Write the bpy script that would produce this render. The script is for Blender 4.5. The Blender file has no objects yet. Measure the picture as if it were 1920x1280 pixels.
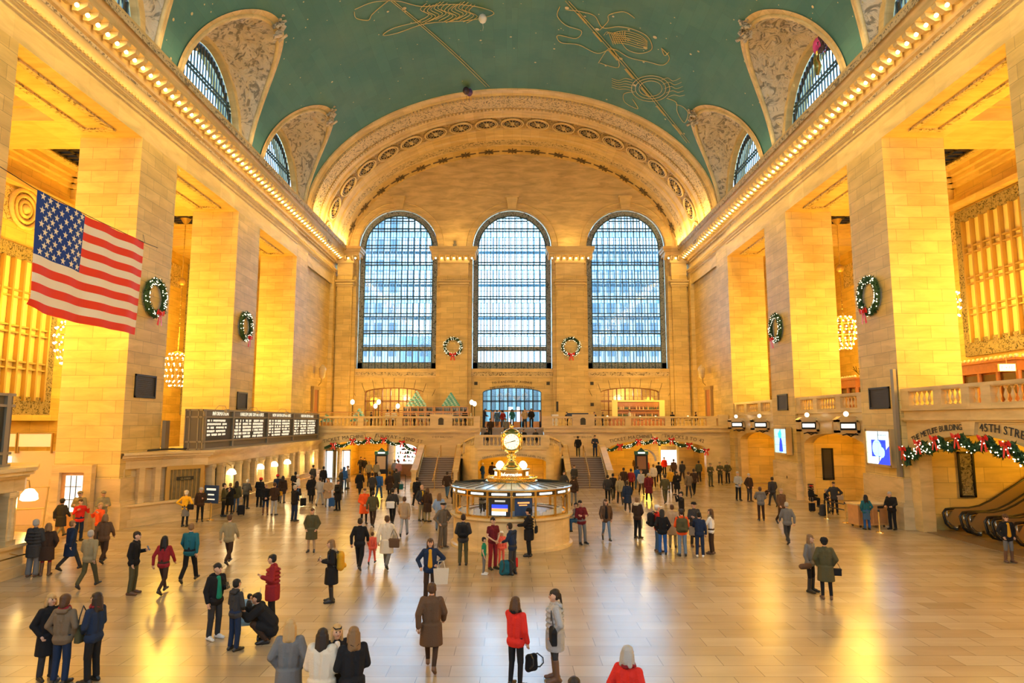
import bpy, bmesh, math, random
from mathutils import Vector, Matrix
PI = math.pi
R = random.Random(7)
SC = bpy.context.scene
COL = SC.collection
# ------------------------------------------------------------------ camera numbers (1920x1280)
FPX = 1245.0
TH = math.atan(150 / FPX)
CZ = 5.0
def ray(u, v):
    x = (u - 960) / FPX; d = (v - 640) / FPX
    return Vector((x, math.cos(TH) + d * math.sin(TH), math.sin(TH) - d * math.cos(TH)))
def pz(u, v, z=0.0):
    r = ray(u, v); t = (z - CZ) / r.z
    return Vector((r.x * t, r.y * t, z))
def py_(u, v, y):
    r = ray(u, v); t = y / r.y
    return Vector((r.x * t, y, CZ + r.z * t))
def px_(u, v, x):
    r = ray(u, v); t = x / r.x
    return Vector((x, r.y * t, CZ + r.z * t))
# ------------------------------------------------------------------ materials
MATS = {}
def _nt(name):
    m = bpy.data.materials.new(name); m.use_nodes = True
    nt = m.node_tree; b = nt.nodes['Principled BSDF']
    return m, nt, b
def N(nt, t, **kw):
    n = nt.nodes.new(t)
    for k, v in kw.items():
        if k in n.inputs: n.inputs[k].default_value = v
        else: setattr(n, k, v)
    return n
def L(nt, a, b): nt.links.new(a, b)
def c4(c): return (c[0], c[1], c[2], 1.0)
def plain(name, col, rough=.6, metal=0., noise=.0, nscale=3., bump=0., bscale=20., spec=.5, sheen=0.):
    if name in MATS: return MATS[name]
    m, nt, b = _nt(name)
    b.inputs['Base Color'].default_value = c4(col)
    b.inputs['Roughness'].default_value = rough
    b.inputs['Metallic'].default_value = metal
    b.inputs['Specular IOR Level'].default_value = spec
    if noise > 0:
        tc = N(nt, 'ShaderNodeTexCoord'); nz = N(nt, 'ShaderNodeTexNoise', Scale=nscale, Detail=4.0)
        L(nt, tc.outputs['Object'], nz.inputs['Vector'])
        mx = N(nt, 'ShaderNodeMix', data_type='RGBA')
        mx.inputs['A'].default_value = c4([max(0, c * (1 - noise)) for c in col])
        mx.inputs['B'].default_value = c4([min(1, c * (1 + noise)) for c in col])
        L(nt, nz.outputs['Fac'], mx.inputs['Factor']); L(nt, mx.outputs['Result'], b.inputs['Base Color'])
    if bump > 0:
        tc = N(nt, 'ShaderNodeTexCoord'); nz = N(nt, 'ShaderNodeTexNoise', Scale=bscale, Detail=3.0)
        L(nt, tc.outputs['Object'], nz.inputs['Vector'])
        bp = N(nt, 'ShaderNodeBump', Strength=bump, Distance=.05)
        L(nt, nz.outputs['Fac'], bp.inputs['Height']); L(nt, bp.outputs['Normal'], b.inputs['Normal'])
    MATS[name] = m; return m
def emit(name, col, s):
    if name in MATS: return MATS[name]
    m, nt, b = _nt(name)
    b.inputs['Base Color'].default_value = c4([c * .5 for c in col])
    b.inputs['Emission Color'].default_value = c4(col)
    b.inputs['Emission Strength'].default_value = s
    MATS[name] = m; return m
def ashlar(name, col, bw=1.35, bh=.6, mortar=.012, dark=.55, rough=.55, var=.10, vein=.0, bump=.25, spec=.4):
    m, nt, b = _nt(name)
    tc = N(nt, 'ShaderNodeUVMap')
    br = N(nt, 'ShaderNodeTexBrick')
    br.inputs['Scale'].default_value = 1.0
    br.inputs['Brick Width'].default_value = bw; br.inputs['Row Height'].default_value = bh
    br.inputs['Mortar Size'].default_value = mortar; br.inputs['Mortar Smooth'].default_value = .3
    br.inputs['Bias'].default_value = 0.0
    br.inputs['Color1'].default_value = c4([c * (1 + var * .6) for c in col])
    br.inputs['Color2'].default_value = c4([col[0] * (1 - var), col[1] * (1 - var * 1.3), col[2] * (1 - var * 1.8)])
    br.inputs['Mortar'].default_value = c4([c * dark for c in col])
    L(nt, tc.outputs['UV'], br.inputs['Vector'])
    mp = N(nt, 'ShaderNodeMapping'); mp.inputs['Scale'].default_value = (.35, 1.6, 1)
    L(nt, tc.outputs['UV'], mp.inputs['Vector'])
    nz = N(nt, 'ShaderNodeTexNoise', Scale=1.3, Detail=6.0, Roughness=.6, Distortion=.6)
    L(nt, mp.outputs['Vector'], nz.inputs['Vector'])
    rp = N(nt, 'ShaderNodeValToRGB')
    rp.color_ramp.elements[0].position = .3; rp.color_ramp.elements[0].color = c4([1 - .22 - vein, 1 - .25 - vein, 1 - .30 - vein])
    rp.color_ramp.elements[1].position = .62; rp.color_ramp.elements[1].color = (1.04, 1.03, 1.0, 1)
    L(nt, nz.outputs['Fac'], rp.inputs['Fac'])
    mx = N(nt, 'ShaderNodeMix', data_type='RGBA', blend_type='MULTIPLY'); mx.inputs['Factor'].default_value = 1.0
    L(nt, br.outputs['Color'], mx.inputs['A']); L(nt, rp.outputs['Color'], mx.inputs['B'])
    L(nt, mx.outputs['Result'], b.inputs['Base Color'])
    b.inputs['Roughness'].default_value = rough; b.inputs['Specular IOR Level'].default_value = spec
    if bump:
        bp = N(nt, 'ShaderNodeBump', Strength=bump, Distance=.03); bp.invert = True
        L(nt, br.outputs['Fac'], bp.inputs['Height']); L(nt, bp.outputs['Normal'], b.inputs['Normal'])
    MATS[name] = m; return m
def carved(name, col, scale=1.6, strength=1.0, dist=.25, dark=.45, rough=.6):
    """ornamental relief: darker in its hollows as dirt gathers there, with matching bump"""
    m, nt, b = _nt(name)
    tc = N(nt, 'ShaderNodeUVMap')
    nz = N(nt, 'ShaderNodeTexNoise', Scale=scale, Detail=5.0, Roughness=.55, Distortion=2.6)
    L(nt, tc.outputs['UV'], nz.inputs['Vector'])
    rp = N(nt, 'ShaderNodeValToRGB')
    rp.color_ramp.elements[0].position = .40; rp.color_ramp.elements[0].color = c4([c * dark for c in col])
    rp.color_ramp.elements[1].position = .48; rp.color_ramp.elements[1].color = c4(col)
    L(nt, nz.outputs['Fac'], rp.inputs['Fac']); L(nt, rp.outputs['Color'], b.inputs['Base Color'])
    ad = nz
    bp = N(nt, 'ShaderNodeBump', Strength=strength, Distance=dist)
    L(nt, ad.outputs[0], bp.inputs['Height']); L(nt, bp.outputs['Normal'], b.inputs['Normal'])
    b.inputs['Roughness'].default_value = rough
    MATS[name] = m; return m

STONE = (.76, .55, .20)
ashlar('ashlar_stone', STONE)
ashlar('aisle_stone', (.80, .57, .17), bw=1.7, bh=.72)
ashlar('smooth_stone', (.77, .57, .25), bw=2.2, bh=9.0, mortar=.006, dark=.8, bump=.1)
ashlar('veined_stone', (.72, .52, .22), bw=40, bh=40, mortar=0.0, vein=.12, bump=0)
ashlar('arch_stone', (.75, .56, .26), bw=.8, bh=14, mortar=.008, dark=.7, bump=.1)
ashlar('pale_marble', (.77, .575, .30), bw=2.6, bh=1.3, mortar=.006, dark=.75, rough=.25, vein=.05, bump=.05, spec=.5)
ashlar('balcony_marble', (.74, .54, .245), bw=3.2, bh=2.0, mortar=.004, dark=.8, rough=.28, vein=.04, bump=0, spec=.5)
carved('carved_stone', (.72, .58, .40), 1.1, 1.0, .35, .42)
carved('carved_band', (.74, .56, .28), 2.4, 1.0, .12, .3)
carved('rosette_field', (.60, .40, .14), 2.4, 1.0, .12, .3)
carved('bronze_lattice', (.34, .27, .15), 3.4, 1.0, .1, .1, .4)
carved('dark_lattice', (.07, .065, .06), 4.0, 1.0, .08, .2, .4)
plain('dark_bronze', (.035, .032, .028), .4, .6)
plain('window_bronze', (.05, .10, .13), .5, .1)  # teal of the backlit haze is mixed into the bronze colour
plain('gold_bronze', (.45, .30, .10), .4, .5)
plain('brass', (.83, .58, .20), .22, 1.0)
plain('pale_brass', (.80, .66, .38), .3, .9)
plain('polished_steel', (.65, .62, .56), .2, 1.0)
plain('escalator_bronze', (.50, .34, .15), .34, .55)
plain('rubber', (.012, .011, .01), .35)
plain('black_panel', (.02, .02, .02), .35)
plain('dark_grille', (.06, .05, .04), .5, .3, bump=.5, bscale=60)
plain('warm_wood', (.38, .14, .045), .4, noise=.3, nscale=6)
plain('light_wood', (.62, .30, .10), .4, noise=.2, nscale=5)
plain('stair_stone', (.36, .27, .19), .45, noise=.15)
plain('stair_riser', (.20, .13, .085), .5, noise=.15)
plain('white_panel', (.85, .80, .74), .5)
plain('beige_panel', (.74, .52, .28), .6)
plain('teal_paper', (.10, .42, .36), .45)
plain('teal_light', (.45, .75, .66), .45)
plain('red_ribbon', (.75, .03, .02), .4)
plain('green_metal', (.03, .16, .09), .4)
plain('letter_black', (.03, .025, .02), .6)
plain('letter_carved', (.14, .095, .05), .7)
plain('gold_paint', (.62, .50, .22), .5, .1)
plain('cable_black', (.02, .02, .02), .5)
plain('white_cable', (.9, .8, .6), .4)
plain('roof_glass', (.50, .56, .60), .18, 0, spec=.8)
emit('bulb_white', (1.0, .80, .48), 12)
emit('cornice_bulb', (1.0, .74, .34), 16)
emit('fairy_bulb', (1.0, .86, .60), 3.5)
emit('opal_glass', (1.0, .80, .45), 3.0)
emit('sign_white', (1.0, .93, .80), 1.9)
emit('screen_cyan', (.42, .80, .95), 1.3)
emit('screen_blue', (.02, .05, .85), 1.5)
emit('screen_pale', (.70, .90, 1.0), 1.4)
emit('screen_orange', (1.0, .30, .08), 1.4)
emit('shop_glow', (1.0, .92, .80), 2.2)
emit('board_text', (1.0, .90, .66), .75)
emit('lamp_tube', (1.0, .9, .7), 5)
# green vault
def vault_mat():
    m, nt, b = _nt('green_vault')
    tc = N(nt, 'ShaderNodeUVMap')
    br = N(nt, 'ShaderNodeTexBrick')
    for k, v in (('Scale', 1.0), ('Brick Width', 2.6), ('Row Height', .8), ('Mortar Size', .012), ('Mortar Smooth', .2)): br.inputs[k].default_value = v
    br.inputs['Color1'].default_value = (.072, .205, .160, 1); br.inputs['Color2'].default_value = (.060, .175, .140, 1); br.inputs['Mortar'].default_value = (.06, .155, .125, 1)
    L(nt, tc.outputs['UV'], br.inputs['Vector'])
    nz = N(nt, 'ShaderNodeTexNoise', Scale=.22, Detail=8.0, Roughness=.7); L(nt, tc.outputs['UV'], nz.inputs['Vector'])
    rp = N(nt, 'ShaderNodeValToRGB'); rp.color_ramp.elements[0].position = .42; rp.color_ramp.elements[1].position = .8
    rp.color_ramp.elements[0].color = (0, 0, 0, 1); rp.color_ramp.elements[1].color = (.45, .45, .45, 1)
    L(nt, nz.outputs['Fac'], rp.inputs['Fac'])
    mx = N(nt, 'ShaderNodeMix', data_type='RGBA'); L(nt, rp.outputs['Color'], mx.inputs['Factor'])
    L(nt, br.outputs['Color'], mx.inputs['A']); mx.inputs['B'].default_value = (.19, .29, .19, 1)
    L(nt, mx.outputs['Result'], b.inputs['Base Color']); b.inputs['Roughness'].default_value = .7
    MATS['green_vault'] = m
vault_mat()
def floor_mat():
    m, nt, b = _nt('marble_floor')
    tc = N(nt, 'ShaderNodeUVMap')
    br = N(nt, 'ShaderNodeTexBrick')
    for k, v in (('Scale', 1.0), ('Brick Width', 1.25), ('Row Height', .6), ('Mortar Size', .008), ('Mortar Smooth', .1), ('Bias', -.1)): br.inputs[k].default_value = v
    br.inputs['Color1'].default_value = (.49, .385, .255, 1); br.inputs['Color2'].default_value = (.385, .275, .155, 1); br.inputs['Mortar'].default_value = (.22, .16, .10, 1)
    L(nt, tc.outputs['UV'], br.inputs['Vector'])
    mp = N(nt, 'ShaderNodeMapping'); mp.inputs['Scale'].default_value = (.5, 2.2, 1); L(nt, tc.outputs['UV'], mp.inputs['Vector'])
    nz = N(nt, 'ShaderNodeTexNoise', Scale=.9, Detail=5.0); L(nt, mp.outputs['Vector'], nz.inputs['Vector'])
    rp = N(nt, 'ShaderNodeValToRGB'); rp.color_ramp.elements[0].position = .3; rp.color_ramp.elements[1].position = .7
    rp.color_ramp.elements[0].color = (.82, .80, .76, 1); rp.color_ramp.elements[1].color = (1, 1, 1, 1)
    L(nt, nz.outputs['Fac'], rp.inputs['Fac'])
    mx = N(nt, 'ShaderNodeMix', data_type='RGBA', blend_type='MULTIPLY'); mx.inputs['Factor'].default_value = 1
    L(nt, br.outputs['Color'], mx.inputs['A']); L(nt, rp.outputs['Color'], mx.inputs['B']); L(nt, mx.outputs['Result'], b.inputs['Base Color'])
    b.inputs['Roughness'].default_value = .24
    b.inputs['Specular IOR Level'].default_value = .8
    MATS['marble_floor'] = m
floor_mat()
def glass_mat(name, col, mix=.85, trans=.0):
    m = bpy.data.materials.new(name); m.use_nodes = True; nt = m.node_tree; nt.nodes.clear()
    o = N(nt, 'ShaderNodeOutputMaterial'); t = N(nt, 'ShaderNodeBsdfTransparent'); g = N(nt, 'ShaderNodeBsdfGlossy')
    t.inputs['Color'].default_value = c4(col); g.inputs['Roughness'].default_value = .1; g.inputs['Color'].default_value = c4(col)
    s = N(nt, 'ShaderNodeMixShader'); s.inputs[0].default_value = mix
    L(nt, g.outputs[0], s.inputs[1]); L(nt, t.outputs[0], s.inputs[2])
    L(nt, s.outputs[0], o.inputs[0]); MATS[name] = m
glass_mat('clear_glass', (.97, .98, 1.0), .93)
glass_mat('sky_glass', (.93, .97, 1.0), .96)
glass_mat('walkway_glass', (.35, .70, .85), .9)
# ------------------------------------------------------------------ mesh building
class MB:
    def __init__(s): s.v = []; s.f = []; s.uv = {}; s.mi = []; s.m = 0; s.sm = False
    def quad(s, *p, uv=None):
        b = len(s.v); s.v += [tuple(q) for q in p]; s.f.append(tuple(range(b, b + len(p)))); s.mi.append(s.m)
        if uv: s.uv[len(s.f) - 1] = uv
    def box(s, x0, x1, y0, y1, z0, z1):
        if x0 > x1: x0, x1 = x1, x0
        if y0 > y1: y0, y1 = y1, y0
        if z0 > z1: z0, z1 = z1, z0
        b = len(s.v)
        s.v += [(x0, y0, z0), (x1, y0, z0), (x1, y1, z0), (x0, y1, z0), (x0, y0, z1), (x1, y0, z1), (x1, y1, z1), (x0, y1, z1)]
        for f in ((0, 3, 2, 1), (4, 5, 6, 7), (0, 1, 5, 4), (1, 2, 6, 5), (2, 3, 7, 6), (3, 0, 4, 7)):
            s.f.append(tuple(b + i for i in f)); s.mi.append(s.m)
        return s
    def obox(s, c, ax, ay, az, hx, hy, hz):
        b = len(s.v); c = Vector(c); ax = Vector(ax).normalized() * hx; ay = Vector(ay).normalized() * hy; az = Vector(az).normalized() * hz
        for i in (-1, 1):
            for j in (-1, 1):
                for k in (-1, 1): s.v.append(tuple(c + ax * i + ay * j + az * k))
        for f in ((0, 1, 3, 2), (4, 6, 7, 5), (0, 4, 5, 1), (2, 3, 7, 6), (0, 2, 6, 4), (1, 5, 7, 3)):
            s.f.append(tuple(b + i for i in f)); s.mi.append(s.m)
    def grid(s, fn, n, m, uvfn=None, closed=False):
        b = len(s.v)
        for i in range(n + 1):
            for j in range(m + (0 if closed else 1)): s.v.append(tuple(fn(i, j)))
        w = m if closed else m + 1
        for i in range(n):
            for j in range(m):
                j2 = (j + 1) % w
                s.f.append((b + i * w + j, b + i * w + j2, b + (i + 1) * w + j2, b + (i + 1) * w + j)); s.mi.append(s.m)
                if uvfn: s.uv[len(s.f) - 1] = [uvfn(i, j), uvfn(i, j + 1), uvfn(i + 1, j + 1), uvfn(i + 1, j)]
    def tube(s, pts, r, n=6, caps=True):
        """tube along points; r number or list"""
        pts = [Vector(p) for p in pts]; k = len(pts)
        rr = r if isinstance(r, (list, tuple)) else [r] * k
        b = len(s.v); up = None
        for i, p in enumerate(pts):
            d = (pts[min(i + 1, k - 1)] - pts[max(i - 1, 0)])
            if d.length < 1e-9: d = Vector((0, 0, 1))
            d.normalize()
            if up is None:
                up = Vector((0, 0, 1)) if abs(d.z) < .9 else Vector((1, 0, 0))
            a = d.cross(up)
            if a.length < 1e-6: a = d.cross(Vector((0, 1, 0)))
            a.normalize(); c = a.cross(d).normalized(); up = c
            for j in range(n):
                t = 2 * PI * j / n; s.v.append(tuple(p + (a * math.cos(t) + c * math.sin(t)) * rr[i]))
        for i in range(k - 1):
            for j in range(n):
                j2 = (j + 1) % n
                s.f.append((b + i * n + j, b + i * n + j2, b + (i + 1) * n + j2, b + (i + 1) * n + j)); s.mi.append(s.m)
        if caps:
            s.f.append(tuple(b + j for j in range(n))); s.mi.append(s.m)
            s.f.append(tuple(b + (k - 1) * n + n - 1 - j for j in range(n))); s.mi.append(s.m)
    def lathe(s, prof, c=(0, 0, 0), n=16, a0=0., a1=2 * PI):
        full = abs(a1 - a0 - 2 * PI) < 1e-6
        s.grid(lambda i, j: (c[0] + prof[i][0] * math.cos(a0 + (a1 - a0) * j / n), c[1] + prof[i][0] * math.sin(a0 + (a1 - a0) * j / n), c[2] + prof[i][1]), len(prof) - 1, n, closed=full)
    def ball(s, c, r, n=8, m=6, sx=1, sy=1, sz=1):
        s.lathe([(r * math.sin(PI * i / m) * 1 + 1e-5, -r * math.cos(PI * i / m) * sz) for i in range(m + 1)], c, n)
    def disc(s, c, r, normal, n=16):
        nn = Vector(normal).normalized(); a = nn.orthogonal().normalized(); b2 = nn.cross(a)
        s.quad(*[Vector(c) + (a * math.cos(2 * PI * i / n) + b2 * math.sin(2 * PI * i / n)) * r for i in range(n)])
    def prism(s, poly, axis, a0, a1):
        """poly: list of 2D pts in the two other axes order (x,y,z minus axis)"""
        def P(p, a):
            if axis == 'x': return (a, p[0], p[1])
            if axis == 'y': return (p[0], a, p[1])
            return (p[0], p[1], a)
        n = len(poly)
        s.quad(*[P(p, a0) for p in poly]); s.quad(*[P(p, a1) for p in reversed(poly)])
        for i in range(n):
            p, q = poly[i], poly[(i + 1) % n]
            s.quad(P(p, a0), P(p, a1), P(q, a1), P(q, a0))
    def mesh(s, name, mats, smooth=False):
        me = bpy.data.meshes.new(name); me.from_pydata(s.v, [], s.f)
        for m in mats: me.materials.append(MATS[m] if isinstance(m, str) else m)
        me.polygons.foreach_set('material_index', s.mi)
        if smooth: me.polygons.foreach_set('use_smooth', [True] * len(s.f))
        uvl = me.uv_layers.new(name='UVMap')
        buf = [0.0] * (2 * len(me.loops))
        vs = s.v
        for p in me.polygons:
            i = p.index; ls = p.loop_start
            if i in s.uv:
                for k, q in enumerate(s.uv[i]): buf[2 * (ls + k)] = q[0]; buf[2 * (ls + k) + 1] = q[1]
            else:
                n = p.normal; ax, ay, az = abs(n.x), abs(n.y), abs(n.z)
                for k in range(p.loop_total):
                    v = vs[s.f[i][k]]
                    if az >= ax and az >= ay: q = (v[0], v[1])
                    elif ax >= ay: q = (v[1], v[2])
                    else: q = (v[0], v[2])
                    buf[2 * (ls + k)] = q[0]; buf[2 * (ls + k) + 1] = q[1]
        uvl.data.foreach_set('uv', buf)
        me.update(); return me
    def build(s, name, mats, parent=None, smooth=False, loc=None, **props):
        if isinstance(mats, str): mats = [mats]
        o = bpy.data.objects.new(name, s.mesh(name, mats, smooth)); COL.objects.link(o)
        if parent is not None: o.parent = parent
        if loc: o.location = loc
        for k, v in props.items(): o[k] = v
        return o
def struct(name, mb, mats, parent=None, smooth=False, **pr):
    if parent is None: pr['kind'] = 'structure'
    return mb.build(name, mats, parent, smooth, **pr)
def empty(name, loc=(0, 0, 0), rz=0., **props):
    o = bpy.data.objects.new(name, None); COL.objects.link(o); o.location = loc; o.rotation_euler = (0, 0, rz)
    o.empty_display_size = .1
    for k, v in props.items(): o[k] = v
    return o
def thing(name, label, cat, loc=(0, 0, 0), rz=0., group=None, scale=None):
    o = empty(name, loc, rz, label=label, category=cat)
    if group: o['group'] = group
    if scale: o.scale = (scale,) * 3
    return o
def tag(o, label, cat, group=None):
    o['label'] = label; o['category'] = cat
    if group: o['group'] = group
    return o
def copy_tree(o, parent=None, label=None, group=None):
    c = o.copy(); COL.objects.link(c)
    if parent is not None: c.parent = parent
    if label: c['label'] = label
    if group: c['group'] = group
    for ch in list(o.children): copy_tree(ch, c)
    return c
# ------------------------------------------------------------------ text as mesh
_LT = {}
def letter(ch):
    if ch not in _LT:
        cu = bpy.data.curves.new('t', 'FONT'); cu.body = ch; cu.size = 1.0; cu.extrude = .02; cu.resolution_u = 2
        o = bpy.data.objects.new('t', cu); COL.objects.link(o)
        dg = bpy.context.evaluated_depsgraph_get(); dg.update()
        me = bpy.data.meshes.new_from_object(o.evaluated_get(dg))
        vs = [tuple(v.co) for v in me.vertices]; fs = [tuple(p.vertices) for p in me.polygons]
        w = (max(v[0] for v in vs) if vs else .3)
        x0 = (min(v[0] for v in vs) if vs else 0)
        bpy.data.objects.remove(o); bpy.data.meshes.remove(me); bpy.data.curves.remove(cu)
        _LT[ch] = (vs, fs, x0, w)
    return _LT[ch]
def text_mb(mb, txt, size, place, gap=.12):
    """place(s, h, d): arc position s (0 = middle), height h above baseline, depth d -> world"""
    wid = []
    for ch in txt: wid.append(.34 if ch == ' ' else (letter(ch)[3] - letter(ch)[2]) + gap)
    tot = sum(wid) - gap; s = -tot / 2
    for ch, w in zip(txt, wid):
        if ch != ' ':
            vs, fs, x0, x1 = letter(ch); b = len(mb.v); mid = (s + (w - gap) / 2) * size
            for v in vs: mb.v.append(tuple(place(mid, (v[0] - x0 - (w - gap) / 2) * size, v[1] * size, v[2] * size)))
            for f in fs: mb.f.append(tuple(b + i for i in f)); mb.mi.append(mb.m)
        s += w
def flat_place(origin, ux, uz, un):
    o = Vector(origin); ux = Vector(ux); uz = Vector(uz); un = Vector(un)
    return lambda m, x, h, d: o + ux * (m + x) + uz * h + un * d
def arc_place(origin, ux, uz, un, rad):
    """text on a circle of radius rad, top at origin"""
    o = Vector(origin); ux = Vector(ux); uz = Vector(uz); un = Vector(un)
    def f(m, x, h, d):
        a = m / rad
        cx = math.sin(a) * rad; cz = math.cos(a) * rad - rad
        return o + ux * (cx + x * math.cos(a) + h * math.sin(a)) + uz * (cz - x * math.sin(a) + h * math.cos(a)) + un * d
    return f
# ------------------------------------------------------------------ wall with arched holes
def arch_wall(mb, M, u0, u1, z0, z1, holes, depth, n=20, back=True, zseg=None):
    """M(u, d, z) -> world, d=0 front, d=depth back. holes: (uc, half, zbot, zspring, rise). z1 number or function of u"""
    top = z1 if callable(z1) else (lambda u: z1)
    us = [u0, u1]
    for (uc, hw, zb, zs, ri) in holes:
        us += [uc - hw * math.cos(PI * i / n) for i in range(n + 1)]
    if callable(z1):
        k = 60; us += [u0 + (u1 - u0) * i / k for i in range(k + 1)]
    us = sorted(set(round(u, 5) for u in us))
    for a, b in zip(us[:-1], us[1:]):
        if b - a < 1e-4: continue
        mid = (a + b) / 2; h = None
        for H in holes:
            if abs(mid - H[0]) < H[1]: h = H
        for d in ((0, depth) if back else (0,)):
            if h is None:
                mb.quad(M(a, d, z0), M(b, d, z0), M(b, d, top(b)), M(a, d, top(a)))
            else:
                uc, hw, zb, zs, ri = h
                za = zs + ri * math.sqrt(max(0, 1 - ((a - uc) / hw) ** 2)); zc = zs + ri * math.sqrt(max(0, 1 - ((b - uc) / hw) ** 2))
                if zb > z0 + 1e-4: mb.quad(M(a, d, z0), M(b, d, z0), M(b, d, zb), M(a, d, zb))
                mb.quad(M(a, d, za), M(b, d, zc), M(b, d, top(b)), M(a, d, top(a)))
        if h is not None:
            uc, hw, zb, zs, ri = h
            za = zs + ri * math.sqrt(max(0, 1 - ((a - uc) / hw) ** 2)); zc = zs + ri * math.sqrt(max(0, 1 - ((b - uc) / hw) ** 2))
            mb.quad(M(a, 0, za), M(a, depth, za), M(b, depth, zc), M(b, 0, zc))
            if zb > z0 + 1e-4: mb.quad(M(a, 0, zb), M(b, 0, zb), M(b, depth, zb), M(a, depth, zb))
    for (uc, hw, zb, zs, ri) in holes:
        for e in (-1, 1):
            u = uc + e * hw; mb.quad(M(u, 0, zb), M(u, depth, zb), M(u, depth, zs), M(u, 0, zs))
def strip_profile(mb, prof, M, s0, s1, n=1):
    """extrude an open profile [(a,b)...] along s: M(s,a,b)"""
    for k in range(n):
        a = s0 + (s1 - s0) * k / n; b = s0 + (s1 - s0) * (k + 1) / n
        for p, q in zip(prof[:-1], prof[1:]): mb.quad(M(a, *p), M(b, *p), M(b, *q), M(a, *q))
plain('mirror_panel', (.55, .42, .28), .2, .4); plain('bottle_clear', (.75, .6, .35), .15); plain('kiosk_poster', (.35, .16, .06), .5)
emit('opal_bright', (1.0, .84, .52), 4); emit('glow_panel', (1.0, .58, .10), .5)
emit('screen_teal', (.05, .55, .75), 1.2); emit('dial_glow', (1.0, .86, .58), .85); emit('screen_grey', (.6, .6, .55), .7)
emit('window_glow', (1.0, .62, .12), .8); emit('door_glass', (1.0, .95, .82), 1.1)
plain('window_dim', (.20, .15, .07), .3, .2, noise=.5, nscale=4)
plain('step_metal', (.30, .22, .13), .4, .5); plain('fir_green', (.025, .075, .02), .6, noise=.5, nscale=9)
plain('flag_red', (.80, .055, .02), .7, spec=.2); plain('flag_white', (.86, .76, .60), .75, spec=.2); plain('flag_blue', (.018, .055, .27), .7, spec=.2)
plain('board_metal', (.16, .13, .09), .5, .3); plain('board_frame', (.30, .25, .17), .45, .4); plain('board_black', (.025, .025, .022), .4)
plain('poster_blue', (.02, .05, .13), .35); plain('mirror_dark', (.09, .06, .035), .15, spec=.7); plain('panel_wood', (.52, .22, .07), .4, noise=.2, nscale=5)
plain('balloon_dark', (.06, .03, .05), .2); plain('balloon_purple', (.12, .05, .2), .2); plain('balloon_pink', (.75, .08, .35), .2); plain('pale_leaflet', (.72, .74, .76), .5)
emit('skylight_pane', (.5, .66, .8), .55)
plain('frosted_pane', (.85,.66,.30), .3, spec=.6)
# ================================================================== the hall
W = 18.5
BAYS = [(-.6, 7.8), (11.4, 19.8), (23.4, 31.8), (35.3, 43.6), (47.4, 55.8)]
PIERS = [(-4.2, -.6), (7.8, 11.4), (19.8, 23.4), (31.8, 35.3), (43.6, 47.4), (55.8, 69.0)]
Y0, Y1 = -12.0, 69.0
VA, VB, VZ0, VPH = 18.0, 11.8, 22.5, .075
def vault(ph, y, ins=0.): return (-(VA - ins) * math.cos(ph), y, VZ0 + (VB - ins) * math.sin(ph))
def on_vault(u, v, ins=.06):
    r = ray(u, v); lo, hi = 5.0, 120.0
    f = lambda t: ((r.x * t) / (VA - ins)) ** 2 + (max(0, CZ + r.z * t - VZ0) / (VB - ins)) ** 2 - 1
    for _ in range(50):
        m = (lo + hi) / 2
        if f(m) > 0: hi = m
        else: lo = m
    return Vector((r.x * lo, r.y * lo, CZ + r.z * lo))
def SX(s, x): return s * x
# floor
m = MB(); m.quad((-33, Y0, 0), (33, Y0, 0), (33, 72, 0), (-33, 72, 0)); struct('floor', m, 'marble_floor')
m = MB()
for s in (-1, 1): m.box(s * 17.6, s * 18.2, 24, 69, 0, .012)
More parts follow.
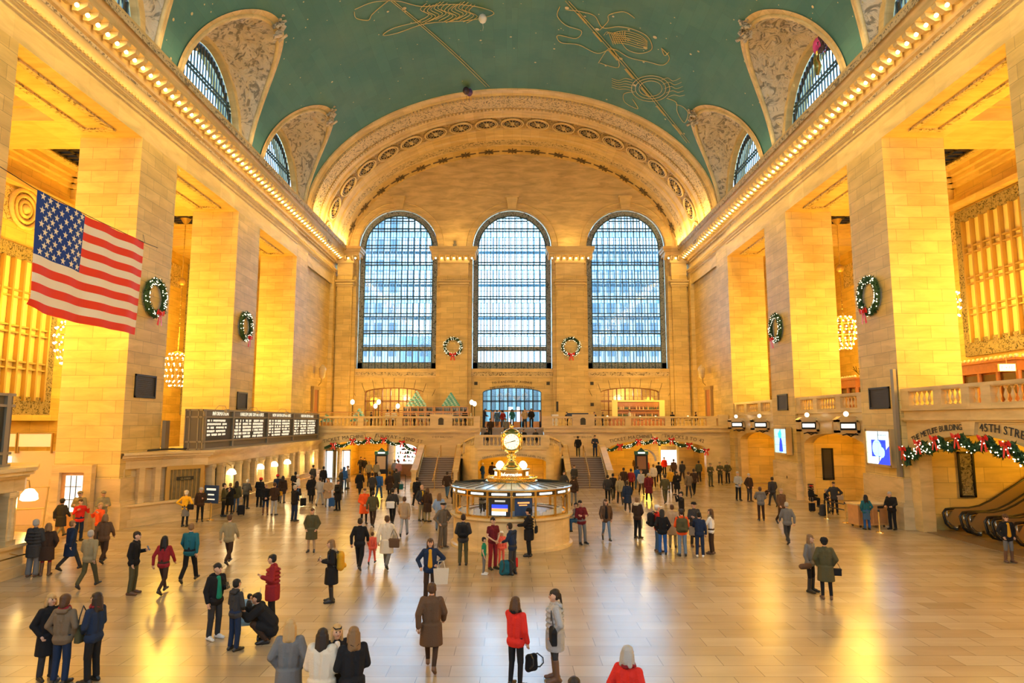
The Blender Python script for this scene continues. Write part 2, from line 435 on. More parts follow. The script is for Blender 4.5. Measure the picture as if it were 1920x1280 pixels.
# ---- piers and the beam over them
for s, side in ((-1, 'left'), (1, 'right')):
    for (a, b) in PIERS:
        m = MB()
        if a > 50:
            m.box(s * W, s * 21.6, a, 58.9, 0, 20.6); m.box(s * (W + .35), s * 21.6, 58.9, 69.6, 0, 20.6)
            m.box(s * (W - .05), s * 19.2, 67.6, 69.6, 0, 20.6)
            # doorway niche on the balcony end
            y0 = 62.6
            m2 = MB(); m2.box(s * (W + .1), s * (W + .4), y0 - .2, y0 + .1, 4.4, 8.0); m2.box(s * (W + .1), s * (W + .4), y0 + 1.4, y0 + 1.7, 4.4, 8.0)
            m2.box(s * (W + .05), s * (W + .4), y0 - .3, y0 + 1.8, 8.0, 8.3); m2.m = 1; m2.box(s * (W + .2), s * (W + .4), y0 + .1, y0 + 1.4, 4.4, 8.0)
            struct('door_%d' % (2 if s < 0 else 3), m2, ['gold_bronze', 'warm_wood'])
        else: m.box(s * W, s * 21.6, a, b, 0, 19.1)
        p = struct('pier', m, 'ashlar_stone')
        if a > 18 and a < 50:
            # marble plinth
            m = MB(); m.box(s * (W - .12), s * 21.75, a - .06, b + .06, 0, 2.33); m.box(s * (W - .2), s * 21.8, a - .1, b + .1, 1.02, 1.22); m.box(s * (W - .26), s * 21.9, a - .16, b + .16, 0, 1.02)
            struct('plinth', m, 'pale_marble', p)
    m = MB()
    prof = [(W, 19.1), (W, 20.15), (W - .06, 20.2), (W - .06, 20.34), (W - .12, 20.38), (W - .12, 20.52), (W - .19, 20.6), (W - .19, 20.74), (W - .02, 20.8), (W - .02, 21.6), (W - .15, 21.66), (W - .2, 21.75), (W - .2, 22.15), (W - 1.05, 22.2), (W - 1.05, 22.55), (W - 1.3, 22.95), (W - 1.3, 23.1), (W - .6, 23.2), (W - .55, 23.45), (W - .3, 23.5)]
    strip_profile(m, prof, lambda y, x, z: (s * x, y, z), Y0, 55.8)
    prof2 = [(x + (.0 if z > 21.6 else .1), z) for x, z in prof]; prof2[0] = (W + .1, 19.1)
    strip_profile(m, prof2, lambda y, x, z: (s * x, y, z), 55.8, 69.0)
    m.box(s * (W + .06), s * 21.6, Y0, 55.8, 19.1, 21.6); m.box(s * W, s * (W + .06), Y0, 55.8, 19.099, 19.1)
    e = struct('trim_cornice_' + side, m, 'smooth_stone')
    m = MB(); m.box(s * (W - .15), s * (W - .1), Y0, 68.2, 20.44, 20.5)
    k = 0; y = 10.
    while y < 68.2: m.box(s * (W - .26), s * (W - .19), y, y + .13, 20.61, 20.72); y += .26
    struct('dentil_band', m, 'smooth_stone', e)
    m = MB(); y = 22.2          # scroll brackets between the bulbs
    while y < 68.3:
        m.prism([(W - .35, 21.85), (W - .6, 21.8), (W - .98, 22.02), (W - 1.02, 22.19), (W - .35, 22.19)] if s > 0 else [(-(W - .35), 21.85), (-(W - .6), 21.8), (-(W - .98), 22.02), (-(W - 1.02), 22.19), (-(W - .35), 22.19)], 'y', y - .15, y + .15)
        y += .7
    struct('bracket', m, 'smooth_stone', e)
    m = MB(); strip_profile(m, [(W - 1.31, 22.62), (W - 1.33, 22.93)], lambda y, x, z: (s * x, y, z), Y0, 69)
    strip_profile(m, [(W - .04, 21.4), (W - .04, 21.55)], lambda y, x, z: (s * x, y, z), Y0, 69)
    struct('carved_band', m, 'carved_band', e)
    # bulbs
    sph = MB(); sph.ball((0, 0, 0), .09, 8, 6); cup = MB(); cup.lathe([(.001, .17), (.09, .17), (.11, .1), (.07, .07)], (0, 0, 0), 8)
    b0 = sph.build('cornice_lamp', 'cornice_bulb', smooth=True); tag(b0, 'small glowing bulb under the %s cornice among the scroll brackets' % ('left' if s < 0 else 'right'), 'light bulb', '%s cornice bulbs' % side)
    c0 = cup.build('socket', 'gold_bronze', b0)
    y = 22.55; first = True
    while y < 67.4:
        o = b0 if first else copy_tree(b0); o.location = (s * (W - .68), y, 21.93); first = False; y += .7
    # aisle shell
    m = MB(); m.box(s * 18.5, s * 30, 69.2, 69.5, 0, 21.8)
    m.box(s * 30, s * 30.5, Y0, 72, 0, 21.8)
    struct('wall_aisle_' + side, m, 'aisle_stone')
    m = MB(); m.quad((s * 19.5, Y0, 21.6), (s * 30.2, Y0, 21.6), (s * 30.2, 72, 21.6), (s * 19.5, 72, 21.6))
    for (a, b) in PIERS[:-1]:
        m.box(s * 21.6, s * 30, a, b, 20.0, 21.6)
    m.box(s * 21.6, s * 30, 55.8, 69, 20.0, 21.6)
    # crown mouldings around each bay
    for (a, b) in BAYS:
        for k, (d, z) in enumerate(((0, 20.95), (.35, 20.6), (.35, 20.45), (.7, 20.3), (.8, 20.0), (.3, 19.6), (.25, 19.35))): pass
        for d, z0, z1 in ((.25, 20.65, 20.95), (.5, 20.95, 21.25), (.8, 21.25, 21.6)):
            m.box(s * 21.6, s * (21.6 + d), a, b, z0, z1); m.box(s * (30 - d), s * 30, a, b, z0, z1)
            m.box(s * 21.6, s * 30, a, a + d, z0, z1); m.box(s * 21.6, s * 30, b - d, b, z0, z1)
        m.box(s * 29.4, s * 30, a, b, 19.1, 19.4)
    ac = struct('ceiling_aisle_' + side, m, 'smooth_stone')
    m = MB()
    for (a, b) in BAYS:
        # panel frame on the soffit of each opening and around the skylight
        for (x0, x1, y0, y1, z) in ((19.3, 20.9, a + .9, b - .9, 19.06), (23.3, 28.6, a + 1.4, b - 1.4, 21.55)):
            for q in ((x0, x1, y0, y0 + .25), (x0, x1, y1 - .25, y1), (x0, x0 + .25, y0 + .25, y1 - .25), (x1 - .25, x1, y0 + .25, y1 - .25)):
                m.box(s * q[0], s * q[1], q[2], q[3], z - .06, z + .05)
        m.box(s * 29.9, s * 30, a - 3, b + 3, 16.9, 18.9)
    struct('carved_band', m, 'carved_band', ac)
    for (a, b) in BAYS[2:]:
        m = MB(); x0, x1, y0, y1 = 24.0, 27.8, a + 2.2, b - 2.2
        for i in range(5): m.box(s * (x0 + (x1 - x0) * i / 4 - .09), s * (x0 + (x1 - x0) * i / 4 + .09), y0, y1, 21.3, 21.57)
        for i in range(8): m.box(s * x0, s * x1, y0 + (y1 - y0) * i / 7 - .09, y0 + (y1 - y0) * i / 7 + .09, 21.3, 21.57)
        w = struct('skylight', m, 'dark_bronze'); m = MB(); m.box(s * x0, s * x1, y0, y1, 21.5, 21.58); struct('pane', m, 'skylight_pane', w)
    # aisle windows
    def aisle_window(y0, y1, z0, z1, nv, nh):
        fx = 29.9
        m = MB(); t = .85
        for q in ((y0, y1, z0, z0 + t * 1.3), (y0, y1, z1 - t, z1), (y0, y0 + t, z0 + t * 1.3, z1 - t), (y1 - t, y1, z0 + t * 1.3, z1 - t)): m.box(s * (fx + .08), s * (fx - .12), *q)
        f = struct('window_%s' % side, m, 'bronze_lattice')
        m = MB()
        for i in range(nv + 1):
            yy = y0 + t + (y1 - y0 - 2 * t) * i / nv; m.box(s * (fx - .05), s * (fx - .3), yy - .07, yy + .07, z0 + t, z1 - t)
        for i in range(1, nh):
            zz = z0 + t + (z1 - z0 - 2 * t) * i / nh
            for dz in (-.2, .2): m.box(s * (fx - .05), s * (fx - .25), y0 + t, y1 - t, zz + dz - .05, zz + dz + .05)
        struct('window_frame', m, 'gold_bronze', f)
        m = MB(); m.box(s * (fx + .02), s * (fx - .03), y0 + t, y1 - t, z0 + t, z1 - t); struct('window_pane', m, 'frosted_pane', f)
    if s < 0:
        aisle_window(29.5, 43.0, 5.4, 15.6, 14, 4); aisle_window(60.2, 68, 5.6, 19.5, 8, 6)
        m = MB(); m.box(s * 29.3, s * 30, 28, 44, 5.05, 5.4); m.box(s * 29.5, s * 30, 28, 44, 4.2, 4.3); m.box(s * 29.6, s * 30, 28, 44, 3.9, 3.98); struct('trim_sill', m, 'aisle_stone')
        m = MB(); # round carved cartouche above the window
        for r_, t_ in ((1.15, .14), (.8, .12), (.45, .12)):
            m.tube([(s * 29.8, 39.4 + r_ * math.cos(2 * PI * i / 24), 17.9 + r_ * math.sin(2 * PI * i / 24)) for i in range(25)], t_, 6, False)
        m.ball((s * 29.8, 39.4, 17.9), .3, 10, 8); struct('trim_cartouche', m, 'smooth_stone', smooth=True)
    else:
        aisle_window(30.0, 43.4, 9.2, 18.9, 14, 4)
carved('border_lattice', (.30, .33, .34), 3.2, 1.0, .08, .12, .4)
plain('rosette_dark', (.05, .03, .012), .6)
plain('ornament_dark', (.14, .09, .035), .6)
plain('outer_steel', (.20, .34, .42), .5, .3)
plain('walkway_floor', (.30, .52, .62), .4)
plain('city_stone', (.50, .54, .60), .8)
plain('city_glass', (.25, .42, .55), .3)
plain('city_window', (.12, .2, .28), .2)
# ================================================================== vault with its side lunettes
LUN = [(26.6, 4.75), (38.5, 4.75), (50.4, 4.85), (14.7, 4.75), (2.8, 4.75)]
LUN.sort()
def lun_bound(c, hw, t):
    """t in 0..pi -> (y, phi) of the edge on the vault"""
    y = c - hw * math.cos(t)
    z = 23.4 + 5.85 * math.sin(t)
    return y, math.asin(min(1, (z - VZ0) / VB))
ys = []
for k in range(12): ys.append(Y0 + (LUN[0][0] - 4.75 - Y0) * k / 12)
NB = 24
prev = None
for c, hw in LUN:
    if prev is not None:
        for k in range(1, 4): ys.append(prev + (c - hw - prev) * k / 4)
    ys += [c - hw * math.cos(PI * i / NB) for i in range(NB + 1)]
    prev = c + hw
ys += [55.8]
ys = sorted(ys)
def phi0(y):
    for c, hw in LUN:
        if abs(y - c) <= hw + 1e-6:
            t = math.acos(max(-1, min(1, (c - y) / hw)))
            return lun_bound(c, hw, t)[1]
    return VPH
m = MB(); NP = 26
for s in (-1, 1):
    def P(i, j):
        y = ys[i]; a = phi0(y); ph = a + (PI / 2 - a) * j / NP
        x, yy, z = vault(ph, y); return (-s * x, yy, z) if s > 0 else (x, yy, z)
    def UVf(i, j):
        y = ys[i]; a = phi0(y); ph = a + (PI / 2 - a) * j / NP
        return (y, s * ph * 15.0)
    m.grid(P, len(ys) - 1, NP, UVf)
ceiling = struct('ceiling', m, 'green_vault', smooth=True)
def lunette(s, c, hw, detail=True):
    z0 = 23.0; wx = 18.75; r = 4.1
    def wpt(t): return Vector((s * wx, c - r * math.cos(t), z0 + .5 + (r + .2) * math.sin(t)))
    def bpt(t, push=0.):
        y, ph = lun_bound(c, hw, t); x = (VA + push) * math.cos(ph); z = VZ0 + (VB + push) * math.sin(ph)
        return Vector((s * x, y, z))
    n = 28
    # carved surface between the window arch and the vault
    m = MB()
    nw = 22
    rr = random.Random(5)
    def f(i, j):
        t = PI * i / 40; a = wpt(t); b2 = bpt(t); k = j / nw
        p = a.lerp(b2, k)
        bul = math.sin(PI * k) * .35
        p += Vector((s * .4, 0, .9)).normalized() * bul
        if 2 < i < 38 and 3 < j < nw - 2:
            q = Vector((p.y * 1.7, p.z * 1.7, p.x * 1.7))
            from mathutils import noise
            h = noise.fractal(q, 1.0, 2.0, 3) * .34
            p += Vector((-s * .6, 0, -.8)) * h
        return p
    m.grid(f, 40, nw)
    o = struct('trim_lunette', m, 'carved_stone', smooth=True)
    # smooth reveal round the window
    m = MB()
    def g(i, j):
        t = PI * i / n; q = wpt(t); k = j / 3
        return (s * (wx - .45 * k), c + (q.y - c) * (1 - .0 * k), z0 + .3 + (q.z - z0 - .3) * (1 + .0 * k))
    m.grid(g, n, 3)
    def g2(i, j):
        t = PI * i / n; q = wpt(t); k = 1 + .14 * j
        return (s * (wx - .45), c + (q.y - c) * k, z0 + .3 + (q.z - z0 - .3) * k)
    m.grid(g2, n, 1)
    struct('window_reveal', m, 'arch_stone', o, smooth=True)
    # cream border lying on the vault
    m = MB()
    def e(i, j):
        t = PI * (i / 60); b2 = bpt(t, -.07)
        y, z = b2.y, b2.z
        cy, cz = c, 24.5
        d = Vector((0, y - cy, z - cz)); d.normalize()
        w = (.0, .42)[j]
        q = Vector((0, y, z)) + d * (w - .05)
        ph = math.asin(max(-1, min(1, (q.z - VZ0) / VB))) if q.z > VZ0 else 0
        return (s * (VA - .07) * math.cos(ph), q.y, q.z)
    m.grid(e, 60, 1)
    m.tube([bpt(PI * i / 40, -.05) for i in range(41)], .14, 6)
    struct('border', m, 'arch_stone', o, smooth=True)
    # leaf crest at the tip
    m = MB(); tip = bpt(PI / 2, -.1); rr = random.Random(3)
    for k in range(26):
        a = rr.uniform(-1, 1); d = Vector((-s * rr.uniform(0, .5), a * .6, rr.uniform(-1.0, .9)))
        p = tip + Vector((-s * .0, 0, .2)) + d * .8
        ex = Vector((rr.uniform(-1, 1), rr.uniform(-1, 1), rr.uniform(.2, 1))).normalized()
        m.obox(p, ex, ex.orthogonal(), ex.cross(ex.orthogonal()), .34, .11, .07)
    struct('crest', m, 'carved_stone', o)
    # window: border lattice, bars, pane
    m = MB()
    def h(i, j):
        t = PI * i / n; q = wpt(t); k = (1.0, .86)[j]
        return (s * (wx + .05), c + (q.y - c) * k, z0 + .3 + (q.z - z0 - .3) * k)
    m.grid(h, n, 1)
    w = struct('window_lunette', m, 'dark_lattice')
    m = MB(); yy = c - r + .35; 
    while yy < c + r:
        zt = z0 + .5 + (r + .2) * math.sqrt(max(0, 1 - ((yy - c) / r) ** 2)) - .1
        m.box(s * (wx + .0), s * (wx + .05), yy - .05, yy + .05, z0, zt); yy += .37
    for zz in (25.5, 25.75, 24.0):
        hw2 = r * math.sqrt(1 - ((zz - z0 - .5) / (r + .2)) ** 2) if zz > z0 + .5 else r
        m.box(s * (wx - .02), s * (wx + .08), c - hw2, c + hw2, zz - .05, zz + .05)
    struct('window_frame', m, 'window_bronze', w)
    m = MB(); m.quad(*[Vector(h(i, 0)) + Vector((s * .15, 0, 0)) for i in range(n + 1)]); struct('window_pane', m, 'sky_glass', w)
for c, hw in LUN[2:]:
    for s in (-1, 1): lunette(s, c, hw)
# attic walls above the cornice between lunettes (close gaps behind vault)
for s, side in ((-1, 'left'), (1, 'right')):
    m = MB()
    arch_wall(m, lambda u, d, z: (s * (19.4 + d), u, z), Y0, 56, 21, 29.5, [(c, 4.3, 23.0, 23.4, 4.6) for c, hw in LUN], .3)
    struct('wall_attic_' + side, m, 'smooth_stone')
# gold line figures: plain invented shapes, lying on the vault
m = MB()
def line(pts, r=.03): m.tube([on_vault(u, v) for u, v in pts], r, 4)
def spl(pts, n=5, **k):
    out = []
    for i in range(len(pts) - 1):
        p0 = pts[max(i - 1, 0)]; p1 = pts[i]; p2 = pts[i + 1]; p3 = pts[min(i + 2, len(pts) - 1)]
        for j in range(n):
            t = j / n
            out.append(tuple(.5 * ((2 * p1[q]) + (-p0[q] + p2[q]) * t + (2 * p0[q] - 5 * p1[q] + 4 * p2[q] - p3[q]) * t * t + (-p0[q] + 3 * p1[q] - 3 * p2[q] + p3[q]) * t ** 3) for q in (0, 1)))
    out.append(pts[-1]); line(out, **k)
rr = random.Random(11)
for a, b, o in (((733, 2), (912, 163), 0), ((738, 2), (918, 163), 0), ((1060, 2), (1288, 268), 0), ((1066, 2), (1293, 268), 0)):
    line([(a[0] + (b[0] - a[0]) * k / 12 + 6 * math.sin(PI * k / 12), a[1] + (b[1] - a[1]) * k / 12) for k in range(13)], r=.026)
for k in range(2, 22, 3):   # dashes along the band
    q0 = k / 23; q1 = (k + 1.6) / 23
    for o in (1.5, 3, 4.5): line([(1060 + 228 * q0 + o, 2 + 266 * q0), (1060 + 228 * q1 + o, 2 + 266 * q1)], r=.026)
# flowing draped shape (upper centre)
for k in range(15):
    x = 800 + 6.5 * k; y = 6 + 3 * math.sin(k)
    spl([(x, y), (x - 12, y + 12), (x + 4, y + 22), (x - 16, y + 34)], 4, r=.026)
spl([(665, 18), (700, 4), (745, 2), (790, 12), (850, 8), (900, 14), (926, 26), (880, 38), (800, 44), (745, 62), (718, 66), (740, 52), (790, 40)], 5)
spl([(664, 22), (668, 34), (690, 38), (697, 28), (712, 14), (730, 0)], 5)
# winged ribbon shape
spl([(1050, 12), (1045, 30), (1062, 48), (1090, 58), (1080, 72), (1046, 66), (1052, 80), (1085, 84), (1120, 100), (1150, 92), (1180, 108), (1215, 116), (1243, 122), (1255, 108), (1240, 90)], 5)
spl([(1060, 18), (1090, 22), (1115, 30), (1130, 52), (1160, 50), (1190, 56), (1215, 70), (1222, 92), (1200, 100), (1175, 92), (1160, 70)], 5)
spl([(1125, 56), (1140, 40), (1142, 28), (1170, 22), (1190, 34)], 5); spl([(1240, 90), (1246, 104), (1254, 98)], 4)
for k in range(9): spl([(1132 + 5 * k, 66 - k), (1140 + 4 * k, 60 + k), (1150 + 4 * k, 84 - k)], 4, r=.022)
for k in range(7): spl([(1148, 62 + 3 * k), (1172, 58 + 4 * k), (1200, 66 + 4 * k), (1214, 78 + 2 * k)], 4, r=.022)
spl([(1122, 118), (1140, 92), (1152, 96), (1160, 126), (1124, 118)], 5); 
# round shell with wavy rays
for q in (1.0, .8, .6): spl([(1220 + 36 * q * math.cos(a * .45), 166 + 24 * q * math.sin(a * .45)) for a in range(15)], 3)
for k in range(5):
    spl([(1186, 150 + 5 * k), (1172, 147 + 5 * k), (1160, 151 + 4 * k), (1147, 147 + 4 * k)], 4, r=.022)
    spl([(1240 + 3 * k, 150 + 8 * k), (1252 + 3 * k, 146 + 8 * k), (1262 + 3 * k, 152 + 7 * k), (1276 + 2 * k, 146 + 8 * k)], 4, r=.022)
spl([(1250, 184), (1268, 192), (1270, 210), (1283, 230), (1290, 212), (1280, 200), (1268, 196)], 5)
spl([(1190, 172), (1170, 176), (1172, 192), (1196, 204), (1186, 186)], 5)
fig = struct('gold_figure', m, 'gold_paint', ceiling)
m = MB()
def star(u, v, r):
    p = on_vault(u, v, .05); nn = Vector((-p.x / VA ** 2, 0, -(p.z - VZ0) / VB ** 2))
    m.disc(p, r, nn, 8)
for k in range(230):
    u = rr.uniform(300, 1620); v = rr.uniform(0, 1) ** 1.1 * 330
    if abs(u - 960) < 400 * (1 - (max(0, v - 165) / 220)) ** .5 and v > 165 + 220 * (abs(u - 960) / 400) ** 2.2 - 5: continue
    if v > 165 + 200 * (abs(u - 960) / 380) ** 2 - 8 and abs(u - 960) < 380: continue
    star(u, v, rr.choice((.035, .05, .05, .09)))
for u, v in ((758, 16), (904, 34), (1063, 15), (1228, 70), (1120, 55), (1164, 110), (1190, 160), (1210, 90)): star(u, v, .16)
struct('gold_star', m, 'gold_paint', ceiling)
# ================================================================== the great arch at the west end
def arch_pt(ph, y, ins): return ((VA - ins) * math.cos(ph) * -1, y, VZ0 + (VB - ins) * math.sin(ph))
def band(m, prof, n=96):
    for (ya, ia), (yb, ib) in zip(prof[:-1], prof[1:]):
        m.grid(lambda i, j: arch_pt(VPH * .4 + (PI - .8 * VPH) * i / n, (ya, yb)[j], (ia, ib)[j]), n, 1, lambda i, j: (i * (PI * 15 / n), (ya, yb)[j] + (ia, ib)[j]))
m = MB()
band(m, [(55.75, -.5), (55.7, .0), (55.75, .12), (56.3, .16), (56.45, .3), (56.6, .16)])
band(m, [(59.0, .22), (59.05, .42), (59.25, .42), (59.3, .3), (60.2, .3), (60.25, .45), (60.45, .45), (60.5, .36)])
band(m, [(62.9, .36), (62.95, .5), (63.15, .5), (63.2, .4), (64.4, .42), (64.5, .55), (65.2, .6), (65.3, .5)])
band(m, [(66.4, .5), (66.45, .66), (66.75, .66), (66.8, .55), (69.1, .6)])
ga = struct('trim_great_arch', m, 'arch_stone', smooth=False)
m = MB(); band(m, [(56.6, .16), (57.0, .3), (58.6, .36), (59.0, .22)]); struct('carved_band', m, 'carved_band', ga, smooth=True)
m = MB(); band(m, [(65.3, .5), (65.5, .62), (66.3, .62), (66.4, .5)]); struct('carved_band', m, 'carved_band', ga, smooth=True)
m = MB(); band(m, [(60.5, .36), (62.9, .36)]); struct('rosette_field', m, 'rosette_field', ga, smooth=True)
m = MB()     # dentils both sides of the carved band
for yy in (56.7, 58.85):
    for i in range(150):
        ph = VPH + (PI - 2 * VPH) * i / 149; p = Vector(arch_pt(ph, yy, .34)); nn = Vector((p.x / VA ** 2, 0, (p.z - VZ0) / VB ** 2)).normalized()
        m.obox(p, (0, 1, 0), nn, nn.cross(Vector((0, 1, 0))), .12, .1, .09)
struct('dentil_band', m, 'smooth_stone', ga)
# rosettes, evenly spaced along the arch
arc = []; tot = 0; pp = None
for i in range(1201):
    ph = PI * i / 1200; q = Vector(arch_pt(ph, 61.7, .4))
    if pp is not None: tot += (q - pp).length
    arc.append((tot, ph)); pp = q
half = tot / 2
def ph_at(sv):
    for a, b in arc:
        if a >= sv: return b
    return PI
ros = None
for k in range(-9, 10):
    ph = ph_at(half + k * 2.52); p = Vector(arch_pt(ph, 61.7, .42)); nn = Vector((p.x / VA ** 2, 0, (p.z - VZ0) / VB ** 2)).normalized()
    if ros is None:
        m = MB()
        for r_, t_ in ((1.06, .09), (.86, .04)): m.tube([(r_ * math.cos(2 * PI * i / 28), r_ * math.sin(2 * PI * i / 28), -.09) for i in range(29)], t_, 6, False)
        m.lathe([(.0, -.25), (.16, -.25), (.22, -.12), (.24, .0)], (0, 0, 0), 10)
        for i in range(12):
            a = 2 * PI * i / 12; d = Vector((math.cos(a), math.sin(a), 0)); m.obox(d * .5 + Vector((0, 0, -.1)), d, d.orthogonal(), (0, 0, 1), .2, .035, .03)
        m.m = 1; m.disc((0, 0, -.03), 1.03, (0, 0, -1), 28)
        ros = m.build('rosette', ['arch_stone', 'rosette_dark'], ga); o = ros
    else:
        o = ros.copy(); COL.objects.link(o)
    q = Vector((0, 0, 1)).rotation_difference(nn); o.rotation_mode = 'QUATERNION'; o.rotation_quaternion = q; o.location = p
mot = None
for k in range(-9, 10):
    ph = ph_at(half + k * 2.52); p = Vector(arch_pt(ph, 68.0, .62)); nn = Vector((p.x / VA ** 2, 0, (p.z - VZ0) / VB ** 2)).normalized()
    if mot is None:
        m = MB(); m.ball((0, 0, 0), .22, 8, 6)
        for i in range(8):
            a = PI * i / 4; l = 1.0 if i % 4 == 0 else .55; d = Vector((math.cos(a), math.sin(a), 0)); m.obox(d * l * .6, d, d.orthogonal(), (0, 0, 1), l * .5, .07, .06)
        mot = m.build('leaf_ornament', ['ornament_dark'], ga); o = mot
    else: o = mot.copy(); COL.objects.link(o)
    x = Vector((nn.z, 0, -nn.x)).normalized(); M3 = Matrix((x, Vector((0, 1, 0)), nn)).transposed(); o.rotation_mode = 'QUATERNION'; o.rotation_quaternion = M3.to_quaternion(); o.location = p
# ================================================================== west wall with three windows
YW = 69.0
top = lambda u: VZ0 + (VB - .5) * math.sqrt(max(0, 1 - (u / (VA - .4)) ** 2))
m = MB()
arch_wall(m, lambda u, d, z: (u, YW + d, z), -17.55, 17.55, 10.4, lambda u: max(top(u), 22.6), [(c, 4.2, 10.4, 23.4, 4.2) for c in (-12.1, 0, 12.1)], 1.1, n=28)
m2 = MB(); m2.box(-21.6, 21.6, YW + 1.1, YW + 1.2, 34.5, 35)
ww = struct('wall_west', m, 'veined_stone')
m = MB(); 
arch_wall(m, lambda u, d, z: (u, YW + d, z), -19, 19, 4.2, 10.4, [(c, 3.05, 4.4, 8.0, .5) for c in (-12.25, 0, 12.25)], 1.1, n=16)
struct('lower_wall', m, 'ashlar_stone', ww)
m = MB()
for c in (-12.1, 0, 12.1):
    w0 = 4.25 if c == 0 else 4.35
    m.box(c - w0, c + w0, YW - .18, YW + .1, 10.1, 10.45); m.box(c - w0, c + w0, YW - .1, YW + .1, 9.55, 9.72)
    # archivolt ring and keystone
    pts = [(c - 4.9 * math.cos(PI * i / 32), YW - .03, 23.4 + 4.9 * math.sin(PI * i / 32)) for i in range(33)]
    m.tube(pts, .06, 4); pts = [(c - 4.25 * math.cos(PI * i / 32), YW - .03, 23.4 + 4.25 * math.sin(PI * i / 32)) for i in range(33)]; m.tube(pts, .08, 4)
    m.prism([(c - .42, 27.5), (c + .42, 27.5), (c + .6, 28.75), (c - .6, 28.75)], 'y', YW - .45, YW)
    m.box(c - .7, c + .7, YW - .55, YW, 28.75, 28.95); m.box(c - .12, c + .12, YW - .5, YW, 27.6, 28.6)
struct('moulding', m, 'smooth_stone', ww)
m = MB()
for c in (-12.1, 0, 12.1): m.box(c - 4.25, c + 4.25, YW - .08, YW, 9.72, 10.1)
struct('carved_band', m, 'carved_band', ww)
m = MB()   # voussoirs over the side arches
for c in (-12.25, 12.25):
    for i in range(-6, 7):
        a = i * .11; m.tube([(c + math.sin(a) * 9.3, YW - .01, -.8 + math.cos(a) * 9.3), (c + math.sin(a) * 10.3, YW - .01, -.8 + math.cos(a) * 10.3)], .02, 4)
struct('joint', m, 'letter_carved', ww)
# pilasters with bracketed capitals
def pilaster(x0, x1, side_l=True, side_r=True, nb=7):
    cx = (x0 + x1) / 2; hw = (x1 - x0) / 2
    m = MB(); m.box(x0 + .35, x1 - .35, YW - .8, YW + .5, 4.4, 20.2); m.box(x0, x1, YW - .45, YW + .5, 4.4, 20.2)
    p = struct('pillar', m, 'ashlar_stone')
    m = MB()
    for z0, z1, e in ((19.0, 19.12, .06), (19.18, 19.42, .1), (19.48, 19.62, .22), (20.2, 21.5, -.02), (21.5, 21.75, .1), (22.2, 22.55, .75), (22.55, 22.8, .9), (22.8, 23.05, 1.0), (21.75, 22.2, .05)):
        m.box(x0 + .3 - e, x1 - .3 + e, YW - .85 - e, YW + .3, z0, z1)
    m.box(x0 + .1, x1 - .1, YW - .3, YW + .2, 23.05, 23.5)
    for i in range(14): xx = x0 + .4 + (x1 - x0 - .8) * i / 13; m.box(xx - .06, xx + .06, YW - 1.12, YW - .9, 19.64, 19.74)
    struct('capital', m, 'smooth_stone', p)
    m = MB(); 
    for i in range(nb + 1):
        xx = x0 - .38 + (x1 - x0 + .76) * i / nb; m.prism([(YW - .9, 21.78), (YW - 1.1, 21.75), (YW - 1.52, 22.02), (YW - 1.56, 22.19), (YW - .9, 22.19)], 'x', xx - .1, xx + .1)
    struct('bracket', m, 'smooth_stone', p)
    for i in range(nb):
        xx = x0 - .38 + (x1 - x0 + .76) * (i + .5) / nb
        o = copy_tree(b0, None, 'small glowing bulb among the brackets of a window pillar capital', 'capital bulbs'); o.location = (xx, YW - 1.22, 21.93)
pilaster(4.25, 7.9); pilaster(-7.9, -4.25); pilaster(16.35, 18.6, nb=4); pilaster(-18.6, -16.35, nb=4)
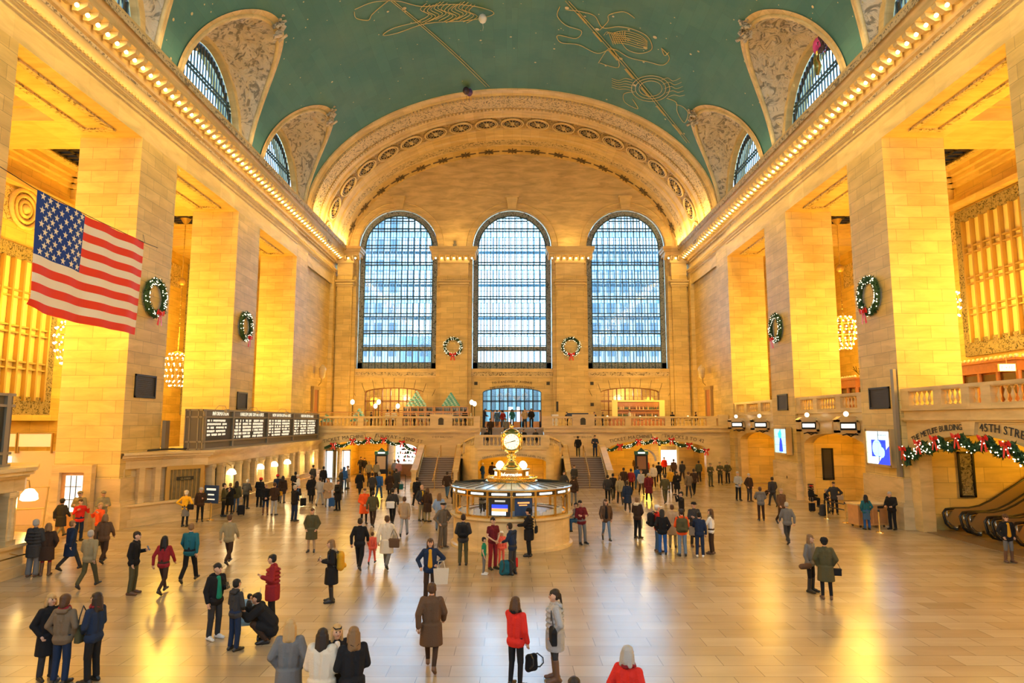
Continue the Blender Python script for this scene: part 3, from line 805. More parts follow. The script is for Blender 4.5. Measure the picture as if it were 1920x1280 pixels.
# steel framed windows, two skins with glass walkways between
def big_window(c, idx):
    r = 4.15; zb = 10.4; zs = 23.4
    def zt(x, q=0.): return zs + math.sqrt(max(0, (r - q) ** 2 - (x - c) ** 2))
    m = MB(); t = .55
    yb = YW + .55
    m.box(c - r, c + r, yb, yb + .1, zb, zb + .72); m.box(c - r + t, c + r - t, yb, yb + .08, 12.45, 12.85)
    for s in (-1, 1): m.box(c + s * r, c + s * (r - t), yb, yb + .1, zb, zs)
    m.grid(lambda i, j: (c - (r, r - t)[j] * math.cos(PI * i / 28), yb, zs + (r, r - t)[j] * math.sin(PI * i / 28)), 28, 1)
    w = struct('window_%d' % idx, m, 'border_lattice')
    m = MB()
    k = 11; wi = (2 * r - 2 * t)
    for i in range(k + 1):
        x = c - r + t + wi * i / k; m.box(x - .045, x + .045, yb - .05, yb + .22, zb + .1, zt(x, t) if abs(x - c) < r - t - .01 else zs)
        if i < k: x += wi / k / 2; m.box(x - .018, x + .018, yb, yb + .12, zb + .1, zt(x, t))
    for z in (14.35, 16.2, 18.05, 19.9, 21.75, 23.6, 25.45, 26.6):
        hw = r - t if z < zs else math.sqrt(max(0, (r - t) ** 2 - (z - zs) ** 2))
        for d in (-.16, .16): m.box(c - hw, c + hw, yb - .05, yb + .2, z + d - .05, z + d + .05)
        m.box(c - hw, c + hw, yb + .02, yb + .1, z + .75 - .02, z + .75 + .02)
    for z in (12.4, 12.95, zb + .75): m.box(c - r + t, c + r - t, yb - .06, yb + .2, z - .04, z + .04)
    m.tube([(c - (r - t) * math.cos(PI * i / 28), yb, zs + (r - t) * math.sin(PI * i / 28)) for i in range(29)], .07, 4, False)
    struct('window_frame', m, 'window_bronze', w)
    m = MB()      # outer skin
    y2 = yb + 2.4
    for i in range(k + 1):
        x = c - r + t + wi * (i + .3) / k; m.box(x - .05, x + .05, y2, y2 + .2, zb, 28)
    for z in (14.35, 16.2, 18.05, 19.9, 21.75, 23.6, 25.45): m.box(c - 4.6, c + 4.6, y2 - .02, y2 + .2, z - .14, z + .14)
    struct('outer_frame', m, 'outer_steel', w)
    m = MB()
    for z in (14.3, 18.0, 21.7, 25.4): m.box(c - 4.6, c + 4.6, yb + .3, y2, z - .06, z + .06)
    struct('walkway', m, 'walkway_floor', w)
    m = MB(); m.quad((c - r, yb + .12, zb), (c + r, yb + .12, zb), *[(c + r * math.cos(PI * i / 28), yb + .12, zs + r * math.sin(PI * i / 28)) for i in range(29)])
    struct('window_pane', m, 'clear_glass', w)
    # jamb walls between the two skins
    m = MB()
    for s in (-1, 1): m.box(c + s * 4.25, c + s * 4.4, YW + 1.0, y2 + .3, 10, 29)
    m.box(c - 4.3, c + 4.3, YW + 1.0, y2 + .3, 10.0, 10.35)
    struct('inner_jamb', m, 'white_panel', w)
for i, c in enumerate((-12.1, 0, 12.1)): big_window(c, i + 1)
# city blocks across the street, seen dimly through the side windows
for (x0, x1, z1, mt) in ((-30, -15.5, 34, 'city_stone'), (10.6, 26, 30, 'city_stone'), (-15.5, -9.5, 17, 'city_glass')):
    m = MB(); m.box(x0, x1, 92, 104, -2, z1); o = m.build('city_building', mt)
    lab = {-30: 'tall pale office block beyond the left window', 10.6: 'pale office block beyond the right window', -15.5: 'low bluish block beyond the left window'}[x0]
    tag(o, lab, 'building')
    m = MB()
    z = 2
    while z < z1 - 1:
        x = x0 + .7
        while x < x1 - 1: m.box(x, x + 1.1, 91.9, 92.0, z, z + 1.7); x += 2.0
        z += 3.0
    m.build('window', 'city_window', o)
# ================================================================== east end behind the camera: matching wall with daylight windows
m = MB()
arch_wall(m, lambda u, d, z: (u, Y0 - d, z), -22, 22, 0, 36, [(c, 4.2, 10.4, 23.4, 4.2) for c in (-12.1, 0, 12.1)], 1.0)
struct('wall_east', m, 'ashlar_stone')
for c in (-12.1, 0, 12.1):
    m = MB(); m.box(c - 4.2, c + 4.2, Y0 - .6, Y0 - .5, 10.4, 10.6)
    for i in range(9): m.box(c - 4.2 + i * 1.05 - .06, c - 4.2 + i * 1.05 + .06, Y0 - .6, Y0 - .45, 10.4, 27.4)
    for z in (12.5, 15, 17.5, 20, 22.5, 25): m.box(c - 4.2, c + 4.2, Y0 - .6, Y0 - .45, z, z + .2)
    struct('window_east', m, 'window_bronze')
# ================================================================== west balcony, stairs, lower level entrance
def baluster_mb(h=.62, n=8):
    m = MB(); m.lathe([(.0, 0), (.075, 0), (.075, .05), (.04, .07), (.05, .13), (.088, .22), (.085, .28), (.045, .42), (.035, .5), (.06, .53), (.075, h - .05), (.075, h), (0, h)], (0, 0, 0), n); return m
_bal = baluster_mb()
def add_at(m, src, x, y, z, sc=1.0):
    b = len(m.v); m.v += [(v[0] * sc + x, v[1] * sc + y, v[2] * sc + z) for v in src.v]
    for f in src.f: m.f.append(tuple(b + i for i in f)); m.mi.append(m.m)
_balm = {}
def put_baluster(par, q, sc_, mat):
    if mat not in _balm: _balm[mat] = _bal.mesh('baluster', [mat], True)
    o = bpy.data.objects.new('baluster', _balm[mat]); COL.objects.link(o); o.parent = par; o.location = q; o.scale = (1, 1, sc_)
def balustrade(name, M, s0, s1, z, posts, h=.95, step=.31, parent=None, mat='balcony_marble', pw=.45):
    """M(s, d, z) -> world; posts: list of (s, width, extra height)"""
    ps = sorted(posts)
    m = MB()
    def bx(a, b, d0, d1, z0, z1):
        p = [M(a, d0, z0), M(b, d0, z0), M(b, d1, z0), M(a, d1, z0), M(a, d0, z1), M(b, d0, z1), M(b, d1, z1), M(a, d1, z1)]
        k = len(m.v); m.v += [tuple(q) for q in p]
        for f in ((0, 3, 2, 1), (4, 5, 6, 7), (0, 1, 5, 4), (1, 2, 6, 5), (2, 3, 7, 6), (3, 0, 4, 7)): m.f.append(tuple(k + i for i in f)); m.mi.append(m.m)
    bx(s0, s1, -.02, .36, z, z + .14); bx(s0, s1, -.05, .4, z + h - .14, z + h); bx(s0, s1, .0, .34, z + h - .18, z + h - .14)
    for (s, w, e) in ps: bx(s - w / 2, s + w / 2, -.03, .38, z, z + h + e)
    o = struct(name, m, mat, parent)
    edges = [s0] + [x for (s, w, e) in ps for x in (s - w / 2, s + w / 2)] + [s1]; sc_ = (h - .32) / .62
    for a, b in zip(edges[::2], edges[1::2]):
        if b - a < step: continue
        k = max(1, int((b - a) / step))
        for i in range(k): put_baluster(o, M(a + (b - a) * (i + .5) / k, .17, z + .14), sc_, mat)
    return o
YB = 57.0; ZB = 4.45
Mw = lambda u, d, z: Vector((u, YB + d, z))
m = MB()
for (a, b, hole) in ((-18.6, -2.75, (-12.0, 3.95, 0, 2.66, .75)), (2.75, 18.6, (12.3, 4.15, 0, 2.66, .75))):
    arch_wall(m, lambda u, d, z: (u, YB + d, z), a, b, 0, ZB, [hole], .6)
m.box(-2.75, 2.75, YB, YB + .3, 0, 3.0)
bw = struct('wall_balcony', m, 'balcony_marble')
m = MB()
for a, b in ((-18.5, -2.7), (2.7, 18.5)):
    m.box(a, b, YB - .12, YB + .1, 4.0, 4.1); m.box(a, b, YB - .22, YB + .1, 4.1, 4.2); m.box(a, b, YB - .06, YB + .1, 4.2, 4.42); m.box(a, b, YB - .18, YB + .1, 4.42, 4.52)
for a, b in ((-18.2, -12.5), (-11.5, -6.6), (6.8, 11.8), (12.8, 18.2)):
    for q in ((a, b, 3.86, 3.92), (a, a + .07, 3.5, 3.92), (b - .07, b, 3.5, 3.92)): m.box(q[0], q[1], YB - .05, YB, q[2], q[3])
for c in (-12.0, 12.3): m.prism([(c - .3, 3.42), (c + .3, 3.42), (c + .45, 4.0), (c - .45, 4.0)], 'y', YB - .12, YB + .05)
struct('moulding', m, 'balcony_marble', bw)
m = MB()
m.box(-18.5, -2.75, YB, YW, ZB - .35, ZB - .05); m.box(2.75, 18.5, YB, YW, ZB - .35, ZB - .05); m.box(-2.75, 2.75, 60, YW, ZB - .35, ZB - .05)
struct('floor_balcony', m, 'pale_marble')
balustrade('balustrade', Mw, -18.4, -2.75, 4.5, [(-18.2, .5, 0), (-12.9, .5, 0), (-9.6, .5, 0), (-6.05, 1.9, .16), (-3.0, .55, 0)])
balustrade('balustrade', Mw, 2.75, 18.4, 4.5, [(3.0, .9, 0), (6.1, 1.9, .16), (9.9, .5, 0), (13.3, .5, 0), (17.0, .8, 0), (18.0, .9, .12)])
for s in (-1, 1):
    m = MB(); m.box(s * 6.05 - .22, s * 6.05 + .22, YB - .08, YB - .02, 4.72, 5.2); m.prism([(s * 6.05 - .22, 5.2), (s * 6.05 + .22, 5.2), (s * 6.05 + .1, 5.32), (s * 6.05 - .1, 5.32)], 'y', YB - .08, YB - .02)
    tag(m.build('wall_plaque', 'dark_grille'), 'small dark arched plaque on the balustrade block %s of the upper steps' % ('left' if s < 0 else 'right'), 'plaque')
# carved lettering
def lettering(txt, size, place, parent=None, mat='letter_carved', name='lettering', gap=.12):
    m = MB(); text_mb(m, txt, size, place, gap)
    o = m.build(name, mat, parent); 
    if parent is None: o['kind'] = 'structure'
    return o
lettering('TICKET MACHINES', .42, arc_place((-14.2, YB - .04, 3.5), (math.cos(.13), 0, math.sin(.13)), (-math.sin(.13), 0, math.cos(.13)), (0, -1, 0), 22), bw)
lettering('SUBWAY \u2022 42ND ST', .42, arc_place((-9.6, YB - .04, 3.5), (math.cos(-.14), 0, math.sin(-.14)), (-math.sin(-.14), 0, math.cos(-.14)), (0, -1, 0), 22), bw)
lettering('TICKET MACHINES', .42, arc_place((10.1, YB - .04, 3.5), (math.cos(.13), 0, math.sin(.13)), (-math.sin(.13), 0, math.cos(.13)), (0, -1, 0), 22), bw)
lettering('TRACKS 11 TO 42', .42, arc_place((14.6, YB - .04, 3.5), (math.cos(-.14), 0, math.sin(-.14)), (-math.sin(-.14), 0, math.cos(-.14)), (0, -1, 0), 22), bw)
lettering('WEST BALCONY', .22, flat_place((-5.9, YB - .02, 3.62), (1, 0, 0), (0, 0, 1), (0, -1, 0)), bw)
lettering('WEST BALCONY', .22, flat_place((6.1, YB - .02, 3.62), (1, 0, 0), (0, 0, 1), (0, -1, 0)), bw)
lettering('TO VANDERBILT AVENUE', .34, arc_place((0, YW - .03, 9.0), (1, 0, 0), (0, 0, 1), (0, -1, 0), 14), ww)
lettering('THE CAMPBELL APARTMENT', .34, arc_place((0, YW - .03, 8.52), (1, 0, 0), (0, 0, 1), (0, -1, 0), 11), ww)
# upper steps and landing
m = MB()
for i in range(9):
    z = 3.05 + (ZB - .05 - 3.05) * (i + 1) / 9; m.box(-2.75, 2.75, YB + .33 * i, 60.2, z - .16, z)
struct('staircase_upper', m, 'stair_stone')
m = MB(); m.box(-2.6, 2.6, 51.6, YB, 2.85, 3.05)
for s in (-1, 1):
    m.box(s * 2.6, s * 7.45, 54.95, YB, 1.95, 2.1)
    for i in range(5): m.box(s * 2.6, s * (4.1 - i * .3), 53.2, YB, 2.1, 2.1 + .19 * (i + 1))
struct('landing', m, 'pale_marble')
# the bowed block under the landing with its arched opening
m = MB()
arch_wall(m, lambda u, d, z: (u, 51.3 + d, z), -2.62, 2.62, 0, 3.1, [(0, 2.6, 0, 1.92, .42)], .5)
NQ = 12
for s in (-1, 1):
    def top_(t): return 3.98 - 1.15 * (t ** 1.25)
    def pl(t, o=0.): a = t * PI / 2; return (s * (2.6 + (1.6 + o) * math.sin(a)), 51.3 + 4.7 * (1 - math.cos(a)) - o * math.cos(a))
    for o_ in (0., -.28):
        m.grid(lambda i, j: (*pl(i / NQ, o_), (0, top_(i / NQ) - .8 * (1 - i / NQ * .9))[j]), NQ, 1)
bb = struct('stair_block', m, 'balcony_marble', smooth=False)
m = MB()
for s in (-1, 1):
    def top_(t): return 3.98 - 1.15 * (t ** 1.25)
    def pl(t, o=0.): a = t * PI / 2; return (s * (2.6 + (1.6 + o) * math.sin(a)), 51.3 + 4.7 * (1 - math.cos(a)) - o * math.cos(a))
    for (o0, o1, d0, d1) in ((.06, -.36, .15, 0), (.02, -.3, .92, .76)):
        def f(i, j):
            t = i / NQ; tp = top_(t); o_ = (o0, o1, o1, o0)[j % 4]; z = tp - (d0, d0, d1, d1)[j % 4]; return (*pl(t, o_), z)
        m.grid(f, NQ, 4, closed=True)
    for t in (.02, .5, .98):
        q = pl(t, -.14); m.box(q[0] - .2, q[0] + .2, q[1] - .2, q[1] + .2, top_(t) - .95, top_(t) - .05)
m.box(-2.7, 2.7, 51.2, 51.35, 2.86, 2.98)
struct('parapet', m, 'balcony_marble', bb)
for s in (-1, 1):
    for i in range(1, 16):
        t = i / 16
        a = t * PI / 2; q = (s * (2.6 + 1.46 * math.sin(a)), 51.3 + 4.7 * (1 - math.cos(a)) + .14 * math.cos(a)); put_baluster(bb, (q[0], q[1], 3.98 - 1.15 * t ** 1.25 - .77), 1.0, 'balcony_marble')
balustrade('front_balustrade', lambda u, d, z: Vector((u, 51.3 + d, z)), -2.6, 2.6, 3.03, [(-2.45, .5, 0), (2.45, .5, 0)], parent=bb)
lettering('DINING CONCOURSE', .21, arc_place((-1.2, 51.25, 2.36), (math.cos(.12), 0, math.sin(.12)), (-math.sin(.12), 0, math.cos(.12)), (0, -1, 0), 8), bb)
lettering('LOWER LEVEL TO 117', .21, arc_place((1.45, 51.25, 2.33), (math.cos(-.14), 0, math.sin(-.14)), (-math.sin(-.14), 0, math.cos(-.14)), (0, -1, 0), 8), bb)
m = MB(); m.box(-2.6, 2.6, 56.2, 56.5, 0, 2.85); m.box(-2.75, -2.62, 51.8, 56.5, 0, 2.85); m.box(2.62, 2.75, 51.8, 56.5, 0, 2.85)
struct('wall_passage', m, 'aisle_stone')
# the two side flights
for s in (-1, 1):
    m = MB(); n = 14
    for i in range(n):
        z = 2.1 * (i + 1) / n; y = 51 + i * 4.0 / n
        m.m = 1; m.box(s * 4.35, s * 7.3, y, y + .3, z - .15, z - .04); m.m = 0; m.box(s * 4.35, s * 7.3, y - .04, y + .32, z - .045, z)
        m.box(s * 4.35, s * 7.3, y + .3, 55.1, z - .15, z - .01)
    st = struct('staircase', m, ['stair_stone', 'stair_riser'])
    m = MB()
    for x0, x1 in ((4.12, 4.42), (7.25, 7.6)):
        pr = [(51.0, 0), (51.0, 1.25), (51.25, 1.3), (55.3, 3.0), (56.1, 3.05), (56.1, 0)]
        m.prism(pr, 'x', s * x0, s * x1)
    for x0, x1 in ((4.05, 4.5), (7.18, 7.67)):
        m.prism([(50.9, 1.22), (50.9, 1.36), (51.3, 1.4), (55.3, 3.12), (56.2, 3.14), (56.2, 3.0), (55.3, 2.98), (51.3, 1.26)], 'x', s * x0, s * x1)
        m.box(s * x0, s * x1, 50.85, 51.3, 0, .45)
    struct('parapet', m, 'balcony_marble', st)
    m = MB()
    for x in (4.55, 5.85, 7.1):
        a = (s * x, 50.9, .95); b_ = (s * x, 55.1, 3.05)
        m.tube([(a[0], a[1], .0), a, b_, (b_[0], b_[1] + .3, 3.05)], .028, 6)
        if x == 5.85:
            m.tube([(s * 6.0, 50.95, .5), (s * 6.0, 55.1, 2.6)], .02, 5); m.tube([(s * x, 55.3, 3.05), (s * x, 55.3, 2.1)], .028, 6)
            for k in range(1, 4): m.tube([(s * x, 51 + k, .95 + k * .52), (s * x, 51 + k, k * .52)], .015, 5)
    struct('handrail', m, 'brass', st)
# brass rail frames at the stair feet
for x in (-8.3, 8.3):
    m = MB(); m.tube([(x - .35, 50.4, 0), (x - .35, 50.4, 1.05), (x + .35, 50.4, 1.05), (x + .35, 50.4, 0)], .03, 6); m.tube([(x - .35, 50.4, .1), (x + .35, 50.4, .1)], .02, 5)
    tag(m.build('rail_barrier', 'dark_bronze'), 'thin metal hoop barrier beside the foot of the %s stairs' % ('left' if x < 0 else 'right'), 'barrier')
# ---- what lies behind the two ground arches
for s in (-1, 1):
    m = MB(); m.box(-18.5 if s < 0 else 7.6, -7.6 if s < 0 else 18.5, 66, 66.3, 0, 4.1)
    m.box(s * 7.6, s * 7.8, 57.6, 66, 0, 4.1); m.box(s * 18.3, s * 18.5, 57.6, 66, 0, 4.1)
    struct('wall_passage', m, 'aisle_stone')
m = MB(); m.box(-11.2, -11.0, 60, 66, 0, 3.6); m.box(-15.2, -15.0, 58.5, 66, 0, 3.2); struct('wall_partition', m, 'aisle_stone')
sh = thing('shop_counter', 'brightly lit white shop counter seen through the ticket machines arch', 'shop', (-9.4, 63, 0))
m = MB(); m.box(-1.5, 1.5, 0, .1, 1.0, 2.9); m.build('display_wall', 'shop_glow', sh)
m = MB(); m.box(-1.6, 1.6, -.9, -.3, 0, 1.05); m.build('counter', 'light_wood', sh)
m = MB(); m.box(-1.65, 1.65, -.95, -.25, 1.05, 1.12); m.build('counter_top', 'white_panel', sh)
rr = random.Random(4); m = MB()
for k in range(46): m.m = k % 4; x = rr.uniform(-1.4, 1.35); z = rr.choice((1.3, 1.65, 2.0, 2.35)); m.box(x, x + .1, -.25, -.05, z, z + rr.uniform(.1, .28))
m.build('shelf_goods', ['red_ribbon', 'light_wood', 'teal_paper', 'dark_grille'], sh)
for (x, lab) in ((-14.9, 'white lit ticket hall front under the start of the garland'), (-16.4, 'blue-white lit panel at the outer edge of the ticket machines arch')):
    t = thing('glass_partition', lab, 'shop front', (x, 59.5, 0)); m = MB(); m.box(-.6, .6, 0, .08, .1, 2.4); m.build('panel', 'shop_glow' if x > -16 else 'screen_pale', t)
    m = MB()
    for k in (-.62, 0, .6): m.box(k - .04, k + .04, -.06, .1, 0, 2.5)
    m.box(-.64, .64, -.06, .1, 2.4, 2.55); m.build('frame', 'white_panel', t)
for (x, y, lab) in ((-11.35, 58.6, 'tall dark freestanding poster case with green header under the left garland'), (11.25, 58.6, 'tall dark freestanding poster case with green header under the right garland')):
    k_ = thing('kiosk', lab, 'kiosk', (x, y, 0))
    m = MB(); m.box(-.55, .55, -.12, .12, .5, 2.15); m.box(-.55, -.42, -.12, .12, 0, .5); m.box(.42, .55, -.12, .12, 0, .5); m.build('case', 'dark_bronze', k_)
    m = MB(); m.box(-.38, .38, -.16, -.12, .9, 2.0); m.build('poster', 'beige_panel' if x < 0 else 'kiosk_poster', k_)
    m = MB(); m.box(-.6, .6, -.14, .14, 2.15, 2.45); m.prism([(-.3, 2.45), (.3, 2.45), (0, 2.75)], 'y', -.1, .1); h_ = m.build('header', 'green_metal', k_)
    m = MB(); m.box(-.3, .3, -.16, -.14, 2.24, 2.36); m.build('header_text', 'sign_white', h_)
# arched lit opening and pale counter under the right arch
m = MB(); m.tube([(11.9 + .9 * math.cos(a), 60, 1.5 + 1.0 * math.sin(a)) for a in [PI * (1.0 - i / 10 * 1.0) for i in range(11)]], .1, 6); tag(m.build('arch_frame', 'white_panel'), 'pale hoop shaped frame inside the right ticket machines arch', 'frame')
d_ = thing('passage_door', 'bright white framed doorway deep inside the right garlanded arch', 'door', (14.9, 64, 0))
m = MB(); m.box(-.95, -.75, -.1, .1, 0, 2.9); m.box(.75, .95, -.1, .1, 0, 2.9); m.box(-.95, .95, -.1, .1, 2.7, 3.0); m.build('frame', 'white_panel', d_); m = MB(); m.box(-.75, .75, 0, .05, .9, 2.3); m.build('glass', 'shop_glow', d_)
# corner door and lamp on the right
m = MB(); m.box(18.1, 18.2, 59.8, 61.2, 0, 2.3)
# ---- restaurant on the balcony, and the glazed arches behind it
def glazed_arch(c, idx, lit):
    r = 3.05
    zt = lambda x: 8.0 + .5 * math.sqrt(max(0, 1 - ((x - c) / r) ** 2))
    m = MB(); y = YW + .5; k = 7
    for i in range(k + 1):
        x = c - r + 2 * r * i / k; m.box(x - .06, x + .06, y - .06, y + .1, 4.4, zt(x))
        if i < k: x += r / k; m.box(x - .02, x + .02, y - .02, y + .05, 6.2, zt(x))
    for z in (6.15, 7.05, 7.15): m.box(c - r, c + r, y - .06, y + .1, z - .04, z + .04)
    m.box(c - r, c + r, y - .02, y + .05, 7.6, 7.63)
    m.tube([(c - r * math.cos(PI * i / 20), y, 8.0 + .5 * math.sin(PI * i / 20)) for i in range(21)], .07, 4, False)
    w = struct('window_%d' % idx, m, 'warm_wood' if idx != 5 else 'dark_bronze')
    m = MB(); m.quad((c - r, y + .05, 4.4), (c + r, y + .05, 4.4), *[(c + r * math.cos(PI * i / 20), y + .05, 8.0 + .5 * math.sin(PI * i / 20)) for i in range(21)]); struct('window_pane', m, 'clear_glass', w)
    m = MB(); m.box(c - 4, c + 4, YW + 4.5, YW + 4.7, 4.2, 9); m.box(c - 4, c + 4, YW + 1.1, YW + 4.6, 4.2, 4.4); m.box(c - 4, c + 4, YW + 1.1, YW + 4.6, 8.8, 9); m.box(c - 4, c - 3.9, YW + 1.1, YW + 4.6, 4.2, 9); m.box(c + 3.9, c + 4, YW + 1.1, YW + 4.6, 4.2, 9)
    if lit != 'day': struct('wall_backroom', m, 'aisle_stone')
    return w
glazed_arch(-12.25, 4, 'warm'); cw = glazed_arch(0, 5, 'day'); glazed_arch(12.25, 6, 'warm')
# street doors in the centre arch
m = MB()
for i in range(6):
    x = -3.0 + i
    m.box(x + .02, x + .16, YW + .35, YW + .5, 4.4, 6.15); m.box(x + .84, x + .98, YW + .35, YW + .5, 4.4, 6.15); m.box(x + .02, x + .98, YW + .35, YW + .5, 4.4, 5.0); m.box(x + .02, x + .98, YW + .35, YW + .5, 6.0, 6.15)
struct('door_1', m, 'light_wood')
m = MB(); m.box(-4, 4, YW + 5.5, YW + 5.6, 4.2, 9)
w_ = thing('street_facade', 'blue daylit street front seen through the centre doors', 'building', (0, 78, 4.4))
m = MB(); m.box(-5, 5, 0, 1, -4.5, .0); m.build('pavement_front', 'city_stone', w_)
m = MB()
for i in range(-5, 5): m.box(i + .1, i + .5, 0, .3, 0, 5.2)
m.build('column', 'walkway_floor', w_)
m = MB(); m.box(-6, 6, .5, .8, 2.3, 7); m.box(-6, -.6, .5, .8, 0, 2.3); m.box(.9, 6, .5, .8, 0, 2.3); m.build('facade_wall', 'city_glass', w_)
rr = random.Random(8)
# swirled bright decoration above the doors
m = MB()
for c in (-1.3, -.4, .5, 1.4):
    for k in range(4):
        a0 = rr.uniform(0, 6); m.tube([(c + (.12 + .07 * k) * math.cos(a0 + t * .5), YW + .75, 7.6 + (.12 + .08 * k) * math.sin(a0 + t * .5)) for t in range(8)], .03, 4)
tag(m.build('window_ornament', 'white_panel'), 'curling white ribbons hanging behind the glass above the centre doors', 'decoration')
_bot = {}
def bottles(x, y, z, x0, x1, zs, lab, grp):
    r_ = random.Random(int(abs(x) * 10))
    if not _bot:
        for mt in ('dark_grille', 'bottle_clear', 'green_metal'):
            m = MB(); m.tube([(0, 0, 0), (0, 0, .19), (0, 0, .24), (0, 0, .34)], [.045, .045, .016, .016], 6); _bot[mt] = m.mesh('bottle', [mt])
    for zz in zs:
        xx = x0
        while xx < x1:
            o = bpy.data.objects.new('bottle', _bot[r_.choice(list(_bot))]); COL.objects.link(o); o.location = (x + xx, y, z + zz + .01); tag(o, lab, 'bottle', grp); xx += r_.uniform(.12, .2)
# shelving units with folded paper trees on top
def shelf_unit(x, y, w, h, lab, tree=None):
    t = thing('bar_shelf', lab, 'shelf', (x, y, ZB - .05))
    m = MB()
    for k in range(5): xx = -w / 2 + w * k / 4; m.box(xx - .04, xx + .04, -.2, .2, 0, h)
    for z in (.5, 1.05, 1.6, h): m.box(-w / 2 - .05, w / 2 + .05, -.22, .22, z - .04, z + .02)
    m.build('frame', 'light_wood', t)
    m = MB(); m.box(-w / 2, w / 2, .2, .22, 0, h); m.build('back_panel', 'mirror_panel', t)
    bottles(x, y, ZB - .05, -w / 2 + .1, w / 2 - .1, (.52, 1.07, 1.62), 'bottle on the bar shelves under the %s paper tree' % ('pointed' if x > -8 else 'wide'), 'bottles under the %s paper tree' % ('pointed' if x > -8 else 'wide'))
    return t
shelf_unit(-9.3, 66.3, 3.0, 2.05, 'wooden bar shelves with bottles under the wide paper tree')
shelf_unit(-6.0, 66.0, 3.2, 2.05, 'wooden bar shelves with bottles under the pointed paper tree')
def paper_tree(x, y, z, n, lab, jag=0.):
    t = thing('paper_tree', lab, 'decoration', (x, y, z)); r_ = random.Random(int(x * 7))
    for mt, pick in (('teal_paper', 0), ('teal_light', 1)):
        m = MB()
        for r in range(n):
            k = n - r
            for i in range(k):
                if ((i + r) % 2) != pick: continue
                xx = (i - (k - 1) / 2) * .2 + r_.uniform(-jag, jag); zz = r * .15 + r_.uniform(-jag, jag)
                m.obox((xx, r_.uniform(-.06, .06), zz + .08), (1, r_.uniform(-.2, .2), 0), (0, 1, 0), (0, 0, 1), .095, .1, .07)
        m.build('paper_box' if pick == 0 else 'pale_paper_box', mt, t)
    if z < 6: m = MB(); m.box(-n * .09, n * .09, -.2, .2, 4.43 - z, 0); m.build('stand', 'light_wood', t)
    return t
paper_tree(-6.05, 66.0, 6.5, 9, 'pointed tree of stacked teal boxes on the bar beside the centre doors')
paper_tree(-9.5, 66.3, 6.5, 10, 'wide uneven tree of teal boxes in front of the glazed arch', .05)
paper_tree(-14.3, 62.5, 5.0, 8, 'low teal box tree beside the globe lamp posts', .03)
paper_tree(-18.0 + 1.2, 60.5, 4.95, 5, 'smallest teal box tree near the brass rail end', .03)
# back bar on the right
t = thing('back_bar', 'wide glowing back bar with bottle shelves under the right glazed arch', 'bar', (12.6, 66.6, ZB - .05))
m = MB(); m.box(-2.6, -2.1, -.2, .2, .6, 2.6); m.box(2.1, 2.6, -.2, .2, .6, 2.6); m.box(-2.6, 2.6, -.22, .22, 2.55, 2.72); m.build('pillar_panel', 'glow_panel', t)
m = MB(); m.box(-2.1, 2.1, .1, .15, .5, 2.55); m.build('back_panel', 'warm_wood', t)
m = MB(); 
for z in (1.05, 1.75): m.box(-2.1, 2.1, -.2, .15, z - .03, z + .03)
m.build('shelf', 'light_wood', t)
bottles(12.6, 66.6, ZB - .05, -2.0, 2.0, (1.08, 1.78), 'bottle on the glowing back bar', 'bottles on the back bar')
m = MB(); m.box(-3.1, 3.1, -1.6, -1.1, 0, 1.1); m.build('counter', 'warm_wood', t)
# brass service rail on the left balcony, lamp posts, lamps, diners
def rail(x0, x1, y, lab):
    t = thing('service_rail', lab, 'rail', (0, y, ZB - .05)); m = MB(); m.box(x0, x1, -.12, .12, 1.36, 1.44); m.box(x0, x1, -.03, .03, 1.2, 1.25)
    m.build('rail_top', 'light_wood', t); n = max(2, int((x1 - x0) / 1.6)); 
    for i in range(n + 1): m = MB(); xx = x0 + .05 + (x1 - x0 - .1) * i / n; m.box(xx - .03, xx + .03, -.04, .04, 0, 1.36); m.build('post', 'brass', t)
rail(-18.0, -13.4, 58.6, 'low brass and wood rail in front of the small teal tree'); rail(-11.8, -3.6, 59.4, 'long brown bar counter rail in front of the bar shelves')
def globe_post(x, y, h, lab, group=None):
    t = thing('globe_lamp', lab, 'lamp', (x, y, ZB - .05), group=group); m = MB(); m.tube([(0, 0, 0), (0, 0, h)], .035, 6); m.lathe([(.0, 0), (.15, 0), (.12, .06), (.04, .1)], (0, 0, 0), 8); m.build('pole', 'dark_bronze', t)
    m = MB(); m.ball((0, 0, h + .17), .19, 10, 8, sz=1.25); m.build('globe', 'opal_bright', t, smooth=True)
globe_post(-14.6, 61.0, 2.2, 'leftmost tall globe lamp post on the restaurant balcony'); globe_post(-12.2, 61.0, 2.2, 'tall globe lamp post in front of the glazed arch middle')
globe_post(-13.1, 64.0, 1.9, 'globe lamp between and behind the two tall lamp posts'); globe_post(-10.95, 64.0, 1.9, 'globe lamp just left of the wide paper tree shelves')
globe_post(-3.75, 62.0, 2.2, 'globe lamp post nearest the centre doors'); globe_post(-3.55, 63.2, 2.1, 'globe lamp directly behind the post nearest the centre doors')
for x, y, lab in ((8.5, 59.5, 'table lamp near the left end of the right dining area'), (11.6, 60.5, 'table lamp left of two below the back bar'), (13.0, 60.5, 'table lamp right of two below the back bar'), (15.8, 60.0, 'table lamp nearest the right wall of the balcony')):
    t = thing('table_lamp', lab, 'lamp', (x, y, ZB - .05)); m = MB(); m.lathe([(0, 0), (.3, 0), (.3, .04), (.03, .06), (.03, .68), (.35, .7), (.35, .74), (0, .74)], (0, 0, 0), 10); m.build('table', 'dark_bronze', t)
    m = MB(); m.tube([(0, 0, .74), (0, 0, .95)], .015, 5); m.ball((0, 0, 1.02), .1, 8, 6); m.build('globe', 'opal_bright', t, smooth=True)
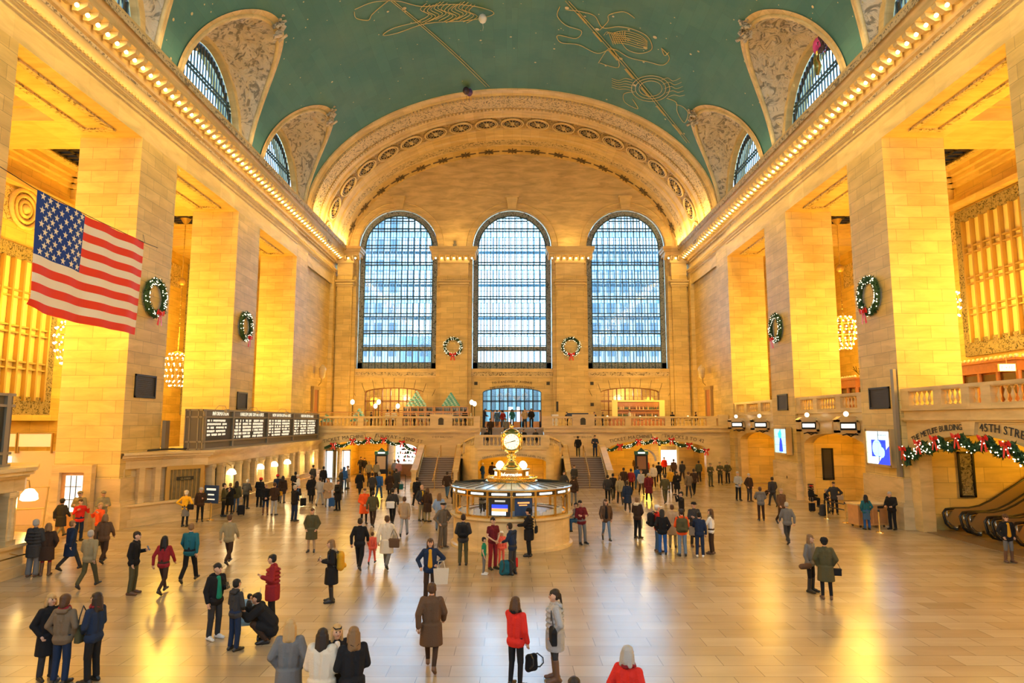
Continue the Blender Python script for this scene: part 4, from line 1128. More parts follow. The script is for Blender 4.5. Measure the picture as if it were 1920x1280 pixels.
# lectern, screens and menus on the balcony
t = thing('host_stand', 'pale host stand at the right of the centre doors', 'stand', (3.9, 60.6, ZB - .05)); m = MB(); m.box(-.3, .3, -.2, .2, 0, 1.25); m.build('body', 'white_panel', t); m = MB(); m.box(.1, .3, -.22, -.2, 1.5, 2.4); m.build('sign', 'dark_grille', t)
t = thing('display_screen', 'wide black screen behind the right plaque block', 'screen', (5.8, 59.0, ZB - .05)); m = MB(); m.box(-.95, .95, 0, .08, .85, 1.35); m.build('panel', 'black_panel', t); m = MB(); m.box(-.04, .04, .02, .08, 0, .85); m.build('stand', 'dark_bronze', t)
# little square vents
for x, z, lab in ((-7.15, 8.93, 'dark square vent left of the first window pillar'), (-3.75, 8.93, 'dark square vent right of the first window pillar'), (3.75, 8.93, 'dark square vent left of the second window pillar'), (7.55 + .75, 8.93, 'upper dark square vent right of the second window pillar'), (8.3, 6.75, 'lower dark square vent right of the second window pillar')):
    m = MB(); m.box(x - .17, x + .17, YW - .05, YW + .02, z - .17, z + .17); v_ = m.build('wall_vent', 'dark_grille'); tag(v_, lab, 'vent')
for s in (-1, 1):     # small spotlight boxes over the capitals
    m = MB(); m.box(s * 6.05 - .18, s * 6.05 + .18, YW - .6, YW - .3, 23.05, 23.6); m.box(s * 6.05 - .12, s * 6.05 + .12, YW - .62, YW - .4, 23.6, 23.95)
    if s < 0: tag(m.build('spotlight', 'dark_grille'), 'small dark spotlight on top of the pillar left of the middle window', 'spotlight')
# torch lamps in the corner niches
for s in (-1, 1):
    t = thing('wall_torch', 'tall pale torch lamp above the doorway in the %s corner' % ('left' if s < 0 else 'right'), 'lamp', (s * 18.45, 63.3, 8.4)); m = MB(); m.tube([(0, 0, 0), (-s * .25, 0, .3), (-s * .3, 0, .9)], .05, 6); m.build('bracket', 'gold_bronze', t)
    m = MB(); m.lathe([(.05, .6), (.28, .8), (.36, 1.6), (.1, 2.0), (0, 2.0)], (-s * .35, 0, 0), 10); m.build('shade', 'pale_marble', t, smooth=True)
# ================================================================== right side: balcony arches, escalators, signs
ZR = 5.62
bays_r = [((23.4, 31.8), 27.3, 3.75, 3.2, 1.25), ((35.3, 43.6), 39.3, 3.8, 3.5, .8), ((47.4, 55.8), 51.5, 3.6, 3.45, .75)]
for (a, b), c, hw, zs, ri in bays_r:
    m = MB(); arch_wall(m, lambda u, d, z: (18.75 + d, u, z), a, b, 0, ZR, [(c, hw, 0, zs, ri)], .6)
    o = struct('wall_right', m, 'balcony_marble')
    m = MB()
    for x, z0, z1 in ((18.62, 4.98, 5.06), (18.5, 5.06, 5.18), (18.66, 5.18, 5.5), (18.5, 5.5, 5.6)): m.box(x, 18.8, a, b, z0, z1)
    for q in ((a + .3, c - .5, 4.9, 4.95), (c + .5, b - .3, 4.9, 4.95)): m.box(18.7, 18.75, *q)
    m.prism([(c - .3, zs + ri), (c + .3, zs + ri), (c + .42, 4.98), (c - .42, 4.98)], 'x', 18.6, 18.8)
    struct('moulding', m, 'balcony_marble', o)
    balustrade('balustrade', lambda u, d, z: Vector((18.6 + d, u, z)), a, b, 5.6, [(a + .3, .6, 0), (a + 2.7, .55, 0), (b - 2.7, .55, 0), (b - .3, .6, 0)] + ([(c, .5, 0)] if a < 30 else []), h=.95)
m = MB()
for (a, b) in [(23.4, 31.8), (31.8, 35.3), (35.3, 43.6), (43.6, 47.4), (47.4, 55.8)]: m.box(19.35, 30, a, b, 5.3, 5.6)
struct('floor_balcony_right', m, 'pale_marble')
m = MB(); m.box(19.35, 30, 31.6, 31.9, 0, 5.3); m.box(19.35, 30, 23.2, 23.4, 0, 5.3)
for a, b in ((35.3, 43.6), (47.4, 55.8)):
    m.box(19.35, 29, b - .25, b, 0, 5.3); m.box(19.35, 22.2, a, a + .3, 0, 5.3)
    arch_wall(m, lambda u, d, z: (22.0 + d, u, z), a + .2, b - .2, 0, 5.3, [((a + b) / 2 + .2, 2.2, 0, 2.2, .9)], .5)
    m.box(27, 27.3, a, b, 0, 5.3)
struct('wall_gate_hall', m, 'aisle_stone')
lettering('THE METLIFE BUILDING', .36, arc_place((18.7, 29.62, 4.5), (0, -math.cos(.17), math.sin(.17)), (0, math.sin(.17), math.cos(.17)), (-1, 0, 0), 10), None, 'letter_black', 'wall_lettering', .08)
lettering('45TH STREET', .46, arc_place((18.7, 25.35, 4.5), (0, -math.cos(-.15), math.sin(-.15)), (0, math.sin(-.15), math.cos(-.15)), (-1, 0, 0), 10), None, 'letter_black', 'wall_lettering')
# grilles
def grille(cx, cy, cz, hw, hh, nx, lab, mat='dark_grille'):
    """nx: facing: 'x+','x-','y-'"""
    t = thing('wall_grille', lab, 'grille', (cx, cy, cz), {'y-': 0, 'x-': -PI / 2, 'x+': PI / 2}[nx])
    m = MB(); 
    for q in ((-hw, hw, -hh, -hh + .09), (-hw, hw, hh - .09, hh), (-hw, -hw + .09, -hh, hh), (hw - .09, hw, -hh, hh)): m.box(q[0], q[1], -.07, .0, q[2], q[3])
    m.build('frame', 'dark_bronze', t)
    m = MB(); m.box(-hw + .05, hw - .05, -.02, 0, -hh + .05, hh - .05)
    for i in range(1, 12): z = -hh + 2 * hh * i / 12; m.box(-hw + .09, hw - .09, -.045, -.02, z - .012, z + .012)
    m.build('grating', mat, t); return t
grille(18.5, 33.5, 6.17, .92, .54, 'x-', 'dark bronze vent grille on the right pier with the larger blue screen')
grille(18.5, 45.5, 6.3, .85, .55, 'x-', 'dark bronze vent grille on the right pier with the smaller tall screen')
grille(-18.5, 33.5, 6.75, .95, .58, 'x+', 'dark bronze vent grille on the pier behind the departure board end')
grille(-18.5, 45.6, 6.4, .85, .6, 'x+', 'dark bronze vent grille on the farther left pier above the departure board')
grille(21.25, 31.58, 2.55, .38, 1.05, 'y-', 'tall narrow ornamental bronze grille beside the escalators', 'bronze_lattice')
grille(20.3, 43.33, 2.3, .36, 1.0, 'y-', 'tall plain dark panel inside the middle right arch')
# gate inside the second arch
t = thing('track_gate', 'dark metal track gate with a small sign inside the middle right arch', 'gate', (23.2, 39.7, 0), -PI / 2)
m = MB(); m.box(-2.1, 2.1, -.05, .05, 2.15, 2.5); m.box(-2.1, -1.0, -.05, .05, 0, 2.2); m.box(1.0, 2.1, -.05, .05, 0, 2.2); m.build('panel', 'dark_grille', t)
m = MB(); m.box(-.6, .6, -.1, -.05, 2.2, 2.42); m.build('sign_plate', 'black_panel', t)
m = MB(); text_mb(m, 'TRACK 29', .17, flat_place((0, -.11, 2.25), (1, 0, 0), (0, 0, 1), (0, -1, 0))); m.build('lettering', 'sign_white', t)
m = MB(); m.box(20.1, 20.35, 37.2, 37.3, 0, 2.4); 
# illuminated gate signs on brackets
def gate_sign(y, lab, txt):
    t = thing('gate_sign', lab, 'sign', (18.1, y, 4.75))
    m = MB()
    for q in ((-.62, .62, -.35, -.22), (-.62, .62, .22, .35), (-.62, -.45, -.35, .35), (.45, .62, -.35, .35)): m.box(q[0], q[1], -.2, .2, q[2], q[3])
    m.prism([(-.66, .35), (.66, .35), (.4, .52), (-.4, .52)], 'y', -.22, .22); m.build('frame', 'pale_brass', t)
    m = MB(); m.box(-.46, .46, -.14, .14, -.23, .23); m.build('panel', 'dark_bronze', t)
    m = MB(); m.box(-.36, .36, -.17, -.14, -.1, .12); m.build('lit_panel', 'sign_white', t)
    m = MB(); text_mb(m, txt, .15, flat_place((0, -.175, -.05), (1, 0, 0), (0, 0, 1), (0, -1, 0))); m.build('lettering', 'black_panel', t)
    m = MB(); m.tube([(.5, 0, -.4), (.2, 0, -.55), (0, 0, -.42), (-.25, 0, -.48)], .04, 5); m.tube([(.65, .15, -.45), (0, .1, -.42)], .05, 5); m.build('bracket', 'dark_bronze', t)
    m = MB(); m.ball((0, 0, .66), .14, 8, 6); m.tube([(0, 0, .5), (0, 0, .6)], .05, 6); m.build('globe', 'opal_bright', t, smooth=True)
    return t
gate_sign(54.0, 'lit gate sign nearest the west balcony', '26'); gate_sign(48.9, 'second lit gate sign from the west balcony', '27')
gate_sign(41.0, 'lit gate sign over the edge of the middle right arch', 'TRACK'); gate_sign(36.2, 'nearest lit gate sign, beside the larger blue screen', 'TRACK')
# screens on the piers
def screen(y, hw, z0, z1, lab, kind):
    t = thing('display_screen', lab, 'screen', (18.34, y, 0), -PI / 2)
    m = MB()
    for q in ((-hw - .1, hw + .1, z1, z1 + .12), (-hw - .1, hw + .1, z0 - .12, z0), (-hw - .12, -hw, z0 - .1, z1 + .1), (hw, hw + .12, z0 - .1, z1 + .1)): m.box(q[0], q[1], -.28, .1, q[2], q[3])
    m.box(-hw, hw, -.05, .1, z0, z1); m.build('casing', 'pale_brass', t)
    m = MB(); m.box(-hw, hw, -.22, -.06, z0, z1); m.build('display', 'screen_pale' if kind else 'screen_cyan', t)
    m = MB(); h = z1 - z0
    if kind:
        m.box(-hw * .62, hw * .62, -.235, -.22, z0 + h * .22, z0 + h * .74); m.prism([(-hw * .1, z0), (hw, z0), (hw, z0 + h * .6), (hw * .75, z0 + h * .5)], 'y', -.24, -.22)
        b_ = m.build('blue_picture', 'screen_blue', t); m = MB(); m.ball((-.15, -.24, z0 + h * .5), .3, 10, 8); m.disc((-.1, -.245, z0 + h * .5), .42, (0, -1, 0), 16); 
        m = MB(); m.disc((-.12, -.245, z0 + h * .48), .42, (0, -1, 0), 18); m.disc((.3, -.246, z0 + h * .36), .26, (0, -1, 0), 14); m.build('picture_patch', 'screen_cyan', t)
        m = MB(); text_mb(m, 'THE NEW SHOW', .09, flat_place((.35, -.235, z1 - .22), (1, 0, 0), (0, 0, 1), (0, -1, 0))); m.build('lettering', 'letter_black', t)
    else:
        m.prism([(-.28, z0 + .08), (.32, z0 + .08), (.2, z0 + h * .5), (.08, z0 + h * .62), (-.1, z0 + h * .62), (-.2, z0 + h * .4)], 'y', -.24, -.22); m.build('bottle_shape', 'screen_blue', t)
        m = MB(); m.tube([(0, -.24, z0 + h * .62), (0, -.24, z0 + h * .8), (0, -.24, z0 + h * .95)], [.1, .16, .03], 8); m.build('figure_shape', 'screen_teal', t)
    m = MB()
    for k in (-.0,): m.box(k - .006, k + .006, -.245, -.22, z0, z1)
    for k in (.33, .66): m.box(-hw, hw, -.245, -.22, z0 + h * k - .006, z0 + h * k + .006)
    m.build('seam', 'dark_bronze', t)
screen(33.2, 1.03, 2.92, 4.52, 'large screen with a deep blue picture on the nearer right pier', 1)
screen(45.25, .95, 2.92, 4.5, 'tall pale cyan screen with a bottle shape on the farther right pier', 0)
# escalators
def escalator(ya, yb, lab):
    t = thing('escalator', lab, 'escalator', (0, 0, 0)); yc = (ya + yb) / 2
    path = [(19.9, .62), (19.72, .85), (19.85, 1.02), (20.2, 1.06), (20.9, 1.07), (21.4, 1.16), (21.9, 1.38), (22.5, 1.73), (24, 2.62), (28, 4.95), (29.6, 5.88)]
    lo = [(20.35, .18), (20.6, .16), (21.6, .2), (22.2, .42), (24, 1.5), (29.6, 4.75)]
    for y in (ya, yb):
        m = MB(); pts = [(19.95, .30), (19.8, .5)] + path
        poly = [(x, z - .03) for x, z in path] + [(29.6, 5.0), (22.3, .75), (21.4, .35), (20.5, .2), (20.15, .25), (20.0, .42)]
        # panel as strips: top path vs bottom
        n = 24
        def ti(P, x):
            for (xa, za), (xb, zb) in zip(P[:-1], P[1:]):
                if xa <= x <= xb: return za + (zb - za) * (x - xa) / (xb - xa)
            return P[-1][1] if x > P[-1][0] else P[0][1]
        tp = [(19.8, .9)] + [q for q in path if q[0] > 19.85]; bt = [(19.8, .6), (20.1, .3), (20.5, .14)] + [(x, z) for x, z in lo if x > 20.5]
        for k in range(40):
            x0 = 19.8 + 9.8 * (k / 40) ** 1.6; x1 = 19.8 + 9.8 * ((k + 1) / 40) ** 1.6
            for dy in (-.05, .05): m.quad((x0, y + dy, ti(bt, x0)), (x1, y + dy, ti(bt, x1)), (x1, y + dy, ti(tp, x1)), (x0, y + dy, ti(tp, x0)))
        m.build('side_panel', 'escalator_bronze', t)
        m = MB(); m.tube([(20.3, y, .12), (20.0, y, .2), (19.82, y, .38)] + [(x, y, z) for x, z in path[1:]], .055, 8); m.build('handrail', 'rubber', t, smooth=True)
        m = MB(); m.tube([(20.32, y, .2), (20.08, y, .28), (19.92, y, .45), (19.9, y, .7)] + [(x + .04, y, z - .08) for x, z in path[2:]], .045, 6); m.build('rail_trim', 'polished_steel', t, smooth=True)
        m = MB(); m.box(20.35, 21.4, y - .09, y + .09, 0, .2); m.box(20.3, 20.42, y - .1, y + .1, 0, .32); m.build('newel_base', 'polished_steel', t)
    m = MB(); m.box(19.9, 21.5, ya, yb, 0, .03)
    for k in range(26): x = 21.4 + .32 * k; m.box(x, x + .34, ya - .05, yb + .05, .185 * (k + 1) - .2, .185 * (k + 1))
    m.build('step', 'step_metal', t)
    return t
escalator(31.1, 29.95, 'innermost escalator beside the tall bronze grille'); escalator(29.55, 28.4, 'middle escalator of three'); escalator(28.0, 26.85, 'escalator behind the woman in the leather jacket')
m = MB(); m.box(18.9, 21.4, 24, 31.5, 0, .02); struct('floor_escalator', m, 'step_metal')
# ================================================================== wreaths and garlands
def ribbon_bow(m, c, s, ux=Vector((1, 0, 0)), un=Vector((0, -1, 0)), tail=1.0):
    c = Vector(c); uz = Vector((0, 0, 1))
    def P(x, z, d=0.): return c + ux * (x * s) + uz * (z * s) + un * (d * s + .05)
    for q in (-1, 1):
        m.quad(P(0, 0, .1), P(q * .5, .34, .22), P(q * .62, .05, .12), P(q * .45, -.18, .05)); m.quad(P(0, 0, .1), P(q * .45, -.18, .18), P(q * .2, .12, .3), P(q * .3, .3, .2))
        m.quad(P(q * .03, 0, .1), P(q * .16, -.05, .12), P(q * .42, -.95 * tail, .06), P(q * .2, -1.05 * tail, .1), P(q * .02, -.4, .1))
    m.obox(P(0, 0, .18), ux, uz, un, .1 * s, .12 * s, .08 * s)
def needles(m, pts, rad, nper, ln, rr, un):
    for i in range(len(pts) - 1):
        a, b = Vector(pts[i]), Vector(pts[i + 1]); ax = (b - a).normalized()
        for k in range(nper):
            p = a.lerp(b, rr.random()); t = rr.uniform(0, 2 * PI); u1 = ax.orthogonal().normalized(); u2 = ax.cross(u1)
            d = u1 * math.cos(t) + u2 * math.sin(t)
            if d.dot(un) < -.5: d = -d
            p1 = p + d * rad * rr.uniform(.3, .9); tipp = p1 + (d + ax * rr.uniform(-.8, .8)).normalized() * ln * rr.uniform(.6, 1.2); w = ax.cross(d).normalized() * ln * .28
            m.quad(p1 - w, p1 + w, tipp)
def wreath(loc, rz, lab, grp=None, R_=.86, seed=1):
    t = thing('wreath', lab, 'wreath', loc, rz); rr = random.Random(seed); un = Vector((0, -1, 0))
    ring = [Vector((R_ * math.cos(2 * PI * i / 26), -.16, R_ * math.sin(2 * PI * i / 26))) for i in range(27)]
    m = MB(); m.tube(ring, .15, 6, False); needles(m, ring, .16, 26, .15, rr, un); m.build('foliage', 'fir_green', t)
    proto = MB(); proto.ball((0, 0, 0), .026, 5, 4); me = proto.mesh('bulb', ['fairy_bulb'])
    for k in range(92):
        a = rr.uniform(0, 2 * PI); q = rr.uniform(-.2, .2); o = bpy.data.objects.new('bulb', me); COL.objects.link(o); o.parent = t; o.location = ((R_ + q) * math.cos(a), -.33 + abs(q) * .55, (R_ + q) * math.sin(a))
    m = MB(); ribbon_bow(m, (0, -.35, -R_ + .05), .62); b_ = m.build('bow', 'red_ribbon', t); return t
wreath((18.48, 33.62, 11.4), -PI / 2, 'wreath on the nearer right pier, facing the hall', seed=1); wreath((18.48, 45.75, 11.45), -PI / 2, 'wreath on the farther right pier', seed=2)
wreath((-18.48, 33.62, 11.3), PI / 2, 'wreath on the left pier beside the flag', seed=3); wreath((-18.48, 45.3, 11.5), PI / 2, 'wreath on the left pier away from the flag', seed=4)
wreath((-6.08, YW - .82, 12.65), 0, 'wreath on the pillar left of the middle window', seed=5); wreath((6.08, YW - .82, 12.65), 0, 'wreath on the pillar right of the middle window', seed=6)
def garland(bows, un, ux, lab, sag, rad, seed, tail=None, nb=95, bs=.55):
    t = thing('garland', lab, 'garland'); rr = random.Random(seed); un = Vector(un); ux = Vector(ux)
    pts = []
    for a, b in zip(bows[:-1], bows[1:]):
        a, b = Vector(a), Vector(b)
        for i in range(8): k = i / 8; pts.append(a.lerp(b, k) - Vector((0, 0, sag * 4 * k * (1 - k))))
    pts.append(Vector(bows[-1]))
    if tail: pts = [Vector(q) for q in tail] + pts
    pts = [p + un * .16 for p in pts]
    m = MB(); m.tube(pts, rad * .7, 6); needles(m, pts, rad * .8, 26, rad * .9, rr, un); m.build('foliage', 'fir_green', t)
    proto = MB(); proto.ball((0, 0, 0), .026 if rad > .195 else .021, 5, 4); me = proto.mesh('bulb', ['fairy_bulb'])
    for k in range(nb):
        i = rr.randrange(len(pts) - 1); p = pts[i].lerp(pts[i + 1], rr.random()) + un * rad * 1.2 + ux * rr.uniform(-.05, .05) + Vector((0, 0, rr.uniform(-rad, rad)))
        o = bpy.data.objects.new('bulb', me); COL.objects.link(o); o.parent = t; o.location = p
    for q in bows: m = MB(); ribbon_bow(m, Vector(q) + un * .3, bs, ux, un); m.build('bow', 'red_ribbon', t)
gb = [px_(u, v, 18.6) for u, v in ((1708, 842), (1737, 830), (1768, 822), (1810, 818), (1862, 822), (1905, 833), (1960, 850))]
garland(gb, (-1, 0, 0), (0, -1, 0), 'thick lit fir garland with red bows over the near right arch', .42, .2, 5, tail=[px_(1709, 872, 18.6), px_(1708, 858, 18.6)], bs=.5)
gl = [py_(u, v, 56.95) for u, v in ((627, 832), (663, 824), (692, 822), (721, 822), (755, 828), (783, 842))]
garland(gl, (0, -1, 0), (1, 0, 0), 'lit fir garland with red bows over the far left arch', .32, .19, 6, tail=[py_(610, 840, 56.95)], bs=.45)
gr = [py_(u, v, 56.95) for u, v in ((1161, 834), (1196, 825), (1226, 822), (1257, 823), (1290, 832), (1322, 843))]
garland(gr, (0, -1, 0), (1, 0, 0), 'lit fir garland with red bows over the far right arch', .32, .19, 7, tail=[py_(1137, 842, 56.95), py_(1146, 844, 56.95)], bs=.45)
# ================================================================== the flag
t = thing('flag', 'large striped flag with white stars on blue, hung before the left pier', 'flag', (-15, 20.2, 12.25))
FW, FH = 6.25, 3.8
def fp(u, v):   # u 0..1 along Y, v 0..1 down
    x = .07 * math.sin(u * 9 + v * 1.5) * (0.3 + v) + .05 * math.sin(u * 23 + 1); y = u * FW - .06 * v * u; z = -v * FH - .05 * math.sin(u * PI) 
    if u < .12 and v > .9: x -= (.12 - u) * 2.5 * (v - .9) * 10 * .4; z += (.12 - u) * (v - .9) * 12
    return (x, y, z)
m = MB(); nu, nv = 50, 52
for j in range(nv):
    st = j * 13 // nv
    for i in range(nu):
        canton = i < nu * .4 and st < 7
        m.m = 2 if canton else (0 if st % 2 == 0 else 1)
        m.quad(fp(i / nu, j / nv), fp((i + 1) / nu, j / nv), fp((i + 1) / nu, (j + 1) / nv), fp(i / nu, (j + 1) / nv))
m.build('cloth', ['flag_red', 'flag_white', 'flag_blue'], t)
m = MB()
for r in range(9):
    for c in range(6 if r % 2 == 0 else 5):
        cu = .4 * ((c + .5) / 6 if r % 2 == 0 else (c + 1) / 6) * .97 + .006; cv = 7 / 13 * (r + .6) / 9.2
        for side in (-1, 1):
            p = Vector(fp(cu, cv)) + Vector((side * .02, 0, 0))
            m.quad(*[p + Vector((0, math.sin(k * PI / 5) * (.135 if k % 2 == 0 else .054), math.cos(k * PI / 5) * (.135 if k % 2 == 0 else .054))) for k in range(10)])
m.build('star_pattern', 'flag_white', t)
m = MB(); m.tube([(0, -9, .9), (0, -.1, .02), (0, 3, -.03), (0, FW + .1, .0), (0, FW + 1.0, .05)], .015, 4); m.tube([(0, FW, 0), (-3.4, FW + 5.8, 2)], .012, 4); m.build('wire', 'cable_black', t)
# ================================================================== chandeliers
def chandelier(loc, lab, top=20.9):
    t = thing('chandelier', lab, 'chandelier', loc); rr = random.Random(2)
    prof = [(0.55, 2.55), (.8, 2.2), (.86, 1.75), (.84, 1.3), (.76, .85), (.62, .45), (.45, .12)]
    m = MB()
    for r, z in prof: m.tube([(r * math.cos(2 * PI * i / 20), r * math.sin(2 * PI * i / 20), z) for i in range(21)], .03, 5, False)
    for k in range(10): a = 2 * PI * k / 10; m.tube([(r * math.cos(a), r * math.sin(a), z) for r, z in [(.1, 2.75)] + prof + [(.05, 0)]], .022, 4)
    m.tube([(0, 0, .0), (0, 0, 2.8)], .06, 6); m.build('frame', 'gold_bronze', t)
    pr = MB(); pr.ball((0, 0, 0), .058, 6, 5); me = pr.mesh('bulb', ['bulb_white'])
    cnt = 0
    for ri, (r, z) in enumerate(prof):
        n = int(6 + r * 10)
        for k in range(n): a = 2 * PI * (k + .5 * (ri % 2)) / n; o = bpy.data.objects.new('bulb', me); COL.objects.link(o); o.parent = t; o.location = (r * math.cos(a) * 1.08, r * math.sin(a) * 1.08, z)
    m = MB(); H = top - loc[2]; m.tube([(0, 0, 2.75), (0, 0, H)], .035, 5); 
    z = 2.9
    while z < H: m.ball((0, 0, z), .06, 5, 4); z += .35
    m.ball((0, 0, H * .62), .3, 10, 8); m.lathe([(.02, H - .5), (.25, H - .25), (.4, H)], (0, 0, 0), 10); m.build('chain', 'gold_bronze', t, smooth=True)
chandelier((25.8, 51.2, 10.5), 'chandelier in the right aisle beyond the nearer pier'); chandelier((-25.8, 51.0, 7.6), 'chandelier in the left aisle beyond the nearer pier')
chandelier((25.9, 39.4, 10.4), 'chandelier mostly hidden behind the nearer right pier'); chandelier((-26.3, 39.4, 8.3), 'chandelier mostly hidden behind the nearer left pier')
# ================================================================== ticket office on the left
def office(plan, name, lab, y_from, y_to, step, lamps, txt=None):
    """plan: points from near to far, then straight back to the pier; hall side is +X"""
    t = thing(name, lab, 'ticket office')
    cx = -20.5
    def off(d):
        out = []
        for i, p in enumerate(plan):
            a = Vector(plan[max(i - 1, 0)]); b = Vector(plan[min(i + 1, len(plan) - 1)]); d_ = (b - a).normalized(); n = Vector((d_.y, -d_.x)); 
            if n.x < 0: n = -n
            out.append((p[0] + n.x * d, p[1] + n.y * d * 1.0))
        return out
    def ring(m, d, z0, z1, d2=None):
        P0 = off(d); P1 = off(d if d2 is None else d2)
        for (a, b), (c, e) in zip(zip(P0[:-1], P0[1:]), zip(P1[:-1], P1[1:])): m.quad((*a, z0), (*b, z0), (*e, z1), (*c, z1))
        if d2 is None:
            pass
    def slab(m, d, z0, z1):
        ring(m, d, z0, z1); P = off(d)
        for a, b in zip(P[:-1], P[1:]):
            for z in (z0, z1): m.quad((*a, z), (*b, z), (cx, b[1], z), (cx, a[1], z))
    m = MB()
    slab(m, .12, 0, .35); slab(m, .0, .35, .95); slab(m, -.12, 2.72, 3.1); ring(m, -.12, 3.1, 3.2); slab(m, .0, 3.15, 3.25); slab(m, .14, 3.25, 3.38); slab(m, .24, 3.38, 3.5)
    body = m.build('counter_base', 'pale_marble', t)
    m = MB(); slab(m, .16, .95, 1.06); m.build('ledge', 'pale_marble', t)
    m = MB()
    P = off(-.35)
    for (a, b), (fa, fb) in zip(zip(P[:-1], P[1:]), zip(plan[:-1], plan[1:])):
        if abs(fa[0] - fb[0]) > .01: m.quad((*a, 1.06), (*b, 1.06), (*b, 2.72), (*a, 2.72))
    m.build('wall_panel', 'pale_marble', t)
    x = plan[-1][0] if abs(plan[-1][0] - plan[-2][0]) < .01 else plan[1][0]
    n = int((y_to - y_from) / step)
    pil = None
    for i in range(n + 1):
        y = y_from + step * i
        m = MB(); m.box(x - .42, x - .05, y - .17, y + .17, 1.06, 2.72); m.box(x - .42, x - .0, y - .21, y + .21, 2.55, 2.72); m.box(x - .42, x - .0, y - .21, y + .21, 1.06, 1.2); m.lathe([(.12, 1.2), (.1, 1.9), (.09, 2.45), (.13, 2.55)], (x - .06, y, 0), 8)
        m.build('pilaster', 'pale_marble', t)
        if i < n:
            m = MB(); m.box(x - .46, x - .4, y + .17, y + step - .17, 1.06, 2.72); w_ = m.build('ticket_window', 'window_glow' if i % 3 == 0 else 'window_dim', t)
            m = MB()
            for k in range(6): yy = y + .17 + (step - .34) * k / 5; m.box(x - .4, x - .36, yy - .012, yy + .012, 1.06, 2.72)
            for z in (1.5, 2.0, 2.3): m.box(x - .4, x - .35, y + .17, y + step - .17, z - .02, z + .02)
            m.box(x - .42, x - .35, y + .17, y + .23, 1.06, 2.72); m.box(x - .42, x - .35, y + step - .23, y + step - .17, 1.06, 2.72)
            m.build('grille', 'dark_bronze', w_)
    for (lx, ly) in lamps:
        m = MB(); m.tube([(lx - .4, ly, 2.6), (lx - .1, ly, 2.62), (lx + .1, ly, 2.5), (lx + .12, ly, 2.35)], .025, 5); lb = m.build('lamp_arm', 'gold_bronze', t)
        m = MB(); m.lathe([(.03, 2.36), (.12, 2.34), (.24, 2.2), (.27, 2.05), (.2, 2.02), (0, 2.02)], (lx + .12, ly, 0), 12); m.build('lamp_shade', 'opal_bright', lb, smooth=True)
    m = MB(); m.tube([(x + .32, y_from, .72), (x + .32, y_to, .72)], .025, 5)
    for i in range(0, n + 1, 2): m.tube([(x + .0, y_from + step * i, .78), (x + .32, y_from + step * i, .72)], .015, 4)
    m.build('brass_rail', 'brass', t)
    return t
to = office([(-18.55, 31.9), (-17.55, 33.9), (-16.0, 35.7), (-16.0, 56.0), (-18.4, 56.05)][:4], 'ticket_office', 'long marble ticket office with columned windows under the departure board', 36.3, 55.6, 1.2, [(-16, 38.2), (-16, 42.5), (-16, 45.0), (-16, 47.6)])
# big window in the canted face
a = Vector((-17.55, 33.9, 0)); b = Vector((-16.0, 35.7, 0)); d_ = (b - a).normalized(); nn = Vector((d_.y, -d_.x, 0)); c_ = (a + b) / 2
m = MB(); m.obox(c_ + nn * -.25 + Vector((0, 0, 1.85)), d_, (0, 0, 1), nn, .82, .78, .04); gw = m.build('canted_window', 'window_dim', to)
m = MB()
for k in range(9): m.obox(c_ + d_ * (-.8 + .2 * k) + nn * -.2 + Vector((0, 0, 1.85)), d_, (0, 0, 1), nn, .015, .78, .02)
for s in (-1, 1): m.obox(c_ + d_ * s * .86 + nn * -.18 + Vector((0, 0, 1.85)), d_, (0, 0, 1), nn, .1, .86, .08)
m.obox(c_ + nn * -.18 + Vector((0, 0, 2.66)), d_, (0, 0, 1), nn, .95, .1, .1)
m.build('grille', 'gold_bronze', gw)
m = MB(); m.obox(c_ + nn * -.12 + Vector((0, 0, 2.1)), d_, (0, 0, 1), nn, .42, .09, .03); m.build('name_board', 'black_panel', gw)
m = MB(); text_mb(m, 'CLOSED', .13, lambda mm, x, h, d: c_ + nn * (-.085) + d_ * (mm + x) + Vector((0, 0, 2.04 + h))); m.build('lettering', 'gold_paint', gw)
# pilaster strips on the first face
a = Vector((-18.55, 31.9, 0)); b = Vector((-17.55, 33.9, 0)); d_ = (b - a).normalized(); nn = Vector((d_.y, -d_.x, 0))
m = MB()
for k in (.15, 1.2, 2.05): m.obox(a + d_ * k + nn * -.2 + Vector((0, 0, 1.9)), d_, (0, 0, 1), nn, .15, .84, .14)
m.build('panel_strip', 'pale_marble', to)
no = office([(-16.15, 6.0), (-16.15, 22.6), (-17.3, 24.3), (-18.5, 24.6)], 'ticket_office', 'marble booth front at the near left edge of the hall', 6.4, 22.4, 1.3, [])
# lamp beside the near booth
t = thing('dome_lamp', 'white dome lamp hanging on a bracket beside the near left booth', 'lamp', (-18.6, 25.9, 0)); m = MB(); m.tube([(-.2, -.6, 2.8), (.1, 0, 2.75), (.15, 0, 2.45)], .03, 5); m.build('arm', 'gold_bronze', t); m = MB(); m.lathe([(.03, 2.46), (.14, 2.43), (.27, 2.25), (.3, 2.05), (.22, 2.0), (0, 2.0)], (.15, 0, 0), 12); m.build('shade', 'opal_bright', t, smooth=True)
t = thing('queue_rail', 'tall pale metal rail frame below the dome lamp', 'rail', (-20.6, 29.0, 0)); m = MB(); m.tube([(-.7, -.3, 0), (-.55, -.3, 2.2), (.6, .2, 2.2), (.45, .2, 0)], .045, 6); m.tube([(-.6, -.3, 1.3), (.5, .2, 1.3)], .035, 6); m.build('frame', 'pale_brass', t)
